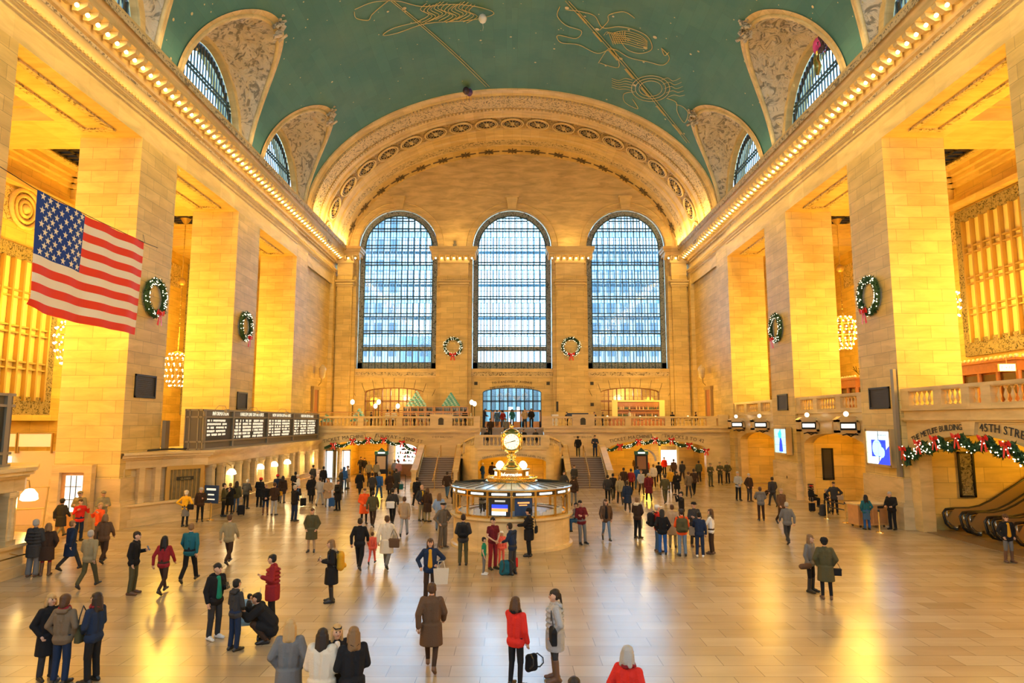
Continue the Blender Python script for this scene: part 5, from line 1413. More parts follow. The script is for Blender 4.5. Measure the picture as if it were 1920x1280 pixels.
# ---- departure boards
def board(x, y0, y1, zb, zt, edges, heads, lab, seed=1):
    t = thing('departure_board', lab, 'departure board'); rr = random.Random(seed)
    m = MB(); m.box(x - .95, x - .08, y0, y1, zb, zt); m.build('cabinet', 'board_metal', t)
    m = MB()
    for z in (zb + .02, zb + .42, zt - .42, zt - .05): m.box(x - .95, x + .02, y0 - .04, y1, z - .045, z + .045)
    for y in edges: m.box(x - .12, x + .03, y - .09, y + .09, zb, zt)
    for xx in (x - .93, x - .7, x - .25, x): m.box(xx - .03, xx + .03, y0 - .04, y0 + .02, zb, zt)
    m.build('frame', 'board_frame', t)
    for i, (a, b) in enumerate(zip(edges[:-1], edges[1:])):
        m = MB(); m.box(x - .1, x - .04, a + .12, b - .12, zb + .47, zt - .47); p = m.build('display', 'board_black', t)
        m = MB(); nrow = 6; H = (zt - .5) - (zb + .5)
        for r in range(nrow):
            if r == nrow - 1 and i == 0: continue
            z = zt - .5 - H * (r + .62) / nrow; y = a + .3
            groups = ((.0, .1), (.13, .2), (.24, .5), (.56, .9)) if (i or r) else ((.0, .85),)
            if i == 0: groups = ((.02, rr.uniform(.75, .95)),)
            for g0, g1 in groups:
                yy = a + .3 + (b - a - .6) * g0; ye = a + .3 + (b - a - .6) * g1
                while yy < ye - .05:
                    w = rr.uniform(.06, .12); hh = .06 if i == 0 else .07
                    if rr.random() > .12: m.box(x - .04, x - .03, yy, yy + w, z - hh * rr.uniform(.6, 1), z + hh)
                    yy += w + .045
        m.build('text_row', 'board_text', p)
        m = MB(); hd = heads[i]; sz = min(.3, (b - a - .5) / (len(hd) * .62)); text_mb(m, hd, sz, flat_place((x + .035, (a + b) / 2, zt - .33), (0, 1, 0), (0, 0, 1), (1, 0, 0)), .1); m.build('heading', 'board_text', t)
        m = MB(); ym = (a + b) / 2; m.tube([(x - .3, ym, zt), (x - .1, ym, zt + .22), (x + .25, ym, zt + .2), (x + .35, ym, zt + .0)], .02, 5); m.obox((x + .36, ym, zt - .08), (1, 0, 0), (0, 1, 0), (0, 0, 1), .08, .16, .1); m.build('lamp', 'board_frame', t)
    return t
ed = [px_(u, 800, -16.3).y for u in (384, 437, 502, 550, 597)]
board(-16.3, 35.3, 56.6, 3.52, 5.66, [ed[0], ed[1], ed[2], ed[3], ed[4]], ['INFORMATION', 'HARLEM LINE DEPARTURES', 'NEW HAVEN DEPARTURES', 'HUDSON DEPARTURES'], 'long dark departure board with rows of lit text on top of the ticket office')
board(-16.95, 14.0, 22.75, 3.52, 5.95, [16.2, 22.45], ['ARRIVALS'], 'end of a dark departure board on top of the near left booth', 2)
m = MB(); rr = random.Random(3)
m.tube([(-18.2, 33.6, 3.56), (-17.7, 34.3, 3.6), (-17.2, 35.1, 3.57), (-16.8, 36, 3.6)], .05, 5); m.tube([(-18.0, 33.2, 3.56), (-17.5, 34.6, 3.62), (-17.4, 35.2, 3.57)], .03, 5)
tag(m.build('cable', 'cable_black'), 'loose dark cables lying on the ticket office roof by the board end', 'cable')
m = MB(); m.box(-18.45, -18.25, 35.3, 35.7, 3.5, 5.05); tag(m.build('camera_post', 'board_frame'), 'narrow metal post against the pier beside the departure board', 'post')
m = MB(); m.box(18.3, 18.45, 31.85, 32.1, 2.4, 7.5); tag(m.build('camera_post', 'board_frame'), 'tall narrow metal conduit at the edge of the nearer right pier', 'post')
# door in the nearer left pier
m = MB()
for q in ((-21.35, -21.0, 0, 2.65), (-19.85, -19.5, 0, 2.65), (-21.35, -19.5, 2.65, 3.0)): m.box(q[0], q[1], 31.3, 31.62, q[2], q[3])
o = struct('door_4', m, 'pale_marble'); m = MB(); m.box(-21.0, -19.85, 31.5, 31.6, 0, 2.65); struct('leaf', m, 'light_wood', o)
m = MB(); m.box(-20.75, -20.0, 31.42, 31.5, .85, 2.5); struct('glass', m, 'door_glass', o)
m = MB()
for x in (-20.5, -20.25): m.box(x - .015, x + .015, 31.4, 31.43, .85, 2.5)
for z in (1.4, 2.0): m.box(-20.75, -20.0, 31.4, 31.43, z - .015, z + .015)
struct('glazing_bar', m, 'dark_bronze', o)
# partition with white boards in the left aisle
m = MB(); m.box(-29.9, -21.7, 33.2, 33.5, 0, 3.55); struct('wall_partition', m, 'beige_panel')
for x0, x1, lab in ((-25.9, -24.45, 'white board above the beige partition, left of two'), (-24.3, -22.7, 'white board above the beige partition, next to the pier')):
    t = thing('notice_board', lab, 'board', ((x0 + x1) / 2, 33.1, 4.05)); h = (x1 - x0) / 2; m = MB(); m.box(-h, h, -.04, .04, -.28, .35); m.build('panel', 'white_panel', t)
    m = MB(); m.box(-h - .05, -h, -.06, .06, -.6, .4); m.box(h, h + .05, -.06, .06, -.6, .4); m.box(-h, h, -.06, .06, .35, .4); m.build('frame', 'gold_bronze', t)
m = MB(); m.box(-25.9, -24.6, 33.0, 33.1, 2.75, 3.3); tag(m.build('shop_screen', 'screen_pale'), 'pale blue lit panel beyond the near left booth', 'screen')
# poster stand by the ticket windows
t = thing('poster_stand', 'dark blue poster on a brass stand in front of the ticket windows', 'poster stand', (*pz(394, 975)[:2], 0), -.35)
m = MB(); m.tube([(0, 0, .02), (0, 0, .9)], .05, 6); m.lathe([(0, 0), (.2, 0), (.2, .03), (0, .05)], (0, 0, 0), 12); m.build('stand', 'brass', t); m = MB(); m.box(-.45, .45, -.03, .03, .85, 1.75); m.build('poster', 'poster_blue', t)
m = MB(); m.box(-.3, .3, -.04, -.03, 1.5, 1.6); m.box(-.2, .2, -.04, -.03, 1.25, 1.32); m.box(-.3, .25, -.04, -.03, 1.02, 1.08); m.build('poster_text', 'board_text', t)
# ================================================================== right balcony shops, exit sign
def shop(x0, x1, y0, y1, z1, lab):
    t = thing('wood_kiosk', lab, 'kiosk', (0, 0, 0)); z0 = 5.6
    m = MB(); m.box(x0, x1, y0, y1, z1 - .55, z1); m.box(x0 - .15, x1, y0 - .15, y1 + .1, z1, z1 + .12); m.box(x0 + .3, x1, y0 + .4, y1, z0, z1 - .55)
    m.build('body', 'warm_wood', t)
    m = MB()
    n = 4
    for i in range(n): yy = y0 + .1 + (y1 - y0 - .3) * i / (n - 1); m.tube([(x0 + .15, yy, z0), (x0 + .15, yy, z1 - .55)], .13, 8)
    m.build('column', 'warm_wood', t); m = MB()
    for i in range(n - 1): yy = y0 + .1 + (y1 - y0 - .3) * i / (n - 1); m.box(x0 + .22, x0 + .29, yy + .25, yy + (y1 - y0) / n + .1, z0 + .9, z1 - .65)
    for i in range(3): xx = x0 + .3 + (x1 - x0 - .6) * i / 3; m.box(xx + .1, xx + (x1 - x0) / 3 - .1, y0 + .3, y0 + .38, z0 + .9, z1 - .65)
    m.build('display_glass', 'mirror_dark', t)
    m = MB(); yy = y0
    while yy < y1: m.ball((x0 - .0, yy, z1 + .22), .1, 6, 5); yy += .36
    xx = x0
    while xx < x1: m.ball((xx, y0 - .05, z1 + .22), .1, 6, 5); xx += .36
    m.build('ball_trim', 'white_panel', t, smooth=True)
shop(26.6, 29.4, 34.9, 39.6, 8.25, 'wooden kiosk with white ball trim behind the near right balustrade'); shop(24.6, 27.2, 47.6, 51.5, 8.0, 'wooden kiosk glimpsed between the two right piers')
t = thing('exit_sign', 'lit exit sign hanging in front of the near wooden kiosk', 'sign', (25.4, 34.0, 7.75), -.15); m = MB(); m.box(-.4, .4, -.06, .06, -.2, .2); m.tube([(0, 0, .2), (0, 0, .7)], .02, 4); m.build('case', 'pale_brass', t); m = MB(); text_mb(m, 'EXIT', .26, flat_place((0, -.065, -.1), (1, 0, 0), (0, 0, 1), (0, -1, 0))); m.build('lettering', 'screen_orange', t); m = MB(); m.box(-.36, .36, -.064, -.06, -.16, .16); m.build('lit_face', 'sign_white', t)
t = thing('egg_lamp', 'egg shaped white lamp standing on the near wooden kiosk', 'lamp', (28.6, 36.2, 8.5)); m = MB(); m.ball((0, 0, .5), .38, 12, 10, sz=1.35); m.build('shade', 'white_panel', t, smooth=True); m = MB(); m.lathe([(.25, -.1), (.25, 0), (0, .05)], (0, 0, 0), 10); m.build('base', 'brass', t)
m = MB(); r_ = random.Random(6)
for k in range(7): a = r_.uniform(0, 6); m.tube([(25.6, 48.6, 8.25), (25.6 + .3 * math.cos(a), 48.6 + .3 * math.sin(a), 8.6), (25.6 + .6 * math.cos(a), 48.6, 8.7 + r_.uniform(0, .4))], .02, 4)
tag(m.build('twig_ornament', 'dark_bronze'), 'bare twig ornament on the kiosk between the right piers', 'ornament')
# ================================================================== desk and queue posts on the right
DP = pz(1632, 982)
t = thing('podium_desk', 'wooden podium desk with pale top beside the nearer right pier', 'desk', (17.1, 32.7, 0), .12)
m = MB(); m.box(-.75, .75, -.4, .4, .12, 1.05); m.build('body', 'light_wood', t); m = MB(); m.box(-.82, .82, -.47, .47, 1.05, 1.12); m.build('top', 'pale_marble', t)
for x0, x1 in ((-.7, -.05), (.05, .7)): m = MB(); m.box(x0, x1, -.42, -.4, .2, .85); m.build('panel', 'panel_wood', t)
m = MB(); m.box(.25, .55, -.43, -.4, .9, 1.0); m.build('plate', 'black_panel', t)
for x in (-.6, .6): m = MB(); m.ball((x, -.3, .06), .06, 6, 5); m.ball((x, .3, .06), .06, 6, 5); m.build('caster', 'dark_bronze', t)
posts = []
for i, (u, v, lab) in enumerate(((1551, 972, 'brass queue post farthest from the wooden desk'), (1586, 980, 'brass queue post at the near end of the belts left of the desk'), (1650, 998, 'brass queue post in front of the wooden desk'))):
    p = pz(u, v); posts.append(p); t = thing('queue_post', lab, 'queue post', (p.x, p.y, 0)); m = MB(); m.tube([(0, 0, .03), (0, 0, .98)], .035, 8); m.build('pole', 'brass', t); m = MB(); m.lathe([(0, 0), (.17, 0), (.16, .03), (0, .06)], (0, 0, 0), 12); m.build('base', 'brass', t); m = MB(); m.tube([(0, 0, .92), (0, 0, 1.02)], .05, 8); m.build('belt_head', 'black_panel', t)
m = MB()
for z in (.9, .62): m.box(0, 1, -.01, .01, z - .03, z + .03)
o = m.build('queue_belt', 'cable_black'); tag(o, 'dark double belt strung between the brass queue posts', 'belt'); o.location = (posts[0].x, posts[0].y, 0); dv = posts[1] - posts[0]; o.rotation_euler = (0, 0, math.atan2(dv.y, dv.x)); o.scale = (dv.length, 1, 1)
# ================================================================== small things high up
for (u, v, r, mt, lab) in ((874, 170, .3, 'balloon_dark', 'dark stray balloon touching the great arch crown'), (880, 173, .3, 'balloon_purple', 'second stray balloon beside the arch crown'), (905, 35, .3, 'white_panel', 'white stray balloon against the green vault')):
    p = on_vault(u, v, .45); m = MB(); m.ball((0, 0, 0), r, 10, 8, sz=1.15); m.tube([(0, 0, -r * 1.1), (.05, 0, -r * 2.2), (0, .05, -r * 3)], .012, 4); o = m.build('balloon', mt, smooth=True); o.location = p; tag(o, lab, 'balloon')
p = px_(1537, 105, 17.9); t = thing('balloon_bunch', 'pink and gold foil balloon caught at the right side window', 'balloon', p)
m = MB(); m.tube([(.0, .5 * math.cos(a), .9 * math.sin(a)) for a in [PI * (.15 + .85 * i / 10) for i in range(11)]], [.1, .2, .26, .28, .28, .26, .25, .25, .24, .2, .1], 8); m.build('pink_foil', 'balloon_pink', t, smooth=True)
m = MB(); m.tube([(-.1, 0, .3), (-.15, .1, -.2), (-.1, 0, -.7), (-.1, .15, -1.1)], [.1, .2, .22, .1], 8); m.build('gold_foil', 'brass', t, smooth=True)
m = MB(); r_ = random.Random(5)
for k in range(14): m.ball((-.1, r_.uniform(-1.1, -.3), r_.uniform(.0, .9)), .18, 6, 5)
m.build('dark_balloon', 'balloon_dark', t, smooth=True)
m = MB(); m.tube([(-1, 0, 0), (0, 3, -3), (.2, 4, -5)], .012, 4); 
# ================================================================== information booth with its clock
BC = Vector((-.02, 28.5, 0)); BR = 2.42
t = thing('information_booth', 'round marble and brass information booth in the middle of the hall', 'information booth', BC)
m = MB(); m.lathe([(BR + .12, 0), (BR + .12, .1), (BR, .14), (BR, 1.12), (BR + .05, 1.16), (BR + .14, 1.2), (BR + .14, 1.28), (0, 1.28)], (0, 0, 0), 64); m.build('counter', 'pale_marble', t, smooth=False)
m = MB(); m.lathe([(BR - .2, 1.285), (BR - .05, 1.285), (BR - .05, 1.36), (BR - .2, 1.36)], (0, 0, 0), 64); m.lathe([(BR - .02, 2.08), (BR + .06, 2.08), (BR + .06, 2.14), (BR - .02, 2.14)], (0, 0, 0), 64); m.lathe([(BR + .0, 2.3), (BR + .1, 2.3), (BR + .1, 2.36), (BR - .1, 2.38)], (0, 0, 0), 64); m.build('brass_band', 'brass', t)
NBAY = 16
for k in range(NBAY):
    a = 2 * PI * (k + .0) / NBAY - PI / 2; m = MB(); m.box(-.035, .035, -.04, .04, 1.3, 2.34); o = m.build('mullion', 'brass', t); o.location = ((BR + .01) * math.cos(a), (BR + .01) * math.sin(a), 0); o.rotation_euler = (0, 0, a + PI / 2)
for k in range(NBAY):
    a0 = 2 * PI * k / NBAY - PI / 2 + .02; a1 = 2 * PI * (k + 1) / NBAY - PI / 2 - .02
    if math.sin((a0 + a1) / 2) > .75: continue
    m = MB(); m.lathe([(BR, 2.12), (BR, 2.3)], (0, 0, 0), 3, a0, a1); p_ = m.build('sign_box', 'black_panel', t)
    m = MB(); am = (a0 + a1) / 2; m.lathe([(BR + .02, 2.17), (BR + .02, 2.25)], (0, 0, 0), 3, am - .125, am + .125); m.build('lit_text', 'sign_white', p_)
    ga_ = math.degrees(am) % 360
    m = MB(); m.lathe([(BR - .06, 1.36), (BR - .06, 2.1)], (0, 0, 0), 3, a0, a1)
    q = k
    if k == NBAY - 1:
        m = MB(); m.lathe([(BR - .02, 1.4), (BR - .02, 2.08)], (0, 0, 0), 3, a0, a1); s_ = m.build('display_screen', 'board_black', t); s_['label'] = 'dark framed departures display'
        for z0, z1, mt, e in ((1.42, 1.56, 'screen_pale', .05), (1.56, 1.68, 'screen_orange', .05), (1.68, 1.82, 'screen_blue', .05), (1.92, 1.99, 'screen_grey', .1)):
            m = MB(); m.lathe([(BR - .01, z0), (BR - .01, z1)], (0, 0, 0), 3, a0 + e, a1 - e * (1.4 if z1 < 1.6 else .8)); m.build('display_row', mt, s_)
    elif k == 0:
        m = MB(); m.lathe([(BR - .02, 1.4), (BR - .02, 2.08)], (0, 0, 0), 3, a0 + .03, a1 - .03); s_ = m.build('poster', 'poster_blue', t)
        m = MB(); m.lathe([(BR - .01, 1.86), (BR - .01, 1.92)], (0, 0, 0), 3, a0 + .08, a1 - .08); m.lathe([(BR - .01, 1.78), (BR - .01, 1.82)], (0, 0, 0), 3, a0 + .1, a1 - .12); m.build('poster_text', 'screen_orange', s_)
    else: m.build('glass', 'clear_glass', t)
m = MB(); m.lathe([(BR + .12, 2.36), (BR + .02, 2.4), (1.1, 2.52), (1.1, 2.5), (0, 2.5)], (0, 0, 0), 64); m.build('roof', 'roof_glass', t)
m = MB()
for k in range(32): a = 2 * PI * k / 32; m.tube([((BR + .1) * math.cos(a), (BR + .1) * math.sin(a), 2.41), (1.08 * math.cos(a), 1.08 * math.sin(a), 2.545)], .014, 4)
m.build('roof_rib', 'dark_bronze', t)
# inside: core pillar, leaflet racks, white leaflets, staff
m = MB(); m.lathe([(.55, 1.28), (.55, 2.4)], (0, 0, 0), 20); m.build('core_pillar', 'gold_bronze', t)
m = MB(); r_ = random.Random(12)
for k in range(70):
    a = -PI / 2 + r_.uniform(-1.25, 1.25); rr_ = BR - .28; c = Vector((rr_ * math.cos(a), rr_ * math.sin(a), 1.30)); h = r_.uniform(.05, .14); d = Vector((math.cos(a), math.sin(a), 0)); m.m = r_.randrange(2); m.obox(c + Vector((0, 0, h)), d, d.cross(Vector((0, 0, 1))), (0, 0, 1), .02, .07, h)
o = m.build('leaflet_rack', ['white_panel', 'pale_leaflet'], t); o['kind'] = 'stuff'
m = MB(); m.lathe([(BR - .5, 1.29), (BR - .5, 1.33), (BR - .15, 1.33)], (0, 0, 0), 48); m.build('inner_ledge', 'white_panel', t)
# gallery ring and sign on the roof
m = MB(); m.lathe([(1.08, 2.5), (1.12, 2.54), (1.02, 2.6), (1.02, 2.66), (.0, 2.68)], (0, 0, 0), 48)
for k in range(60): a = 2 * PI * k / 60; m.ball((1.05 * math.cos(a), 1.05 * math.sin(a), 2.68), .035, 5, 4)
m.build('gallery_ring', 'brass', t)
m = MB(); m.lathe([(.76, 2.66), (.76, 2.72), (.72, 2.72), (.72, 2.96), (.78, 2.97), (.78, 3.02), (0, 3.02)], (0, 0, 0), 48); m.build('sign_drum', 'brass', t)
m = MB(); text_mb(m, 'Information', .2, lambda mm, x, h, d: Vector(((.735 + d) * math.sin((mm + x) / .735), -(.735 + d) * math.cos((mm + x) / .735), 2.77 + h)), .06); m.build('information_lettering', 'sign_white', t)
for a0 in (-2.3, -1.15, 1.15, 2.3):
    m = MB(); m.lathe([(.73, 2.76), (.73, 2.92)], (0, 0, 0), 4, -PI / 2 + a0 - .16, -PI / 2 + a0 + .16); m.build('drum_light', 'sign_white', t)
for k, a in enumerate((-PI / 2 - .95, -PI / 2 + .95, PI / 2 - .9, PI / 2 + .9)):
    m = MB(); m.ball((.62 * math.cos(a), .62 * math.sin(a), 3.18), .15, 10, 8); m.build('roof_globe', 'opal_bright', t, smooth=True)
# clock
ck = thing('clock', 'four faced brass clock with glowing opal dials on top of the information booth', 'clock', BC + Vector((0, 0, 3.025)))
m = MB(); m.lathe([(0, 0), (.46, 0), (.46, .05), (.36, .1), (.3, .2), (.22, .3), (.16, .38), (.15, .46), (.2, .5), (.22, .55), (.14, .58), (.14, .64), (.26, .7), (.3, .74)], (0, 0, 0), 24); m.build('stem', 'brass', ck, smooth=True)
def dome(i, j, n=8):
    # rounded cube
    th = PI * (i / n); ph = 2 * PI * j / 32; v = Vector((math.sin(th) * math.cos(ph), math.sin(th) * math.sin(ph), -math.cos(th))); p = 5.0
    k = (abs(v.x) ** p + abs(v.y) ** p + abs(v.z) ** p) ** (-1 / p); v = v * k * .40; return (v.x, v.y, v.z * 1.08 + 1.14)
m = MB(); m.grid(lambda i, j: dome(i, j, 20), 20, 32, closed=True); m.build('case', 'brass', ck, smooth=True)
m = MB(); m.lathe([(.36, 1.5), (.34, 1.56), (.22, 1.64), (.1, 1.68), (.06, 1.72), (.1, 1.76), (.05, 1.8), (0, 1.92)], (0, 0, 0), 20); m.ball((0, 0, 1.76), .08, 8, 6); m.build('finial', 'brass', ck, smooth=True)
for k in range(4):
    a = -PI / 2 + k * PI / 2; d = Vector((math.cos(a), math.sin(a), 0)); u_ = Vector((-d.y, d.x, 0)); c = d * .415 + Vector((0, 0, 1.14))
    m = MB(); m.disc(c, .335, d, 32); m.disc(c, .335, -d, 32); f_ = m.build('dial', 'dial_glow', ck)
    m = MB(); m.tube([c + (u_ * math.cos(q) + Vector((0, 0, 1)) * math.sin(q)) * .35 for q in [2 * PI * i / 32 for i in range(33)]], .03, 6, False); m.build('bezel', 'brass', ck)
    m = MB()
    for i in range(12): q = 2 * PI * i / 12; m.obox(c + d * .006 + (u_ * math.cos(q) + Vector((0, 0, 1)) * math.sin(q)) * .26, u_ * math.cos(q) + Vector((0, 0, 1)) * math.sin(q), d.cross(u_ * math.cos(q) + Vector((0, 0, 1)) * math.sin(q)), d, .035, .008, .003)
    m.build('numeral', 'letter_carved', f_)
    m = MB()
    for ang, l, w in ((PI + .27, .3, .012), (.22, .17, .018)): e = u_ * math.cos(ang) + Vector((0, 0, 1)) * math.sin(ang); m.obox(c + d * .014 + e * l * .45, e, d.cross(e), d, l * .55, w, .004)
    m.build('clock_hand', 'black_panel', f_)
m = MB()
for k in range(8): a = PI / 8 + k * PI / 4; m.ball((.3 * math.cos(a), .3 * math.sin(a), .78), .045, 6, 5)
m.build('small_globe', 'opal_bright', ck, smooth=True)
# ================================================================== people
def cloth(name, col, rough=.85): return plain('cloth_' + name, col, rough, spec=.15, bump=.25, bscale=35)
PAL = dict(black=(.016, .015, .016), char=(.045, .042, .042), grey=(.16, .155, .15), lgrey=(.38, .37, .36), navy=(.018, .03, .065), blue=(.03, .10, .30), lblue=(.28, .38, .55), jean=(.055, .11, .20), ljean=(.16, .22, .30),
    brown=(.12, .065, .035), dbrown=(.05, .028, .018), tan=(.42, .29, .17), cream=(.66, .56, .42), white=(.78, .74, .68), red=(.62, .03, .02), orange=(.80, .10, .02), coral=(.80, .14, .10), maroon=(.14, .015, .02), wine=(.25, .02, .025),
    yellow=(.80, .42, .02), mustard=(.62, .30, .02), olive=(.085, .075, .035), green=(.02, .22, .12), khaki=(.30, .24, .13), camo=(.26, .22, .13), tweed=(.17, .12, .075), teal=(.02, .12, .15), pink=(.6, .3, .3))
HAIR = dict(bk=(.012, .010, .010), dk=(.03, .018, .012), br=(.085, .04, .02), lb=(.22, .12, .05), bl=(.48, .30, .12), gy=(.40, .37, .33), wh=(.7, .68, .62))
SKIN = dict(a=(.62, .36, .23), b=(.48, .26, .15), c=(.22, .11, .06))
def sk(k): return plain('skin_' + k, SKIN[k], .55, spec=.3)
def hm(k): return plain('hair_' + k, HAIR[k], .5, spec=.3, bump=.3, bscale=60)
plain('eye_dark', (.02, .015, .01), .2); plain('lip', (.35, .10, .08), .5); plain('shoe_black', (.015, .013, .012), .4); plain('shoe_brown', (.13, .06, .03), .5); plain('shoe_white', (.7, .68, .65), .5); plain('sole', (.5, .48, .45), .6)
V = Vector
def joints(pose):
    J = dict(pel=V((0, 0, .95)), che=V((0, -.005, 1.30)), nek=V((0, 0, 1.47)), head=V((0, -.012, 1.63)))
    for s, n in ((1, 'r'), (-1, 'l')):
        J['hip' + n] = V((s * .09, 0, .92)); J['kne' + n] = V((s * .105, -.015, .50)); J['ank' + n] = V((s * .115, .02, .085)); J['toe' + n] = V((s * .14, -.17, .04))
        J['sho' + n] = V((s * .175, 0, 1.405)); J['elb' + n] = V((s * .245, .03, 1.13)); J['wri' + n] = V((s * .25, -.06, .89)); J['fin' + n] = V((s * .235, -.09, .78))
    def arm(n, e, w, f): J['elb' + n] = V(e); J['wri' + n] = V(w); J['fin' + n] = V(f)
    base = pose.split('_')[0]
    if base == 'phone': arm('r', (.23, .02, 1.14), (.07, -.26, 1.16), (.02, -.33, 1.2)); arm('l', (-.23, .02, 1.14), (-.08, -.25, 1.13), (-.03, -.33, 1.17)); J['head'] = V((0, -.05, 1.62))
    elif base == 'text': arm('r', (.24, .0, 1.14), (.12, -.26, 1.2), (.06, -.34, 1.25)); J['head'] = V((0, -.05, 1.62))
    elif base == 'pocket': arm('r', (.29, .06, 1.15), (.2, -.07, .95), (.17, -.12, .88)); arm('l', (-.29, .06, 1.15), (-.2, -.07, .95), (-.17, -.12, .88))
    elif base == 'hip': arm('r', (.40, .08, 1.17), (.19, -.03, 1.02), (.14, -.11, .99)); arm('l', (-.36, .05, 1.15), (-.27, -.14, .98), (-.26, -.2, .92))
    elif base == 'cross': arm('r', (.25, -.04, 1.14), (-.06, -.2, 1.16), (-.14, -.17, 1.19)); arm('l', (-.25, -.04, 1.14), (.06, -.23, 1.12), (.14, -.19, 1.14))
    elif base == 'clasp': arm('r', (.25, -.02, 1.13), (.06, -.2, .98), (.0, -.23, .93)); arm('l', (-.25, -.02, 1.13), (-.06, -.2, .98), (-.0, -.22, .95))
    elif base == 'photo': arm('r', (.25, -.14, 1.36), (.08, -.22, 1.58), (.03, -.25, 1.65)); arm('l', (-.22, -.14, 1.30), (-.06, -.26, 1.55), (-.02, -.28, 1.62))
    elif base == 'reach': arm('r', (.22, -.14, 1.18), (.14, -.38, 1.14), (.1, -.47, 1.12))
    elif base == 'lean': arm('r', (.27, -.08, 1.17), (.2, -.28, 1.08), (.15, -.36, 1.05)); arm('l', (-.25, -.05, 1.16), (-.16, -.28, 1.05), (-.08, -.33, 1.03)); J['che'] = V((0, -.06, 1.28)); J['nek'] = V((0, -.09, 1.44)); J['head'] = V((0, -.13, 1.58))
    elif base == 'arms': arm('r', (.30, -.08, 1.18), (.22, -.22, 1.36), (.16, -.28, 1.42)); arm('l', (-.30, -.08, 1.18), (-.22, -.2, 1.30), (-.16, -.26, 1.36))
    if base == 'walk' or '_w' in pose:
        J['kner'] = V((.10, -.17, .53)); J['ankr'] = V((.10, -.31, .12)); J['toer'] = V((.12, -.48, .10)); J['knel'] = V((-.10, .04, .50)); J['ankl'] = V((-.10, .33, .19)); J['toel'] = V((-.11, .20, .04))
        if base == 'walk': arm('r', (.26, .12, 1.15), (.25, .14, .90), (.24, .12, .80)); arm('l', (-.26, -.06, 1.15), (-.23, -.22, .96), (-.21, -.29, .88))
    if base == 'crouch':
        J.update(pel=V((0, .12, .34)), che=V((0, -.10, .66)), nek=V((0, -.18, .82)), head=V((0, -.23, .98)))
        for s, n in ((1, 'r'), (-1, 'l')):
            J['hip' + n] = V((s * .09, .12, .32)); J['kne' + n] = V((s * .17, -.26, .46)); J['ank' + n] = V((s * .14, .02, .09)); J['toe' + n] = V((s * .16, -.17, .04))
            J['sho' + n] = V((s * .175, -.14, .78)); J['elb' + n] = V((s * .24, -.36, .62)); J['wri' + n] = V((s * .12, -.52, .74)); J['fin' + n] = V((s * .07, -.6, .78))
    if base == 'sit':
        J.update(pel=V((0, 0, .52)), che=V((0, -.02, .86)), nek=V((0, -.02, 1.03)), head=V((0, -.04, 1.19)))
        for s, n in ((1, 'r'), (-1, 'l')):
            J['hip' + n] = V((s * .09, 0, .50)); J['kne' + n] = V((s * .12, -.42, .50)); J['ank' + n] = V((s * .12, -.40, .085)); J['toe' + n] = V((s * .13, -.58, .04))
            J['sho' + n] = V((s * .175, -.01, .965)); J['elb' + n] = V((s * .25, -.1, .72)); J['wri' + n] = V((s * .12, -.32, .70)); J['fin' + n] = V((s * .06, -.40, .68))
    if base == 'floor':
        J.update(pel=V((0, 0, .12)), che=V((0, .02, .46)), nek=V((0, .0, .63)), head=V((0, -.03, .79)))
        for s, n in ((1, 'r'), (-1, 'l')):
            J['hip' + n] = V((s * .09, 0, .11)); J['kne' + n] = V((s * .14, -.38, .30)); J['ank' + n] = V((s * .14, -.66, .08)); J['toe' + n] = V((s * .17, -.76, .16))
            J['sho' + n] = V((s * .175, .01, .565)); J['elb' + n] = V((s * .25, -.1, .35)); J['wri' + n] = V((s * .15, -.32, .34)); J['fin' + n] = V((s * .08, -.40, .34))
    if pose.endswith('m'):
        K = {}
        for k, v in J.items():
            kk = k[:-1] + {'r': 'l', 'l': 'r'}[k[-1]] if k[:-1] in ('hip', 'kne', 'ank', 'toe', 'sho', 'elb', 'wri', 'fin') else k
            K[kk] = V((-v.x, v.y, v.z))
        J = K
    return J
def cap(m, a, b, r0, r1, n=8):
    a = V(a); b = V(b); d = b - a
    if d.length < 1e-4: d = V((0, 0, 1e-3)); b = a + d
    d.normalize(); pts = []; rs = []
    for k in range(4): t = PI / 2 * k / 4; pts.append(a - d * r0 * math.cos(t)); rs.append(max(.002, r0 * math.sin(t)))
    for k in range(5): t = PI / 2 * k / 4; pts.append(b + d * r1 * math.sin(t)); rs.append(max(.002, r1 * math.cos(t)))
    m.tube(pts, rs, n)
def remesh(m, vox, name, smooth=2):
    me = bpy.data.meshes.new('tmp'); me.from_pydata(m.v, [], m.f); o = bpy.data.objects.new('tmp', me); COL.objects.link(o)
    r = o.modifiers.new('r', 'REMESH'); r.mode = 'VOXEL'; r.voxel_size = vox; r.use_smooth_shade = True
    if smooth: s = o.modifiers.new('s', 'SMOOTH'); s.factor = .5; s.iterations = smooth
    dg = bpy.context.evaluated_depsgraph_get(); dg.update()
    out = bpy.data.meshes.new_from_object(o.evaluated_get(dg)); out.name = name
    bpy.data.objects.remove(o); bpy.data.meshes.remove(me)
    out.materials.clear(); return out
_PM = {}
def finish(me, m2):
    """append the unremeshed small bits of m2 (with material indices) to mesh me"""
    bm = bmesh.new(); bm.from_mesh(me); 
    for f in bm.faces: f.material_index = 0
    vs = [bm.verts.new(v) for v in m2.v]
    for f, mi in zip(m2.f, m2.mi):
        try: fc = bm.faces.new([vs[i] for i in f]); fc.material_index = mi; fc.smooth = True
        except ValueError: pass
    bm.to_mesh(me); bm.free()
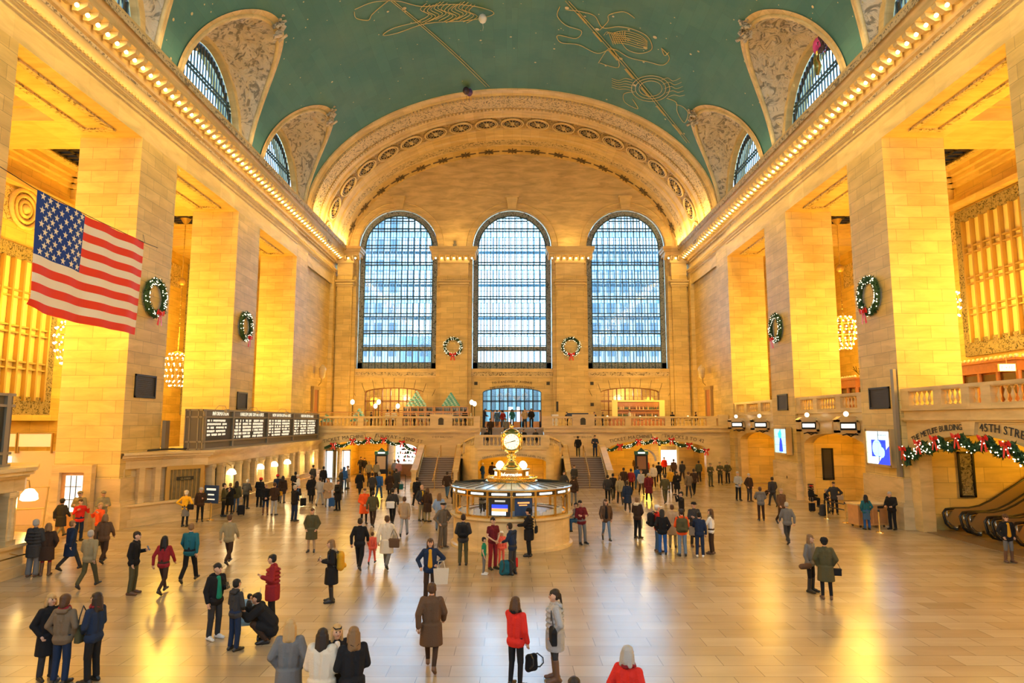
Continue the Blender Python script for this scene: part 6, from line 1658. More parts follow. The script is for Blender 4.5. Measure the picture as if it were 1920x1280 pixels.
def body_mesh(pose, lod):
    k = ('body', pose, lod)
    if k in _PM: return _PM[k]
    J = joints(pose); m = MB(); up = (J['nek'] - J['che']).normalized()
    h = J['head']; f = V((0, -1, 0))
    cap(m, h + V((0, .012, .028)), h + V((0, -.004, -.012)), .092, .088); cap(m, h + V((0, -.028, -.045)), h + V((0, -.045, -.075)), .062, .042)
    cap(m, h + V((0, -.098, .01)), h + V((0, -.112, -.022)), .009, .015, 6)
    for s in (-1, 1): cap(m, h + V((s * .088, .01, .01)), h + V((s * .09, .012, -.02)), .018, .014, 6)
    cap(m, J['nek'], h + V((0, .01, -.08)), .06, .052)
    c = J['che']; p = J['pel']
    for s in (-1, 1): cap(m, c + V((s * .075, 0, 0)), p + V((s * .06, 0, .06)), .105, .10)
    cap(m, J['shol'], J['shor'], .055, .055); cap(m, p + V((-.06, 0, 0)), p + V((.06, 0, 0)), .105, .105); cap(m, c, J['nek'], .11, .06)
    for n in 'lr':
        cap(m, J['sho' + n], J['elb' + n], .052, .04); cap(m, J['elb' + n], J['wri' + n], .04, .028); cap(m, J['hip' + n], J['kne' + n], .085, .055); cap(m, J['kne' + n], J['ank' + n], .054, .036)
        w, e = J['wri' + n], J['fin' + n]; d = (e - w).normalized(); cap(m, w, w + d * .075, .028, .032)
        cap(m, J['ank' + n], J['toe' + n], .036, .03)
    me = remesh(m, .012 if lod == 0 else .021, 'person_body', 2 if lod == 0 else 1)
    m2 = MB()
    for s in (-1, 1):
        m2.m = 1; m2.ball(h + V((s * .034, -.086, .018)), .0125, 6, 5)
    m2.m = 2; m2.tube([h + V((-.024, -.088, -.048)), h + V((0, -.096, -.05)), h + V((.024, -.088, -.048))], .006, 5)
    m2.m = 3
    for s in (-1, 1): m2.tube([h + V((s * .018, -.094, .040)), h + V((s * .05, -.082, .042))], .004, 4)
    m2.m = 0
    for n, sg in (('l', -1), ('r', 1)):
        w, e = J['wri' + n], J['fin' + n]; d = (e - w).normalized(); side = d.cross(V((0, -1, .2)))
        side = side.normalized() if side.length > .1 else V((1, 0, 0)); nrm = side.cross(d).normalized(); b0 = w + d * .085
        for q, ln in zip((-1.5, -.5, .5, 1.5), (.062, .075, .07, .055)):
            a0 = b0 + side * q * .017; a1 = a0 + d * ln * .55 + nrm * .004; a2 = a1 + (d * .75 + nrm * .6).normalized() * ln * .5
            m2.tube([a0, a1, a2], [.0095, .009, .007], 5)
        t0 = w + d * .03 - side * .026; m2.tube([t0, t0 + (d * .6 - side * .7).normalized() * .035, t0 + (d * .9 - side * .3).normalized() * .062], [.012, .0105, .008], 5)
    finish(me, m2); _PM[k] = me; return me
def trouser_mesh(pose, kind, lod):
    k = ('leg', pose, kind, lod)
    if k in _PM: return _PM[k]
    J = joints(pose); m = MB(); p = J['pel']; a, b, c = {'t': (.10, .078, .066), 's': (.095, .068, .05), 'w': (.108, .095, .09)}[kind]
    cap(m, p + V((-.065, 0, -.01)), p + V((.065, 0, -.01)), .118, .118); cap(m, p + V((-.05, 0, .08)), p + V((.05, 0, .08)), .108, .108)
    for n in 'lr': cap(m, J['hip' + n], J['kne' + n], a, b); cap(m, J['kne' + n], J['ank' + n] + V((0, 0, .03)), b, c)
    me = remesh(m, .014 if lod == 0 else .023, 'trousers'); _PM[k] = me; return me
def shoe_mesh(pose, boots, lod):
    k = ('shoe', pose, boots, lod)
    if k in _PM: return _PM[k]
    J = joints(pose); m = MB()
    for n in 'lr':
        a, t = J['ank' + n], J['toe' + n]; d = t - a; hl = a - V((d.x, d.y, 0)) * .3; hl.z = max(.042, a.z - .045) if a.z < .12 else a.z - .04
        cap(m, hl, t, .046, .040); cap(m, a + V((0, 0, .02)), hl, .05, .046); cap(m, a, a.lerp(t, .6), .05, .042)
        if boots: cap(m, J['kne' + n].lerp(a, .25), a, .072, .056)
    me = remesh(m, .012 if lod == 0 else .02, 'footwear', 1); _PM[k] = me; return me
def top_mesh(pose, kind, lod):
    """j jacket, c long coat, w sweater/shirt, p puffer coat, t t-shirt, o oversize cape coat"""
    k = ('top', pose, kind, lod)
    if k in _PM: return _PM[k]
    J = joints(pose); m = MB(); c, p = J['che'], J['pel']; g = {'j': .022, 'c': .03, 'w': .012, 'p': .034, 't': .008, 'o': .055}[kind]
    for s in (-1, 1): cap(m, c + V((s * .078, 0, .02)), p + V((s * .062, 0, .10)), .112 + g, .108 + g)
    cap(m, J['shol'] + V((0, 0, .0)), J['shor'], .06 + g * .7, .06 + g * .7); cap(m, c, J['nek'] + V((0, 0, -.01)), .115 + g, .066 + g * .4)
    low = p + V((0, 0, -.06 if kind != 't' else .0))
    cap(m, low + V((-.065, 0, 0)), low + V((.065, 0, 0)), .118 + g, .118 + g)
    if kind in 'cpo' and p.z > .8:
        zb = {'c': .52, 'p': .60, 'o': .42}[kind]; wb = {'c': 1.12, 'p': 1.0, 'o': 1.35}[kind]
        n = 14; prof = [(0, 1.02, 1.0), (1, .95, 1.0), (1, .80, 1.04), (1, zb, wb), (0, zb, wb)]
        m.grid(lambda i, j: (prof[i][0] * (.19 + g) * prof[i][2] * math.cos(2 * PI * j / n), prof[i][0] * (.15 + g) * prof[i][2] * math.sin(2 * PI * j / n), prof[i][1]), 4, n, closed=True)
    if kind in 'cpo' and p.z < .6: cap(m, J['hipl'], J['knel'].lerp(J['hipl'], .3), .13, .11); cap(m, J['hipr'], J['kner'].lerp(J['hipr'], .3), .13, .11)
    for n in 'lr':
        e = J['elb' + n]; w = J['wri' + n]
        if kind == 't': cap(m, J['sho' + n], J['sho' + n].lerp(e, .55), .064, .056)
        else: cap(m, J['sho' + n], e, .058 + g, .048 + g * .9); cap(m, e, e.lerp(w, .93), .047 + g * .9, .038 + g * .7)
    if kind == 'p':
        z = .66
        while z < 1.42: 
            r = 1.0; n = 12; m.tube([((.205) * math.cos(2 * PI * i / n), (.165) * math.sin(2 * PI * i / n), z) for i in range(n + 1)], .03, 5, False); z += .1
    me = remesh(m, .014 if lod == 0 else .023, 'top'); _PM[k] = me; return me
def hair_mesh(pose, kind, lod):
    """s short, l long, b bun, c curly, f bob, p ponytail"""
    k = ('hair', pose, kind, lod)
    if k in _PM: return _PM[k]
    h = joints(pose)['head']; m = MB(); e = .012 if kind == 'c' else 0
    cap(m, h + V((0, .028, .045)), h + V((0, .03, .0)), .100 + e, .092 + e); cap(m, h + V((0, -.012, .066)), h + V((0, -.03, .062)), .082 + e, .062 + e)
    for s in (-1, 1): cap(m, h + V((s * .07, .02, .02)), h + V((s * .078, .025, -.02)), .032, .022)
    if kind in 'lf':
        dz = -.30 if kind == 'l' else -.13
        cap(m, h + V((0, .05, -.01)), h + V((0, .07, dz * .6)), .09, .075)
        for s in (-1, 1): cap(m, h + V((s * .055, .05, .0)), h + V((s * .075, .085, dz)), .062, .04); cap(m, h + V((s * .078, .01, .01)), h + V((s * .098, .02, dz * .85)), .032, .026)
    if kind == 'b': cap(m, h + V((0, .13, .05)), h + V((0, .135, .045)), .042, .042)
    if kind == 'p': cap(m, h + V((0, .12, .02)), h + V((0, .15, -.16)), .03, .02)
    if kind == 'c': cap(m, h + V((0, .05, -.02)), h + V((0, .06, -.06)), .10, .09)
    me = remesh(m, .012 if lod == 0 else .02, 'hair', 1)
    _PM[k] = me; return me
def hat_mesh(pose, kind, lod):
    k = ('hat', pose, kind)
    if k in _PM: return _PM[k]
    h = joints(pose)['head']; m = MB()
    if kind == 'k': m.lathe([(.106, .04), (.108, .08), (.085, .125), (0, .14)], h + V((0, .01, 0)), 14); m.obox(h + V((0, -.13, .05)), (1, 0, 0), (0, 1, -.2), (0, .2, 1), .07, .055, .008)
    elif kind == 'n': m.lathe([(.108, .015), (.114, .04), (.11, .08), (.08, .135), (0, .155)], h + V((0, .015, 0)), 14)
    elif kind == 'h': m.lathe([(.0, .05), (.17, .045), (.17, .055), (.10, .06), (.10, .14), (.085, .15), (0, .145)], h + V((0, .01, 0)), 16)
    elif kind == 'z': m.lathe([(.10, .045), (.135, .06), (.13, .09), (.09, .115), (0, .12)], h + V((0, -.005, 0)), 16)
    me = m.mesh('hat', ['cloth_tmp'], True); me.materials.clear(); _PM[k] = me; return me
plain('cloth_tmp', (.1, .1, .1))
def child(par, name, me, mat):
    o = bpy.data.objects.new(name, me)
    if len(me.materials) == 0: me.materials.append(None)
    o.material_slots[0].link = 'OBJECT'; o.material_slots[0].material = mat
    COL.objects.link(o); o.parent = par; return o
TOPN = dict(j='jacket', c='long_coat', w='sweater', p='puffer_coat', t='t_shirt', o='wide_coat')
def person(loc, h, ang, pose, hair, top, bot, label, lod=1, skin='a', shoe='b', extra='', group=None, tilt=0.):
    """hair 'l:br' (+hat 'k:red'), top 'j:navy', bot 't:jean'"""
    loc = Vector(loc)
    if loc.z < .5:
        d = loc - BC; d.z = 0
        if 'inside' not in label and d.length < 2.98: d = d.normalized() * 2.98; loc = Vector((BC.x + d.x, BC.y + d.y, loc.z))
        if 35.9 < loc.y < 57 and loc.x < -15.35: loc.x = -15.35
        if 33.5 < loc.y <= 35.9: loc.x = max(loc.x, -17.0 + (loc.y - 33.9) * .83)
        if loc.y < 23.5 and loc.x < -15.6: loc.x = -15.6
        if 50 < loc.y < 57.8 and 7.0 < abs(loc.x) < 7.9: loc.x = math.copysign(8.1, loc.x)
    me = body_mesh(pose, lod)
    if len(me.materials) == 0:
        for _ in range(4): me.materials.append(None)
    o = bpy.data.objects.new('person', me); COL.objects.link(o)
    hk = hair.split('+')[0]; hcol = hk.split(':')[1] if ':' in hk else 'br'
    for i, mt in enumerate((sk(skin), MATS['eye_dark'], MATS['lip'], hm(hcol))): o.material_slots[i].link = 'OBJECT'; o.material_slots[i].material = mt
    sc = h / 1.76; o.scale = (sc, sc, sc); o.location = loc; o.rotation_euler = (0, math.radians(tilt), math.radians(ang))
    tag(o, label, 'person', group)
    if hk[0] != 'x': child(o, 'hair', hair_mesh(pose, hk[0], lod), hm(hcol))
    if '+' in hair: q = hair.split('+')[1]; child(o, 'hat', hat_mesh(pose, q[0], lod), cloth(q[2:], PAL[q[2:]]))
    tk, tc = top.split(':'); child(o, TOPN[tk], top_mesh(pose, tk, lod), cloth(tc, PAL[tc]))
    bk, bc = bot.split(':')
    if bk == 'k': child(o, 'tights', trouser_mesh(pose, 's', lod), cloth(bc, PAL[bc]))
    elif bk != 'n': child(o, 'trousers', trouser_mesh(pose, bk, lod), cloth(bc, PAL[bc]))
    sm = {'b': 'shoe_black', 'n': 'shoe_brown', 'w': 'shoe_white', 'B': 'shoe_black', 'N': 'shoe_brown'}[shoe]
    child(o, 'boots' if shoe in 'BN' else 'footwear', shoe_mesh(pose, shoe in 'BN', lod), MATS[sm])
    J = joints(pose); nk = J['nek']; hd = J['head']
    for ex in extra.split():
        q, _, cc = ex.partition(':')
        m = MB()
        if q == 'hood': cap(m, nk + V((-.07, .10, -.02)), nk + V((.07, .10, -.02)), .055, .055); cap(m, nk + V((-.09, .02, .02)), nk + V((.09, .02, .02)), .05, .05)
        elif q == 'hoodup': cap(m, hd + V((0, .04, .04)), hd + V((0, .04, -.06)), .118, .11); cap(m, nk + V((0, .04, .02)), hd + V((0, .03, -.06)), .09, .11)
        elif q == 'scarf': m.tube([nk + V((.088 * math.cos(a), .085 * math.sin(a), .02 + .015 * math.sin(a * 3))) for a in [2 * PI * i / 14 for i in range(15)]], .04, 6, False); cap(m, nk + V((.02, -.09, 0)), nk + V((.05, -.13, -.22)), .035, .03)
        elif q == 'shirt': cap(m, nk + V((0, -.075, -.06)), V((0, J['pel'].y - .12, J['pel'].z + .05)), .06, .075)
        elif q == 'vest': cap(m, J['che'] + V((-.06, -.03, .03)), J['che'] + V((.06, -.03, .03)), .15, .15); cap(m, J['che'] + V((-.06, -.03, -.12)), J['che'] + V((.06, -.03, -.12)), .15, .15)
        elif q == 'skirt':
            n = 12; m.grid(lambda i, j: ((.15, .17, .20)[i] * math.cos(2 * PI * j / n), (.125, .14, .17)[i] * math.sin(2 * PI * j / n), (.98, .75, .52)[i]), 2, n, closed=True)
        elif q == 'glasses': m.tube([hd + V((-.075, .02, .085)), hd + V((-.05, -.085, .075)), hd + V((.05, -.085, .075)), hd + V((.075, .02, .085))], .012, 5)
        nm = {'hood': 'hood', 'hoodup': 'hood', 'scarf': 'scarf', 'shirt': 'shirt_front', 'vest': 'vest', 'skirt': 'skirt', 'glasses': 'sunglasses'}[q]
        if q in ('skirt', 'glasses', 'scarf'): me2 = m.mesh(nm, ['cloth_tmp'], True); me2.materials.clear()
        else: me2 = remesh(m, .016 if lod == 0 else .026, nm)
        child(o, nm, me2, cloth(cc, PAL[cc]))
    return o
# ---- carried things, each a thing of its own
def anchor(o, p):
    """world position of local point p of person o"""
    a = o.rotation_euler.z; sc = o.scale.x; q = Vector(p) * sc
    return Vector((o.location.x + q.x * math.cos(a) - q.y * math.sin(a), o.location.y + q.x * math.sin(a) + q.y * math.cos(a), o.location.z + q.z))
def bag(kind, o, p, col, label, rz=None, sc=1.0):
    t = thing(kind, label, {'tote_bag': 'bag', 'shoulder_bag': 'bag', 'backpack': 'backpack', 'suitcase': 'suitcase', 'phone': 'phone', 'camera': 'camera', 'cane': 'cane', 'coat': 'coat', 'hat': 'hat'}.get(kind, 'bag'), anchor(o, p) if o else p, (o.rotation_euler.z if o and rz is None else (rz or 0)), scale=sc)
    c = cloth(col, PAL[col]) if col in PAL else MATS[col]
    m = MB()
    if kind == 'backpack':
        cap(m, (-.08, .0, .13), (.08, .0, .13), .10, .10); cap(m, (-.09, .0, -.12), (.09, .0, -.12), .10, .10); cap(m, (-.08, 0, .13), (-.09, 0, -.12), .1, .1); cap(m, (.08, 0, .13), (.09, 0, -.12), .1, .1)
        b = child(t, 'pack_body', remesh(m, .02, 'pack_body'), c); m = MB(); cap(m, (-.06, .09, -.1), (.06, .09, -.1), .06, .06); child(t, 'front_pocket', remesh(m, .02, 'front_pocket'), c)
        m = MB()
        for s in (-1, 1): m.tube([(s * .09, -.06, -.1), (s * .16, -.16, -.08), (s * .16, -.30, .05), (s * .15, -.29, .18), (s * .1, -.12, .25), (s * .08, -.05, .2)], .018, 5)
        m.build('strap', 'cable_black', t)
    elif kind == 'shoulder_bag':
        m.obox((0, 0, 0), (1, 0, 0), (0, 1, 0), (0, 0, 1), .15, .05, .11); cap(m, (-.12, 0, .1), (.12, 0, .1), .05, .05); child(t, 'bag_body', remesh(m, .018, 'bag_body'), c)
        m = MB(); m.tube([(-.13, 0, .1), (-.07, -.02, .25), (.02, -.03, .4), (.09, -.02, .25), (.13, 0, .1)], .010, 5); m.build('strap', 'cable_black', t)
    elif kind == 'tote_bag':
        m.prism([(-.16, -.2), (.16, -.2), (.19, .17), (-.19, .17)], 'y', -.05, .05); me = m.mesh('bag_body', ['cloth_tmp']); me.materials.clear(); child(t, 'bag_body', me, c)
        m = MB()
        for y in (-.04, .04): m.tube([(-.1, y, .16), (-.06, y, .34), (.06, y, .34), (.1, y, .16)], .009, 5)
        me = m.mesh('handle', ['cloth_tmp']); me.materials.clear(); child(t, 'handle', me, c)
    elif kind == 'suitcase':
        m.obox((0, 0, .33), (1, 0, 0), (0, 1, 0), (0, 0, 1), .2, .12, .27); child(t, 'case', remesh(m, .03, 'case'), c)
        m = MB(); m.tube([(-.1, 0, .6), (-.1, 0, .98), (.1, 0, .98), (.1, 0, .6)], .012, 5); m.build('pull_handle', 'grey_metal', t)
        m = MB()
        for x in (-.15, .15): m.ball((x, 0, .035), .035, 6, 5)
        m.build('wheel', 'cable_black', t)
    elif kind == 'phone':
        m.obox((0, 0, 0), (1, 0, 0), (0, .5, .86), (0, .86, -.5), .038, .075, .005); m.build('case', 'black_panel', t); m = MB(); m.obox((0, .004, .006), (1, 0, 0), (0, .5, .86), (0, .86, -.5), .033, .068, .004); m.build('screen', 'screen_pale', t)
    elif kind == 'camera':
        m.obox((0, 0, 0), (1, 0, 0), (0, 1, 0), (0, 0, 1), .07, .035, .045); m.build('camera_body', 'black_panel', t); m = MB(); m.tube([(0, -.03, 0), (0, -.12, 0)], .033, 8); m.build('lens', 'black_panel', t)
    return t
plain('grey_metal', (.4, .4, .4), .3, .9)
plain('cloth_lb', (.25, .38, .5), .7)
# ================================================================== who stands where
def PP(mode, u, v, h=1.7, z=0.0):
    if mode == 'f': q = pz(u, v - 2, z)
    else:
        r = ray(u, v); t = (z + h - CZ) / r.z; q = Vector((r.x * t, r.y * t, z))
    return q
def p(mode, u, v, h, ang, pose, hair, top, bot, label, lod=1, z=0.0, **k):
    q = PP(mode, u, v, h, z); return person(q, h, ang, pose, hair, top, bot, 'person ' + label, lod, **k)
# --- front row
a1 = p('h', 98, 1112, 1.62, 60, 'pocket', 'f:bl', 'c:black', 't:char', 'with chin-length fair hair and dark coat, half behind the brown tweed jacket', 0)
a2 = p('h', 124, 1114, 1.66, 178, 'pocket', 'c:br', 'j:tweed', 't:navy', 'with curly brown hair, maroon scarf and brown tweed jacket, seen from behind', 0, extra='scarf:wine hood:tweed')
a3 = p('h', 182, 1110, 1.68, -100, 'clasp', 'l:dk', 'j:navy', 't:black', 'with long dark wavy hair and navy jacket, right of the brown tweed jacket', 0, extra='scarf:wine')
bag('shoulder_bag', a3, (-.05, -.27, .93), 'olive', 'patterned olive satchel worn by the long-haired person in navy', sc=1.3)
a4 = p('h', 66, 973, 1.82, 182, 'clasp', 's:gy', 'p:char', 'w:grey', 'heavily built in dark jacket and grey trousers, at the near left booth', 0, shoe='n')
a5 = p('h', 92, 980, 1.68, 200, 'pocket', 'f:lb', 'c:dbrown', 's:wine', 'in a dark coat and reddish boots, arm around the big person by the booth', 0, shoe='N')
a6 = p('f', 247, 1116, 1.80, 95, 'text', 's:dk', 'j:black', 't:olive', 'in a dark jacket looking at a phone, alone on the left of the floor', 0, shoe='n', extra='')
bag('phone', a6, (.05, -.36, 1.27), 'black', 'phone held by the lone dark jacketed person on the left of the floor')
p('h', 310, 1004, 1.66, 175, 'walk', 'l:bk', 'w:wine', 's:dbrown', 'with black hair and dark red top walking away', 0)
p('f', 353, 1094, 1.82, 184, 'walk_m', 's:lb', 'w:teal', 't:black', 'in a dark teal shirt and black trousers walking away', 0)
a7 = p('f', 400, 1200, 1.72, 60, 'text', 'b:bk', 'j:black', 't:char', 'with a hair bun and black hoodie reading a phone near the stroller', 0, shoe='w', extra='hood:black shirt:green')
bag('phone', a7, (.05, -.36, 1.27), 'black', 'phone held by the person with the hair bun'); bag('backpack', a7, (-.02, .2, 1.18), 'lgrey', 'small pale backpack on the person with the hair bun', sc=.7)
p('f', 438, 1221, 1.52, 150, 'clasp', 's:bk', 'w:char', 't:navy', 'child with short black hair in a grey-brown sweater, standing behind the stroller', 0, extra='hood:char')
p('f', 497, 1206, 1.75, -75, 'crouch', 's:bk', 'o:black', 't:dbrown', 'crouching in a black coat, leaning towards the stroller', 0)
a8 = p('h', 514, 1038, 1.68, -80, 'text', 's:bk', 'p:wine', 't:black', 'in a maroon quilted jacket with a dark cap, facing the stroller', 0, extra='', )
p('h', 545, 1160, 1.70, 185, 'pocket', 'l:bl', 'c:grey', 's:char', 'with long fair hair and grey-black coat, back turned, left of the white coat', 0)
p('h', 606, 1177, 1.68, 170, 'clasp', 'l:dk', 'o:cream', 't:char', 'in a wide cream coat with dark brown hair, seen from behind', 0)
a9 = p('h', 632, 1168, 1.60, 25, 'text', 'l:bl', 'j:black', 't:navy', 'with a fair fringe, sunglasses on the head and striped shirt, holding a phone', 0, extra='shirt:white glasses:black')
bag('phone', a9, (.04, -.38, 1.30), 'black', 'bright phone held by the person with sunglasses on the head', sc=1.4)
p('h', 663, 1174, 1.70, -150, 'clasp', 'l:lb', 'c:black', 't:black', 'in a black wool coat with fair-brown hair, back turned, right of the cream coat', 0, extra='scarf:black')
a10 = p('f', 620, 1131, 1.72, -75, 'phone', 'f:lb', 'c:black', 'k:dbrown', 'in a short black coat with fur hood and heeled boots, reading a phone', 0, shoe='B', extra='hood:tan')
bag('backpack', a10, (.0, .24, 1.13), 'mustard', 'orange-yellow backpack worn with the black fur hooded coat', sc=1.15); bag('phone', a10, (0, -.36, 1.22), 'black', 'phone held by the person with the orange backpack')
# stroller
q = PP('f', 466, 1198); t = thing('stroller', 'light folding stroller with white crossed frame beside the crouching person', 'stroller', q, .3)
m = MB()
for s in (-1, 1):
    m.tube([(s * .22, -.35, .08), (s * .2, .18, 1.0), (s * .2, .28, 1.05)], .014, 5); m.tube([(s * .22, .35, .08), (s * .2, -.12, .62)], .014, 5)
    m.tube([(s * .22, .2, .4), (-s * .22, .22, .8)], .01, 4)
m.build('frame', 'grey_metal', t); m = MB(); m.obox((0, 0, .62), (1, 0, 0), (0, .5, .86), (0, .86, -.5), .17, .26, .02); m.obox((0, -.14, .38), (1, 0, 0), (0, 1, 0), (0, 0, 1), .17, .16, .02); m.build('seat', 'cloth_lb', t)
for x in (-.22, .22):
    for y in (-.35, .35): m = MB(); m.tube([(x - .02, y, .075), (x + .02, y, .075)], .075, 12); m.build('wheel', 'rubber', t)
person(q + Vector((.0, -.08, .28)), .98, 120, 'sit', 's:bk', 'w:char', 't:grey', 'person small child with dark hair seated in the stroller', 1)
# --- middle
p('f', 583, 1037, 1.66, 5, 'pocket', 's:br', 'c:olive', 'k:tan', 'in an olive-grey skirted coat facing the camera, alone', 1, extra='')
p('f', 427, 1060, 1.72, 175, 'walk', 's:br', 'j:khaki', 't:dbrown', 'in a khaki jacket striding away in front of the poster stand', 1)
p('f', 673, 1070, 1.72, 178, 'walk', 's:dk', 'j:black', 't:black', 'in a black jacket and trousers walking away beside the coral child', 0)
p('f', 697, 1060, 1.12, 178, 'walk_m', 's:br', 'j:coral', 's:coral', 'small child in coral red next to the black jacket', 0)
a11 = p('f', 724, 1068, 1.78, 175, 'walk', 's:br', 'c:cream', 't:grey', 'in a long cream coat walking away beside the coral child', 0)
bag('shoulder_bag', a11, (-.28, .1, .85), 'brown', 'reddish brown bag beside the long cream coat', sc=1.2)
a12 = p('h', 807, 1009, 1.70, 8, 'hip', 'l:br', 'j:navy', 't:dbrown', 'with long brown hair, yellow top and open navy jacket, hand on hip', 0, shoe='N', extra='shirt:mustard')
bag('tote_bag', a12, (.32, -.12, .72), 'cream', 'cream tote bag hanging beside the person in the yellow top', sc=1.15)
p('h', 810, 1092, 1.72, 180, 'walk', 's:br', 'c:brown', 's:dbrown', 'in a brown coat walking away in front of the person in the yellow top', 0, shoe='n')
a13 = p('f', 842, 1027, 1.76, 40, 'hip', 's:gy+z:black', 'j:tweed', 'w:tweed', 'elderly in flat cap and tweed suit with a cane beside the booth', 0, shoe='n')
m = MB(); m.tube([(0, 0, .02), (.10, .06, .86), (.16, .1, .88)], .012, 6); o = m.build('cane', 'cable_black'); tag(o, 'thin black walking cane of the elderly person in the flat cap', 'cane'); o.location = PP('f', 820, 1030)
a14 = p('f', 868, 1061, 1.74, 182, 'clasp', 's:dk', 'j:char', 't:olive', 'in dark clothes with a backpack, just left of the child in green', 0)
bag('backpack', a14, (0, .22, 1.2), 'black', 'black backpack on the dark figure left of the child in green')
p('f', 907, 1079, 1.20, 85, 'stand', 's:bk', 't:green', 's:grey', 'child with black hair in a green top beside the booth', 0, shoe='w')
a15 = p('f', 924, 1069, 1.74, 35, 'clasp', 's:bk', 't:maroon', 't:wine', 'in a maroon T-shirt holding a jacket in front of the booth display', 0)
p('f', 940, 1062, 1.18, 20, 'stand', 'l:bl+k:white', 'j:coral', 's:coral', 'child in a coral coat and pale hat leaning on the person in maroon', 0)
bag('backpack', None, PP('f', 947, 1080) + Vector((0, 0, .24)), 'teal', 'bright teal backpack standing on the floor by the booth', rz=.4, sc=1.1)
bag('suitcase', None, PP('f', 965, 1066), 'red', 'small red case on the floor by the booth', rz=.3, sc=.55)
p('f', 961, 1079, 1.70, -120, 'lean', 's:dk', 'w:navy', 't:char', 'in a navy sweater bending over the teal backpack', 0)
a16 = p('f', 986, 1040, 1.76, -100, 'reach', 's:bk+n:black', 'p:black', 't:black', 'in a black winter jacket and beanie standing at the booth counter', 0)
bag('shoulder_bag', a16, (.05, .28, .98), 'black', 'round black bag on the hip of the person at the booth counter')
a17 = p('f', 1087, 1022, 1.78, 20, 'cross', 's:bk', 'w:maroon', 't:grey', 'with dark beard and maroon sweater leaning at the right end of the booth', 0, tilt=-4)
p('h', 1072, 924, 1.62, -60, 'sit', 's:dk', 'w:lgrey', 't:blue', 'in a pale top half hidden behind the one leaning on the booth', 1, z=.3)
# --- front centre
a18 = p('h', 967, 1118, 1.66, 145, 'reach', 'f:br', 'j:red', 's:black', 'in a bright red jacket with brown hair, facing the grey puffer coat', 0, extra='scarf:black')
a19 = p('h', 1040, 1104, 1.72, -85, 'pocket', 'p:dk', 'p:lgrey', 's:char', 'in a long pale grey quilted coat and tall boots, with ponytail', 0, shoe='N', extra='hood:lgrey')
bag('shoulder_bag', a19, (.27, -.08, .93), 'black', 'black shoulder bag over the pale grey quilted coat', sc=1.2)
bag('backpack', None, anchor(a18, (-.1, -.42, .38)), 'black', 'small dark bag hanging low between the red jacket and the grey coat', sc=.75, rz=.6)
p('h', 1177, 1210, 1.70, 140, 'pocket', 'f:gy', 'j:red', 't:char', 'in a red jacket cut off by the bottom edge right of centre', 0, extra='scarf:wine')
p('h', 1076, 1268, 1.62, 180, 'stand', 's:dk', 'j:black', 't:black', 'of whom only the dark crown of the head shows at the bottom edge', 0)
# --- right of centre
p('f', 1137, 1016, 1.74, 2, 'walk', 'l:br', 'j:brown', 's:ljean', 'with long hair, brown coat and blue jeans walking towards the camera', 1, extra='shirt:black')
a20 = p('f', 1196, 1011, 1.74, 135, 'clasp', 's:lb', 'j:dbrown', 't:black', 'with a pale hood and brown jacket holding a shopping bag, right of the booth', 0, extra='hood:cream')
bag('tote_bag', a20, (.14, -.25, .62), 'lgrey', 'pale blue-grey shopping bag held by the brown jacketed person', sc=1.1)
a21 = p('f', 1234, 1036, 1.78, 95, 'clasp', 's:gy+k:white', 'w:red', 't:jean', 'in a white cap and red top with a black backpack', 0, shoe='n')
bag('backpack', a21, (0, .26, 1.2), 'black', 'large black backpack of the person in the white cap', sc=1.2)
p('f', 1243, 1041, 1.66, 178, 'pocket', 's:gy', 'j:black', 't:blue', 'in a black coat with grey hood up and blue jeans, seen from behind', 0, extra='hoodup:char')
a22 = p('f', 1280, 1044, 1.72, 180, 'clasp', 's:dk+k:char', 'j:orange', 't:ljean', 'in an orange jacket and pale jeans, seen from behind', 0)
bag('backpack', a22, (.04, .22, 1.17), 'olive', 'olive green backpack on the orange jacket', sc=1.2)
p('f', 1262, 1028, 1.68, 160, 'pocket', 's:br', 'c:tan', 't:khaki', 'in a tan coat between the grey hood and the orange jacket', 1)
a23 = p('h', 1277, 921, 1.74, -80, 'photo', 's:bk', 'w:black', 't:black', 'in a black sweater raising a camera to the eye', 0)
bag('camera', a23, (.0, -.27, 1.62), 'black', 'camera held up by the person in the black sweater')
p('f', 1303, 1026, 1.76, 10, 'cross', 's:dk+k:black', 'j:char', 't:char', 'in a black cap and dark jacket facing the camera behind the navy sweater', 0, shoe='n')
a24 = p('f', 1313, 1046, 1.64, 165, 'reach', 's:bk', 'w:navy', 't:navy', 'in navy sweater and navy trousers with a pale bag strap', 0, shoe='w')
bag('shoulder_bag', a24, (.2, -.2, .95), 'tan', 'tan shoulder bag on the navy sweater', sc=1.3)
p('f', 1335, 1040, 1.68, -120, 'reach', 'l:br', 'w:white', 't:dbrown', 'with long brown hair in a white sweater holding a dark coat', 0, shoe='n', extra='scarf:khaki')
m = MB(); cap(m, (0, 0, 0), (.16, .02, -.3), .08, .07); cap(m, (.1, 0, -.1), (.28, .0, -.38), .06, .05); o = child(None, 'coat', remesh(m, .02, 'coat'), cloth('char', PAL['char'])); tag(o, 'dark coat draped from the arm of the person in the white sweater', 'coat'); o.location = anchor(a24, (.38, -.52, 1.05))
a25 = p('f', 1522, 1112, 1.68, 40, 'text', 'l:lb', 'j:grey', 's:black', 'with long fair-brown hair in a grey coat, left of the dark olive coat', 0, shoe='B')
bag('hat', a25, (-.38, -.05, .78), 'brown', 'brown round hat held low beside the grey coat') if False else None
m = MB(); cap(m, (-.1, 0, 0), (.1, 0, .02), .09, .09); o = child(None, 'handbag', remesh(m, .02, 'handbag'), cloth('brown', PAL['brown'])); tag(o, 'round brown handbag hanging beside the grey coat', 'bag'); o.location = anchor(a25, (-.36, -.02, .82))
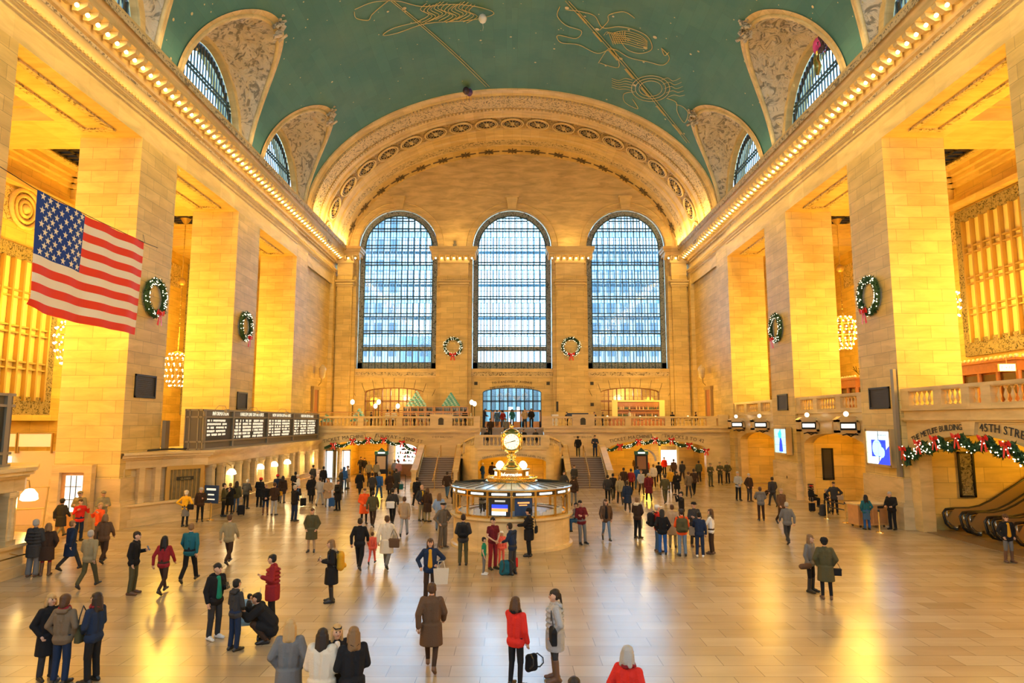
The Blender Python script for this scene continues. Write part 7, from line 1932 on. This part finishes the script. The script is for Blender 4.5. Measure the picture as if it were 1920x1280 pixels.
a26 = p('f', 1551, 1125, 1.70, 165, 'pocket', 's:bk+n:black', 'c:olive', 's:black', 'in a long dark olive coat and black hat, seen from behind', 0, shoe='n')
bag('shoulder_bag', a26, (-.3, .02, .78), 'black', 'small black bag hanging from the olive coat', sc=.8)
p('f', 1893, 1056, 1.68, -5, 'pocket', 'c:br', 'j:black', 's:grey', 'with curly brown hair, leather jacket and yellow shirt at the right edge', 0, shoe='N', extra='shirt:mustard')
# --- right wall
p('f', 1385, 940, 1.82, 5, 'clasp', 's:gy', 'w:lgrey', 't:black', 'in a pale grey shirt and black trousers near the far right arch', 1)
p('f', 1406, 942, 1.74, 20, 'pocket', 's:gy', 'j:dbrown', 't:char', 'in a dark brown jacket beside the pale grey shirt', 1, shoe='n', extra='hood:black')
p('f', 1482, 934, 1.78, -70, 'pocket', 's:dk', 'j:black', 't:black', 'in black standing against the pier below the tall cyan screen', 1)
person(PP('f', 1449, 930), 1.74, -70, 'floor', 's:dk', 'j:char', 't:dbrown', 'person sitting on the floor with legs stretched by the farther right pier', 1)
p('f', 1450, 952, 1.74, 180, 'walk', 's:dk', 'j:char', 't:char', 'in charcoal walking away left of the brown jacket pair', 1)
p('f', 1467, 985, 1.72, 10, 'walk', 's:lb+n:tan', 'j:brown', 't:dbrown', 'in a rust brown jacket and pale hat walking towards the camera on the right', 1)
p('f', 1478, 1022, 1.70, 180, 'walk_m', 's:gy', 'j:grey', 't:char', 'in a grey jacket walking away behind the olive coat', 1)
p('h', 1425, 911, 1.72, 170, 'lean', 's:br', 'j:grey', 't:dbrown', 'stooping in a grey jacket in front of the pale grey shirt', 1)
a27 = person(PP('f', 1522, 952), 1.68, 80, 'sit', 's:dk+n:red', 'p:black', 't:black', 'person in a red beanie seated on a case inside the queue', 1)
bag('suitcase', None, PP('f', 1523, 961), 'black', 'black case under the person in the red beanie', rz=.3, sc=.8)
bag('backpack', None, PP('f', 1543, 968) + Vector((0, 0, .25)), 'char', 'dark bundle bag on the floor by the queue belt', rz=.9, sc=1.5)
p('f', 1551, 964, 1.3, 30, 'cross', 's:br+n:tan', 'c:black', 't:black', 'short in a black coat and tan hat beside the dark bundle', 1)
a28 = p('f', 1566, 966, 1.74, -20, 'hip', 's:dk', 'j:char', 't:black', 'in a dark jacket with hand on hip behind the queue belt', 1)
bag('shoulder_bag', a28, (.3, -.05, .9), 'tan', 'tan bag of the person behind the queue belt')
person(Vector((16.55, 31.75, 0)), 1.60, 178, 'pocket', 'l:bk', 'w:teal', 't:blue', 'person in blue-grey standing in front of the wooden desk', 1, extra='skirt:jean')
person(Vector((17.75, 31.75, 0)), 1.80, -60, 'lean', 's:gy', 'j:black', 't:black', 'person grey haired in black leaning on the wooden desk', 1)
p('f', 1333, 914, 1.80, 15, 'cross', 's:br+k:khaki', 'j:olive', 't:olive', 'uniformed with tan cap, nearest of three by the far right door', 1)
p('f', 1351, 910, 1.78, -10, 'cross', 's:br+k:khaki', 'j:olive', 't:black', 'uniformed with tan cap, middle of three by the far right door', 1)
p('f', 1365, 908, 1.78, -40, 'pocket', 's:br+k:khaki', 'w:olive', 't:black', 'uniformed with tan cap leaning on the wall, farthest of three', 1)
# --- soldiers and left wall
person(Vector((-19.75, 31.0, 0)), 1.84, 10, 'cross', 's:dk+k:camo', 'p:camo', 'w:camo', 'person soldier in camouflage and vest standing left beside the glazed door', 0, extra='vest:khaki')
person(Vector((-18.75, 31.1, 0)), 1.84, 40, 'cross', 's:dk+k:camo', 'j:camo', 'w:camo', 'person soldier in camouflage with arms folded by the ticket office corner', 0, shoe='N')
p('f', 112, 1010, 1.66, 170, 'walk', 's:dk+n:char', 'c:char', 't:khaki', 'in a grey coat walking past the near left booth lamp', 1)
p('f', 129, 1072, 1.66, 150, 'walk_m', 's:lb', 'c:navy', 't:char', 'in a navy and brown coat right of the pair at the booth', 1, extra='skirt:dbrown')
p('f', 146, 1016, 1.74, 60, 'arms', 's:br', 'w:red', 't:navy', 'in a red top with arms raised in front of the glazed door', 1)
p('h', 189, 942, 1.70, -20, 'arms', 's:bl', 'j:orange', 't:char', 'in a bright orange jacket in front of the soldier with the vest', 1)
p('f', 192, 1058, 1.72, 185, 'walk', 'f:lb', 'j:brown', 't:dbrown', 'in a brown jacket walking away below the orange jacket', 1)
p('f', 163, 1105, 1.72, 180, 'walk_m', 's:gy', 'j:khaki', 't:olive', 'in a greenish khaki jacket left of the dark phone reader', 1)
a29 = p('f', 346, 989, 1.70, 175, 'hip', 's:wh+n:cream', 'w:yellow', 's:black', 'in a bright yellow jacket and cream hat in front of the ticket office', 0, extra='skirt:grey')
bag('shoulder_bag', a29, (-.28, .05, .95), 'black', 'black bag worn with the bright yellow jacket')
a30 = p('f', 374, 980, 1.70, 25, 'text', 's:dk+n:lgrey', 'j:dbrown', 's:black', 'with grey knit hat and brown jacket reading a phone by the dark poster', 0)
p('f', 362, 970, 1.74, 120, 'arms', 's:dk', 'w:olive', 't:black', 'in green-brown raising an arm behind the yellow jacket', 1)
p('f', 417, 966, 1.68, 185, 'reach_m', 's:lb', 'c:black', 's:black', 'in a black coat at the ticket window next to the olive jacket', 1)
p('f', 431, 956, 1.74, 170, 'lean', 's:gy', 'j:char', 't:black', 'in a dark jacket facing the ticket window beyond the black coat', 1)
a31 = p('f', 437, 962, 1.70, 178, 'stand', 'l:dk', 'j:olive', 's:jean', 'with long dark hair in an olive jacket pulling a wheeled case', 1)
bag('suitcase', None, PP('f', 452, 968), 'black', 'black wheeled case behind the olive jacket', rz=.3, sc=.9)
for (u, v, md, h, an, po, ha, to, bo, lb, kw) in (
    (488, 894, 'h', 1.74, 175, 'lean', 's:dk+n:red', 'p:black', 't:black', 'in a red beanie and black jacket at the ticket window left of centre', {}),
    (497, 967, 'f', 1.66, 20, 'clasp', 's:bl', 'j:black', 's:navy', 'fair haired in a black jacket and brown ankle boots', dict(shoe='N')),
    (513, 968, 'f', 1.74, 175, 'clasp', 's:br', 'j:dbrown', 't:lgrey', 'in a dark jacket and pale grey trousers with a camouflage bag', {}),
    (521, 889, 'h', 1.70, -170, 'reach', 's:dk+n:red', 'j:navy', 't:black', 'in a red beanie and navy jacket at the middle ticket windows', {}),
    (529, 945, 'f', 1.66, 180, 'stand', 'l:dk', 'p:dbrown', 't:grey', 'in a dark brown quilted coat beside the red beanie', {}),
    (551, 979, 'f', 1.80, 150, 'photo', 's:gy', 'j:black', 't:navy', 'in a black jacket and dark jeans taking a picture near the ticket windows', {}),
    (553, 883, 'h', 1.74, 170, 'lean', 's:bk', 'j:black', 't:black', 'in black at the ticket window behind the picture taker', {}),
    (560, 889, 'h', 1.64, -60, 'text', 's:bl+n:cream', 'w:white', 't:jean', 'with pale hat and white top at the ticket windows', {}),
    (583, 946, 'f', 1.72, 190, 'walk', 's:br', 'c:black', 't:black', 'in a black coat dragging a tilted black case', {}),
    (588, 871, 'h', 1.78, 150, 'pocket', 's:dk', 'j:char', 't:black', 'tall in charcoal at the far ticket windows', {}),
    (599, 951, 'f', 1.70, 178, 'walk_m', 's:dk', 'j:lgrey', 't:lgrey', 'in pale grey left of the tan fur collar coat', {}),
    (614, 952, 'f', 1.68, 30, 'clasp', 'l:lb', 'c:tan', 's:khaki', 'in a tan coat with long fair hair holding a blue case', {}),
    (633, 959, 'f', 1.70, -30, 'reach', 's:dk', 'p:black', 't:black', 'all in black facing the tan coat', {}),
    (607, 871 + 3, 'h', 1.70, 180, 'stand', 's:bk', 'j:black', 't:black', 'in black just past the tall charcoal figure', {}),
    (640, 878, 'h', 1.70, 120, 'pocket', 's:gy', 'j:char', 't:char', 'in charcoal left of the blue hood', {}),
    (646, 875, 'h', 1.66, 170, 'stand', 's:dk', 'j:blue', 't:jean', 'in a bright blue hood near the left garlanded arch', dict(extra='hoodup:blue')),
    (652, 918, 'f', 1.72, -60, 'text', 's:br', 'c:tan', 't:khaki', 'in a tan raincoat reading beside the blue hood', {}),
    (656, 885, 'f', 1.80, 15, 'cross', 's:dk', 'j:black', 't:black', 'guard in black standing under the left garland', {}),
    (674, 931, 'f', 1.68, 178, 'walk', 's:dk', 'c:black', 's:black', 'in a black knee-length coat walking away alone near the left arch', {}),
    (676, 892, 'f', 1.68, 0, 'walk', 's:bk', 'j:char', 't:black', 'dark small figure walking out of the left arch', {}),
    (683, 894, 'f', 1.66, 0, 'walk_m', 'l:bk', 'j:black', 's:char', 'dark figure with long hair beside the one leaving the left arch', {}),
    (691, 905, 'f', 1.70, 180, 'walk', 's:bl', 'j:khaki', 't:dbrown', 'in khaki in the crowd under the dark poster case', {}),
    (697, 940, 'f', 1.74, 180, 'walk', 's:dk', 'j:char', 't:black', 'in charcoal walking away beside the bright blue jacket', {}),
    (710, 938, 'f', 1.76, 175, 'walk_m', 's:gy', 'j:blue', 't:jean', 'in a bright blue jacket walking away near the left stairs', {}),
    (705, 905, 'f', 1.68, 178, 'stand', 's:dk', 'j:camo', 't:dbrown', 'in mottled brown in front of the left poster case', {}),
    (730, 935, 'f', 1.72, 182, 'walk', 's:dk', 'c:dbrown', 't:black', 'in a dark brown coat, left one of the walking pair by the left stairs', {}),
    (742, 930, 'f', 1.78, 178, 'walk_m', 's:dk', 'c:char', 't:black', 'in a charcoal coat, right one of the walking pair by the left stairs', {}),
    (747, 902, 'f', 1.68, 170, 'stand', 's:dk', 'j:pink', 't:grey', 'in a pale pink jacket behind the charcoal coat', {}),
    (740, 900, 'f', 1.68, 170, 'walk', 's:lb', 'j:lgrey', 't:char', 'in pale grey next to the pink jacket', {}),
    (765, 886, 'f', 1.72, -160, 'stand', 's:bl', 'j:mustard', 't:grey', 'in mustard by the foot of the left stair parapet', {}),
    (770, 892, 'f', 1.72, 160, 'stand', 's:dk', 'j:dbrown', 't:char', 'in dark brown next to the mustard figure', {}),
    (682, 984, 'f', 1.72, 20, 'clasp', 's:br', 'c:orange', 's:black', 'in a long orange-red coat holding a camera', dict(lod=0)),
    (698, 990, 'f', 1.70, 180, 'walk', 's:dk', 'j:olive', 't:dbrown', 'in dark olive walking behind the orange-red coat', {}),
    (735, 985, 'f', 1.74, 178, 'walk', 's:bk', 'j:char', 't:black', 'in black-grey with a white bag in the centre left', {}),
    (757, 1008, 'f', 1.72, 180, 'walk_m', 's:br', 'j:tan', 't:lgrey', 'in faded tan and pale trousers in the centre left', {}),
    (781, 952, 'f', 1.72, -150, 'walk', 's:bk', 'p:black', 't:black', 'in a black jacket behind the bald one in yellow', {}),
    (790, 978, 'f', 1.80, 40, 'pocket', 'x', 'j:char', 't:khaki', 'bald with a yellow shirt under a dark jacket left of the booth', dict(extra='shirt:yellow', lod=0)),
    (801, 980, 'f', 1.68, 150, 'pocket', 'f:br', 'c:dbrown', 't:khaki', 'brown haired in a dark long coat beside the bald one', dict(lod=0)),
    (823, 996, 'f', 1.70, 178, 'pocket', 'l:lb', 'j:lblue', 't:ljean', 'in faded light blue left of the booth', {}),
    (848, 905, 'f', 1.74, 150, 'lean', 's:dk', 'j:black', 't:black', 'in black at the bottom of the left flight of stairs', {}),
    (860, 906, 'f', 1.76, -30, 'walk', 's:lb', 'j:tweed', 't:char', 'in tweed coming off the left stairs', {}),
    (838, 936, 'f', 1.72, 170, 'walk', 's:dk', 'j:dbrown', 't:jean', 'in dark brown crossing in front of the left stairs', {}),
    (855, 965, 'f', 1.80, 180, 'stand', 's:dk', 'c:black', 't:black', 'tall in black close behind the left side of the booth', {}),
    (905, 910, 'f', 1.72, 120, 'pocket', 's:wh', 'j:blue', 't:jean', 'white haired in blue behind the booth in front of the lower arch', {}),
    (923, 911, 'f', 1.80, 180, 'stand', 's:dk', 'j:dbrown', 't:black', 'dark figure in front of the glowing lower level arch', {}),
    (1058, 935, 'f', 1.74, -40, 'walk', 's:dk', 'j:char', 't:black', 'dark figure behind the right side of the booth', {}),
    (1076, 950, 'f', 1.74, 170, 'walk_m', 's:dk', 'j:dbrown', 't:grey', 'in dark brown at the foot of the right stairs', {}),
    (1077, 918, 'f', 1.74, 10, 'walk', 's:br', 'j:char', 't:dbrown', 'brown figure just stepping off the right stairs', {}),
    (1140, 945, 'f', 1.72, 170, 'walk', 's:dk', 'j:char', 't:black', 'dark figure by the outer parapet of the right stairs', {}),
    (1150, 940, 'f', 1.70, 180, 'walk_m', 's:bk', 'j:black', 't:char', 'in black next to the right hoop barrier', {}),
    (1163, 948, 'f', 1.72, 180, 'walk', 's:lb', 'j:khaki', 't:char', 'in khaki entering the right garlanded arch', {}),
    (1170, 925, 'f', 1.74, 180, 'stand', 's:dk', 'j:dbrown', 't:char', 'in brown near the barrier inside the right crowd', {}),
    (1177, 962, 'f', 1.70, 176, 'walk', 's:dk', 'c:navy', 't:char', 'in a navy coat at the near left of the right crowd', {}),
    (1184, 925, 'f', 1.66, 170, 'walk_m', 's:dk', 'j:wine', 't:black', 'in wine red in the right crowd beside the navy coat', {}),
    (1196, 921, 'f', 1.76, 180, 'walk', 's:dk', 'j:blue', 't:jean', 'in blue in the middle of the right crowd', {}),
    (1203, 930, 'f', 1.70, 0, 'walk', 's:lb', 'j:lgrey', 't:dbrown', 'in pale grey walking out of the right arch', {}),
    (1217, 942, 'f', 1.76, 178, 'walk', 's:gy', 'c:maroon', 't:black', 'in a long maroon coat in the right crowd', {}),
    (1226, 915, 'f', 1.74, 180, 'stand', 's:lb', 'j:cream', 't:dbrown', 'in cream beyond the maroon coat', {}),
    (1236, 908, 'f', 1.72, 175, 'walk', 's:bk', 'j:black', 't:black', 'in black beyond the maroon coat, deep in the arch', {}),
    (1248, 946, 'f', 1.76, 180, 'walk_m', 's:dk', 'j:olive', 't:olive', 'in dark olive striding right of the maroon coat', {}),
    (1258, 925, 'f', 1.70, 180, 'stand', 's:lb', 'j:mustard', 't:dbrown', 'in mustard in the right crowd', {}),
    (1270, 932, 'f', 1.64, -15, 'text', 'l:bk', 'c:black', 'k:black', 'pale faced in a black coat with a tan bag in the right crowd', {}),
    (1264, 900, 'f', 1.74, 180, 'stand', 's:dk', 'j:brown', 't:char', 'in brown under the middle of the right garland', {}),
    (1280, 905, 'f', 1.72, 180, 'walk', 's:bk', 'j:char', 't:dbrown', 'in charcoal under the right garland', {}),
    (1292, 935, 'f', 1.70, 175, 'walk', 's:br', 'j:tweed', 't:char', 'in brown tweed right of the pale faced one', {}),
    (1302, 930, 'f', 1.78, 180, 'walk_m', 's:dk', 'j:dbrown', 't:black', 'in dark brown at the right end of the crowd', {}),
    (1311, 905, 'f', 1.74, 180, 'stand', 's:dk', 'j:olive', 't:black', 'in olive at the right end of the crowd, near the arch pier', {}),
    (1213, 900, 'f', 1.72, 0, 'walk', 's:dk', 'w:orange', 't:char', 'with an orange top far inside the right arch', {}),
    (1246, 893, 'f', 1.70, 0, 'stand', 's:dk', 'j:red', 't:black', 'with a red top far inside the right arch', {}),
    (1192, 893, 'f', 1.70, 0, 'stand', 's:bl', 'j:brown', 't:black', 'far inside the right arch next to the poster case', {}),
    ):
    lod = kw.pop('lod', 1); p(md, u, v, h, an, po, ha, to, bo, lb, lod, **kw)
bag('suitcase', None, PP('f', 622, 952), 'blue', 'dark blue case beside the tan coat', sc=.9); bag('suitcase', None, PP('f', 568, 951), 'black', 'black case dragged by the black coat', rz=.8, sc=.8)
bag('tote_bag', None, PP('f', 751, 926) + Vector((0, 0, .45)), 'teal', 'teal blue carrier bag beside the charcoal coat')
bag('shoulder_bag', None, PP('f', 733, 985) + Vector((.0, -.25, .95)), 'white', 'white bag on the back of the black-grey figure', sc=1.3)
bag('shoulder_bag', None, PP('f', 530, 945) + Vector((-.1, -.28, .6)), 'mustard', 'yellow bag held behind the dark brown quilted coat')
# --- stairs and balcony
p('f', 1116, 858.5, 1.78, -5, 'cross', 's:dk', 'j:navy', 't:navy', 'in navy leaning at the top of the right lower flight', 1, z=2.1)
p('f', 1084, 859, 1.72, 175, 'walk', 's:dk', 'j:black', 't:olive', 'dark figure walking on the right stair landing', 1, z=2.1)
ZU = 4.43
for (u, h, an, po, ha, to, bo, lb, yy) in ((908, 1.78, 80, 'lean', 's:dk', 'j:navy', 't:navy', 'in navy leaning on the balustrade end left of the doors', 61.0),
    (932, 1.72, 178, 'walk', 's:dk', 'j:jean', 't:navy', 'bluish figure left of the bright middle door', 66.5), (943, 1.66, 180, 'walk', 's:dk', 'j:wine', 't:jean', 'with a reddish top beside the bluish figure at the doors', 66.8),
    (960, 1.80, 180, 'walk', 's:dk', 'j:teal', 't:navy', 'silhouette in the open bright middle door', 66.0), (984, 1.76, 0, 'pocket', 's:br', 'j:tan', 't:navy', 'in a tan top standing on the upper floor right of the open door', 61.5), (996, 1.76, 5, 'pocket', 's:br', 'j:black', 't:black', 'in a black suit next to the tan top above the steps', 61.5)):
    person(Vector(((u - 960) / FPX * yy, yy, ZU)), h, an, po, ha, to, bo, 'person ' + lb, 1)
for (u, z, yy, to, lb) in ((906, 3.32, 57.3, 'black', 'seated at the left end of the upper steps'), (971, 3.32, 57.3, 'dbrown', 'seated on the upper steps in brown, left of a close pair'), (982, 3.32, 57.3, 'black', 'seated on the upper steps in black, right of a close pair'), (1004, 3.32, 57.3, 'char', 'seated at the right end of the upper steps with elbows on knees')):
    person(Vector((max(-2.15, (u - 960) / FPX * yy), yy + .4, 3.06)), 1.72, 0, 'sit', 's:br', 'j:' + to, 't:black', 'person ' + lb, 1)
person(Vector((-.55, 58.4, 3.55)), 1.72, 0, 'walk', 's:br', 'j:grey', 't:navy', 'person stepping down the middle of the upper steps', 1); person(Vector((-1.9, 58.4, 3.55)), 1.72, 0, 'walk_m', 's:dk', 'j:dbrown', 't:black', 'person in dark brown coming down the upper steps on the left', 1)
n = 0
for (x, yy, ang, to, ha, lb) in ((-11.35, 60.9, 150, 'white', 's:bk', 'waiter in white, left of two behind the balustrade'), (-10.7, 60.6, 200, 'white', 's:dk', 'waiter in white, right of two behind the balustrade'), (-12.5, 59.3, 90, 'char', 's:br', 'diner in charcoal beside the low teal tree'), (-9.0, 61.2, 180, 'dbrown', 's:lb', 'diner in brown at the long bar counter rail'), (-7.6, 61.4, 180, 'black', 's:bk', 'diner in black at the long bar counter rail'), (-5.4, 62.0, 170, 'grey', 's:br', 'in grey in front of the pointed tree shelves'), (-4.4, 62.3, 190, 'black', 's:dk', 'in black at the right end of the bar shelves'),
    (4.9, 59.8, -60, 'black', 's:bk', 'diner in black left of the wide black screen'), (7.4, 60.0, 20, 'navy', 's:dk', 'diner in navy right of the wide black screen'), (8.2, 60.3, 60, 'char', 's:lb', 'diner next to the first right table lamp'), (10.6, 60.2, -90, 'white', 's:dk', 'waiter bending in white below the back bar'), (14.4, 60.0, 180, 'black', 's:bk', 'diner in black right of the back bar'), (16.4, 59.6, 90, 'dbrown', 's:dk', 'diner in brown near the right wall of the balcony')):
    person(Vector((x, yy, ZB - .05)), 1.45 if 'diner' in lb else 1.68, ang, 'clasp', ha, 'j:' + to, 't:black', 'person ' + lb, 1)
person(Vector((-1.2, 27.6, 1.30 - .3)), 1.55, 150, 'clasp', 's:gy', 'w:lgrey', 't:char', 'person in pale grey inside the information booth', 1)
GR = dict(wreath='lit wreaths with red bows', garland='lit garlands over the arches', chandelier='chandeliers in the side aisles', gate_sign='lit gate signs', globe_lamp='globe lamps on the balcony', table_lamp='table lamps on the balcony', queue_post='queue posts by the desk', escalator='escalators under the near right arch', wall_grille='bronze grilles on the walls', wall_vent='small vents on the west wall', paper_tree='teal paper box trees', bar_shelf='bar shelves', person='people in the hall', balloon='stray balloons', kiosk='poster cases', ticket_office='ticket offices', departure_board='departure boards', city_building='buildings across the street', suitcase='cases in the hall', backpack='backpacks in the hall', shoulder_bag='bags in the hall', tote_bag='bags in the hall', phone='phones in hand', wall_plaque='plaques on the balcony front', wood_kiosk='wooden kiosks on the right balcony', display_screen='lit screens on the right piers', rail_barrier='barriers by the stairs', wall_torch='torch lamps in the corners', notice_board='white boards', glass_partition='lit fronts under the left arch')
for o in SC.objects:
    k = o.name.split('.')[0]
    if o.parent is None and o.get('label') and not o.get('group') and k in GR: o['group'] = GR[k]
# ================================================================== light
def area(name, loc, rot, sx, sy, power, col, spread=180):
    l = bpy.data.lights.new(name, 'AREA'); l.shape = 'RECTANGLE'; l.size = sx; l.size_y = sy; l.energy = power; l.color = col; l.spread = math.radians(spread)
    o = bpy.data.objects.new(name, l); COL.objects.link(o); o.location = loc; o.rotation_euler = rot; return o
def point(name, loc, power, col, r=.3):
    l = bpy.data.lights.new(name, 'POINT'); l.energy = power; l.color = col; l.shadow_soft_size = r
    o = bpy.data.objects.new(name, l); COL.objects.link(o); o.location = loc; return o
GOLD = (1.0, .57, .045); WARM = (1.0, .64, .13); DAY = (.36, .68, 1.0)
for s in (-1, 1):
    # the rows of cornice bulbs (down) and the lamps laid along the cornice top (up onto the vault)
    area('cornice_bulb_light', (s * 17.55, 28, 21.75), (0, s * .45, 0), .3, 78, 2000, WARM)
    area('cornice_top_light', (s * 17.2, 24, 23.7), (PI, s * .35, 0), .4, 60, 250, (1.0, .76, .42))
    for yc, pw in ((3.6, 1), (15.6, 1), (27.6, 1), (39.4, 1), (51.5, 1), (62, .0)):
        if pw:
            point('chandelier_light', (s * 25.8, yc, 12.0), 2050 * pw, GOLD, 1.2)
    area('aisle_floor_light', (s * 25.5, 30, 5.0), (PI, 0, 0), 3, 60, 520, GOLD)
    point('corner_light', (s * 15.5, 64, 7.2), 260, GOLD, .5)
# daylight through the tall windows
for c in (-12.1, 0, 12.1):
    area('window_daylight', (c, 71.9, 18.5), (-PI / 2, 0, 0), 7.6, 15.5, 3000 if c == 0 else 2000, DAY)
    area('east_daylight', (c, Y0 - .2, 18.5), (PI / 2, 0, 0), 7.6, 15.5, 420, (.85, .9, 1.0))
for x in (-17.3, -6.05, 6.05, 17.3): area('capital_uplight', (x, 67.6, 23.3), (PI - .25, 0, 0), 1.6, .5, 60, (1.0, .64, .2))  # added fill above the capitals to warm the arch, no visible fixtures
for s in (-1, 1):
    area('arch_uplight', (s * 17.0, 62, 23.4), (PI, s * .4, 0), .4, 11, 340, (1.0, .62, .16))  # unseen fill added along the springing to turn the arch soffit golden
    point('passage_light', (s * 12.2, 61.5, 3.3), 330, GOLD, .4); point('balcony_light', (s * 12, 63.5, 7.6), 260, (1.0, .66, .26), .4)
point('lower_passage_light', (0, 53.8, 2.5), 150, GOLD, .3); point('escalator_hall_light', (25.5, 27.6, 4.9), 650, GOLD, .4)
point('gate_hall_light', (20.6, 39.4, 4.7), 200, GOLD, .3); point('gate_hall_light', (20.6, 51.5, 4.7), 200, GOLD, .3); point('gate_hall_light', (24.8, 39.4, 3.5), 200, GOLD, .3); point('gate_hall_light', (24.8, 51.5, 3.5), 200, GOLD, .3)
point('room_light', (-12.25, 72, 8.0), 130, (1.0, .78, .45), .3); point('room_light', (12.25, 72, 8.0), 130, (1.0, .78, .45), .3)
point('booth_light', (0, 28.0, 2.25), 45, (1.0, .85, .6), .2)
for y in (38.2, 42.5, 45.0, 47.6, 51, 54): point('ticket_lamp_light', (-15.8, y, 1.95), 55, (1.0, .75, .35), .15)
point('dome_lamp_light', (-18.4, 25.9, 1.9), 60, WARM, .15)
for y in (15.6, 27.6, 39.4, 51.6):
    for s in (-1, 1): q = point('nave_lamp_light', (s * 19.9, y, 9.5), 700, (1.0, .60, .10), 1.7); q.data.specular_factor = .35  # added fill between the piers, puts extra gold on the floor sides
# ------------------------------------------------------------------ world, camera, view
w = bpy.data.worlds.new('World'); SC.world = w; w.use_nodes = True
nt = w.node_tree; bg = nt.nodes['Background']
tc = N(nt, 'ShaderNodeTexCoord'); sp = N(nt, 'ShaderNodeSeparateXYZ'); L(nt, tc.outputs['Generated'], sp.inputs[0])
rp = N(nt, 'ShaderNodeValToRGB'); rp.color_ramp.elements[0].color = (.50, .78, 1.0, 1); rp.color_ramp.elements[1].color = (.30, .60, 1.0, 1)
rp.color_ramp.elements[0].position = .05; rp.color_ramp.elements[1].position = .8
L(nt, sp.outputs['Z'], rp.inputs['Fac']); L(nt, rp.outputs['Color'], bg.inputs['Color']); bg.inputs['Strength'].default_value = 5.0
cd = bpy.data.cameras.new('Camera'); cam = bpy.data.objects.new('Camera', cd); COL.objects.link(cam)
cd.sensor_width = 36; cd.lens = FPX / 1920 * 36; cd.clip_end = 400; cam.location = (0, 0, CZ); cam.rotation_euler = (PI / 2 + TH, 0, 0)
SC.camera = cam
SC.view_settings.view_transform = 'Standard'; SC.view_settings.look = 'None'; SC.view_settings.gamma = 1; SC.view_settings.use_curve_mapping = False
SC.view_settings.exposure = .28
cy = SC.cycles
cy.use_denoising = True; cy.use_adaptive_sampling = True; cy.adaptive_threshold = .04; cy.max_bounces = 5; cy.diffuse_bounces = 3; cy.glossy_bounces = 3; cy.transmission_bounces = 2; cy.transparent_max_bounces = 8
cy.caustics_reflective = False; cy.caustics_refractive = False; cy.sample_clamp_indirect = 6; cy.use_light_tree = True
try: cy.denoiser = 'OPENIMAGEDENOISE'; cy.denoising_input_passes = 'RGB_ALBEDO_NORMAL'
except Exception: pass
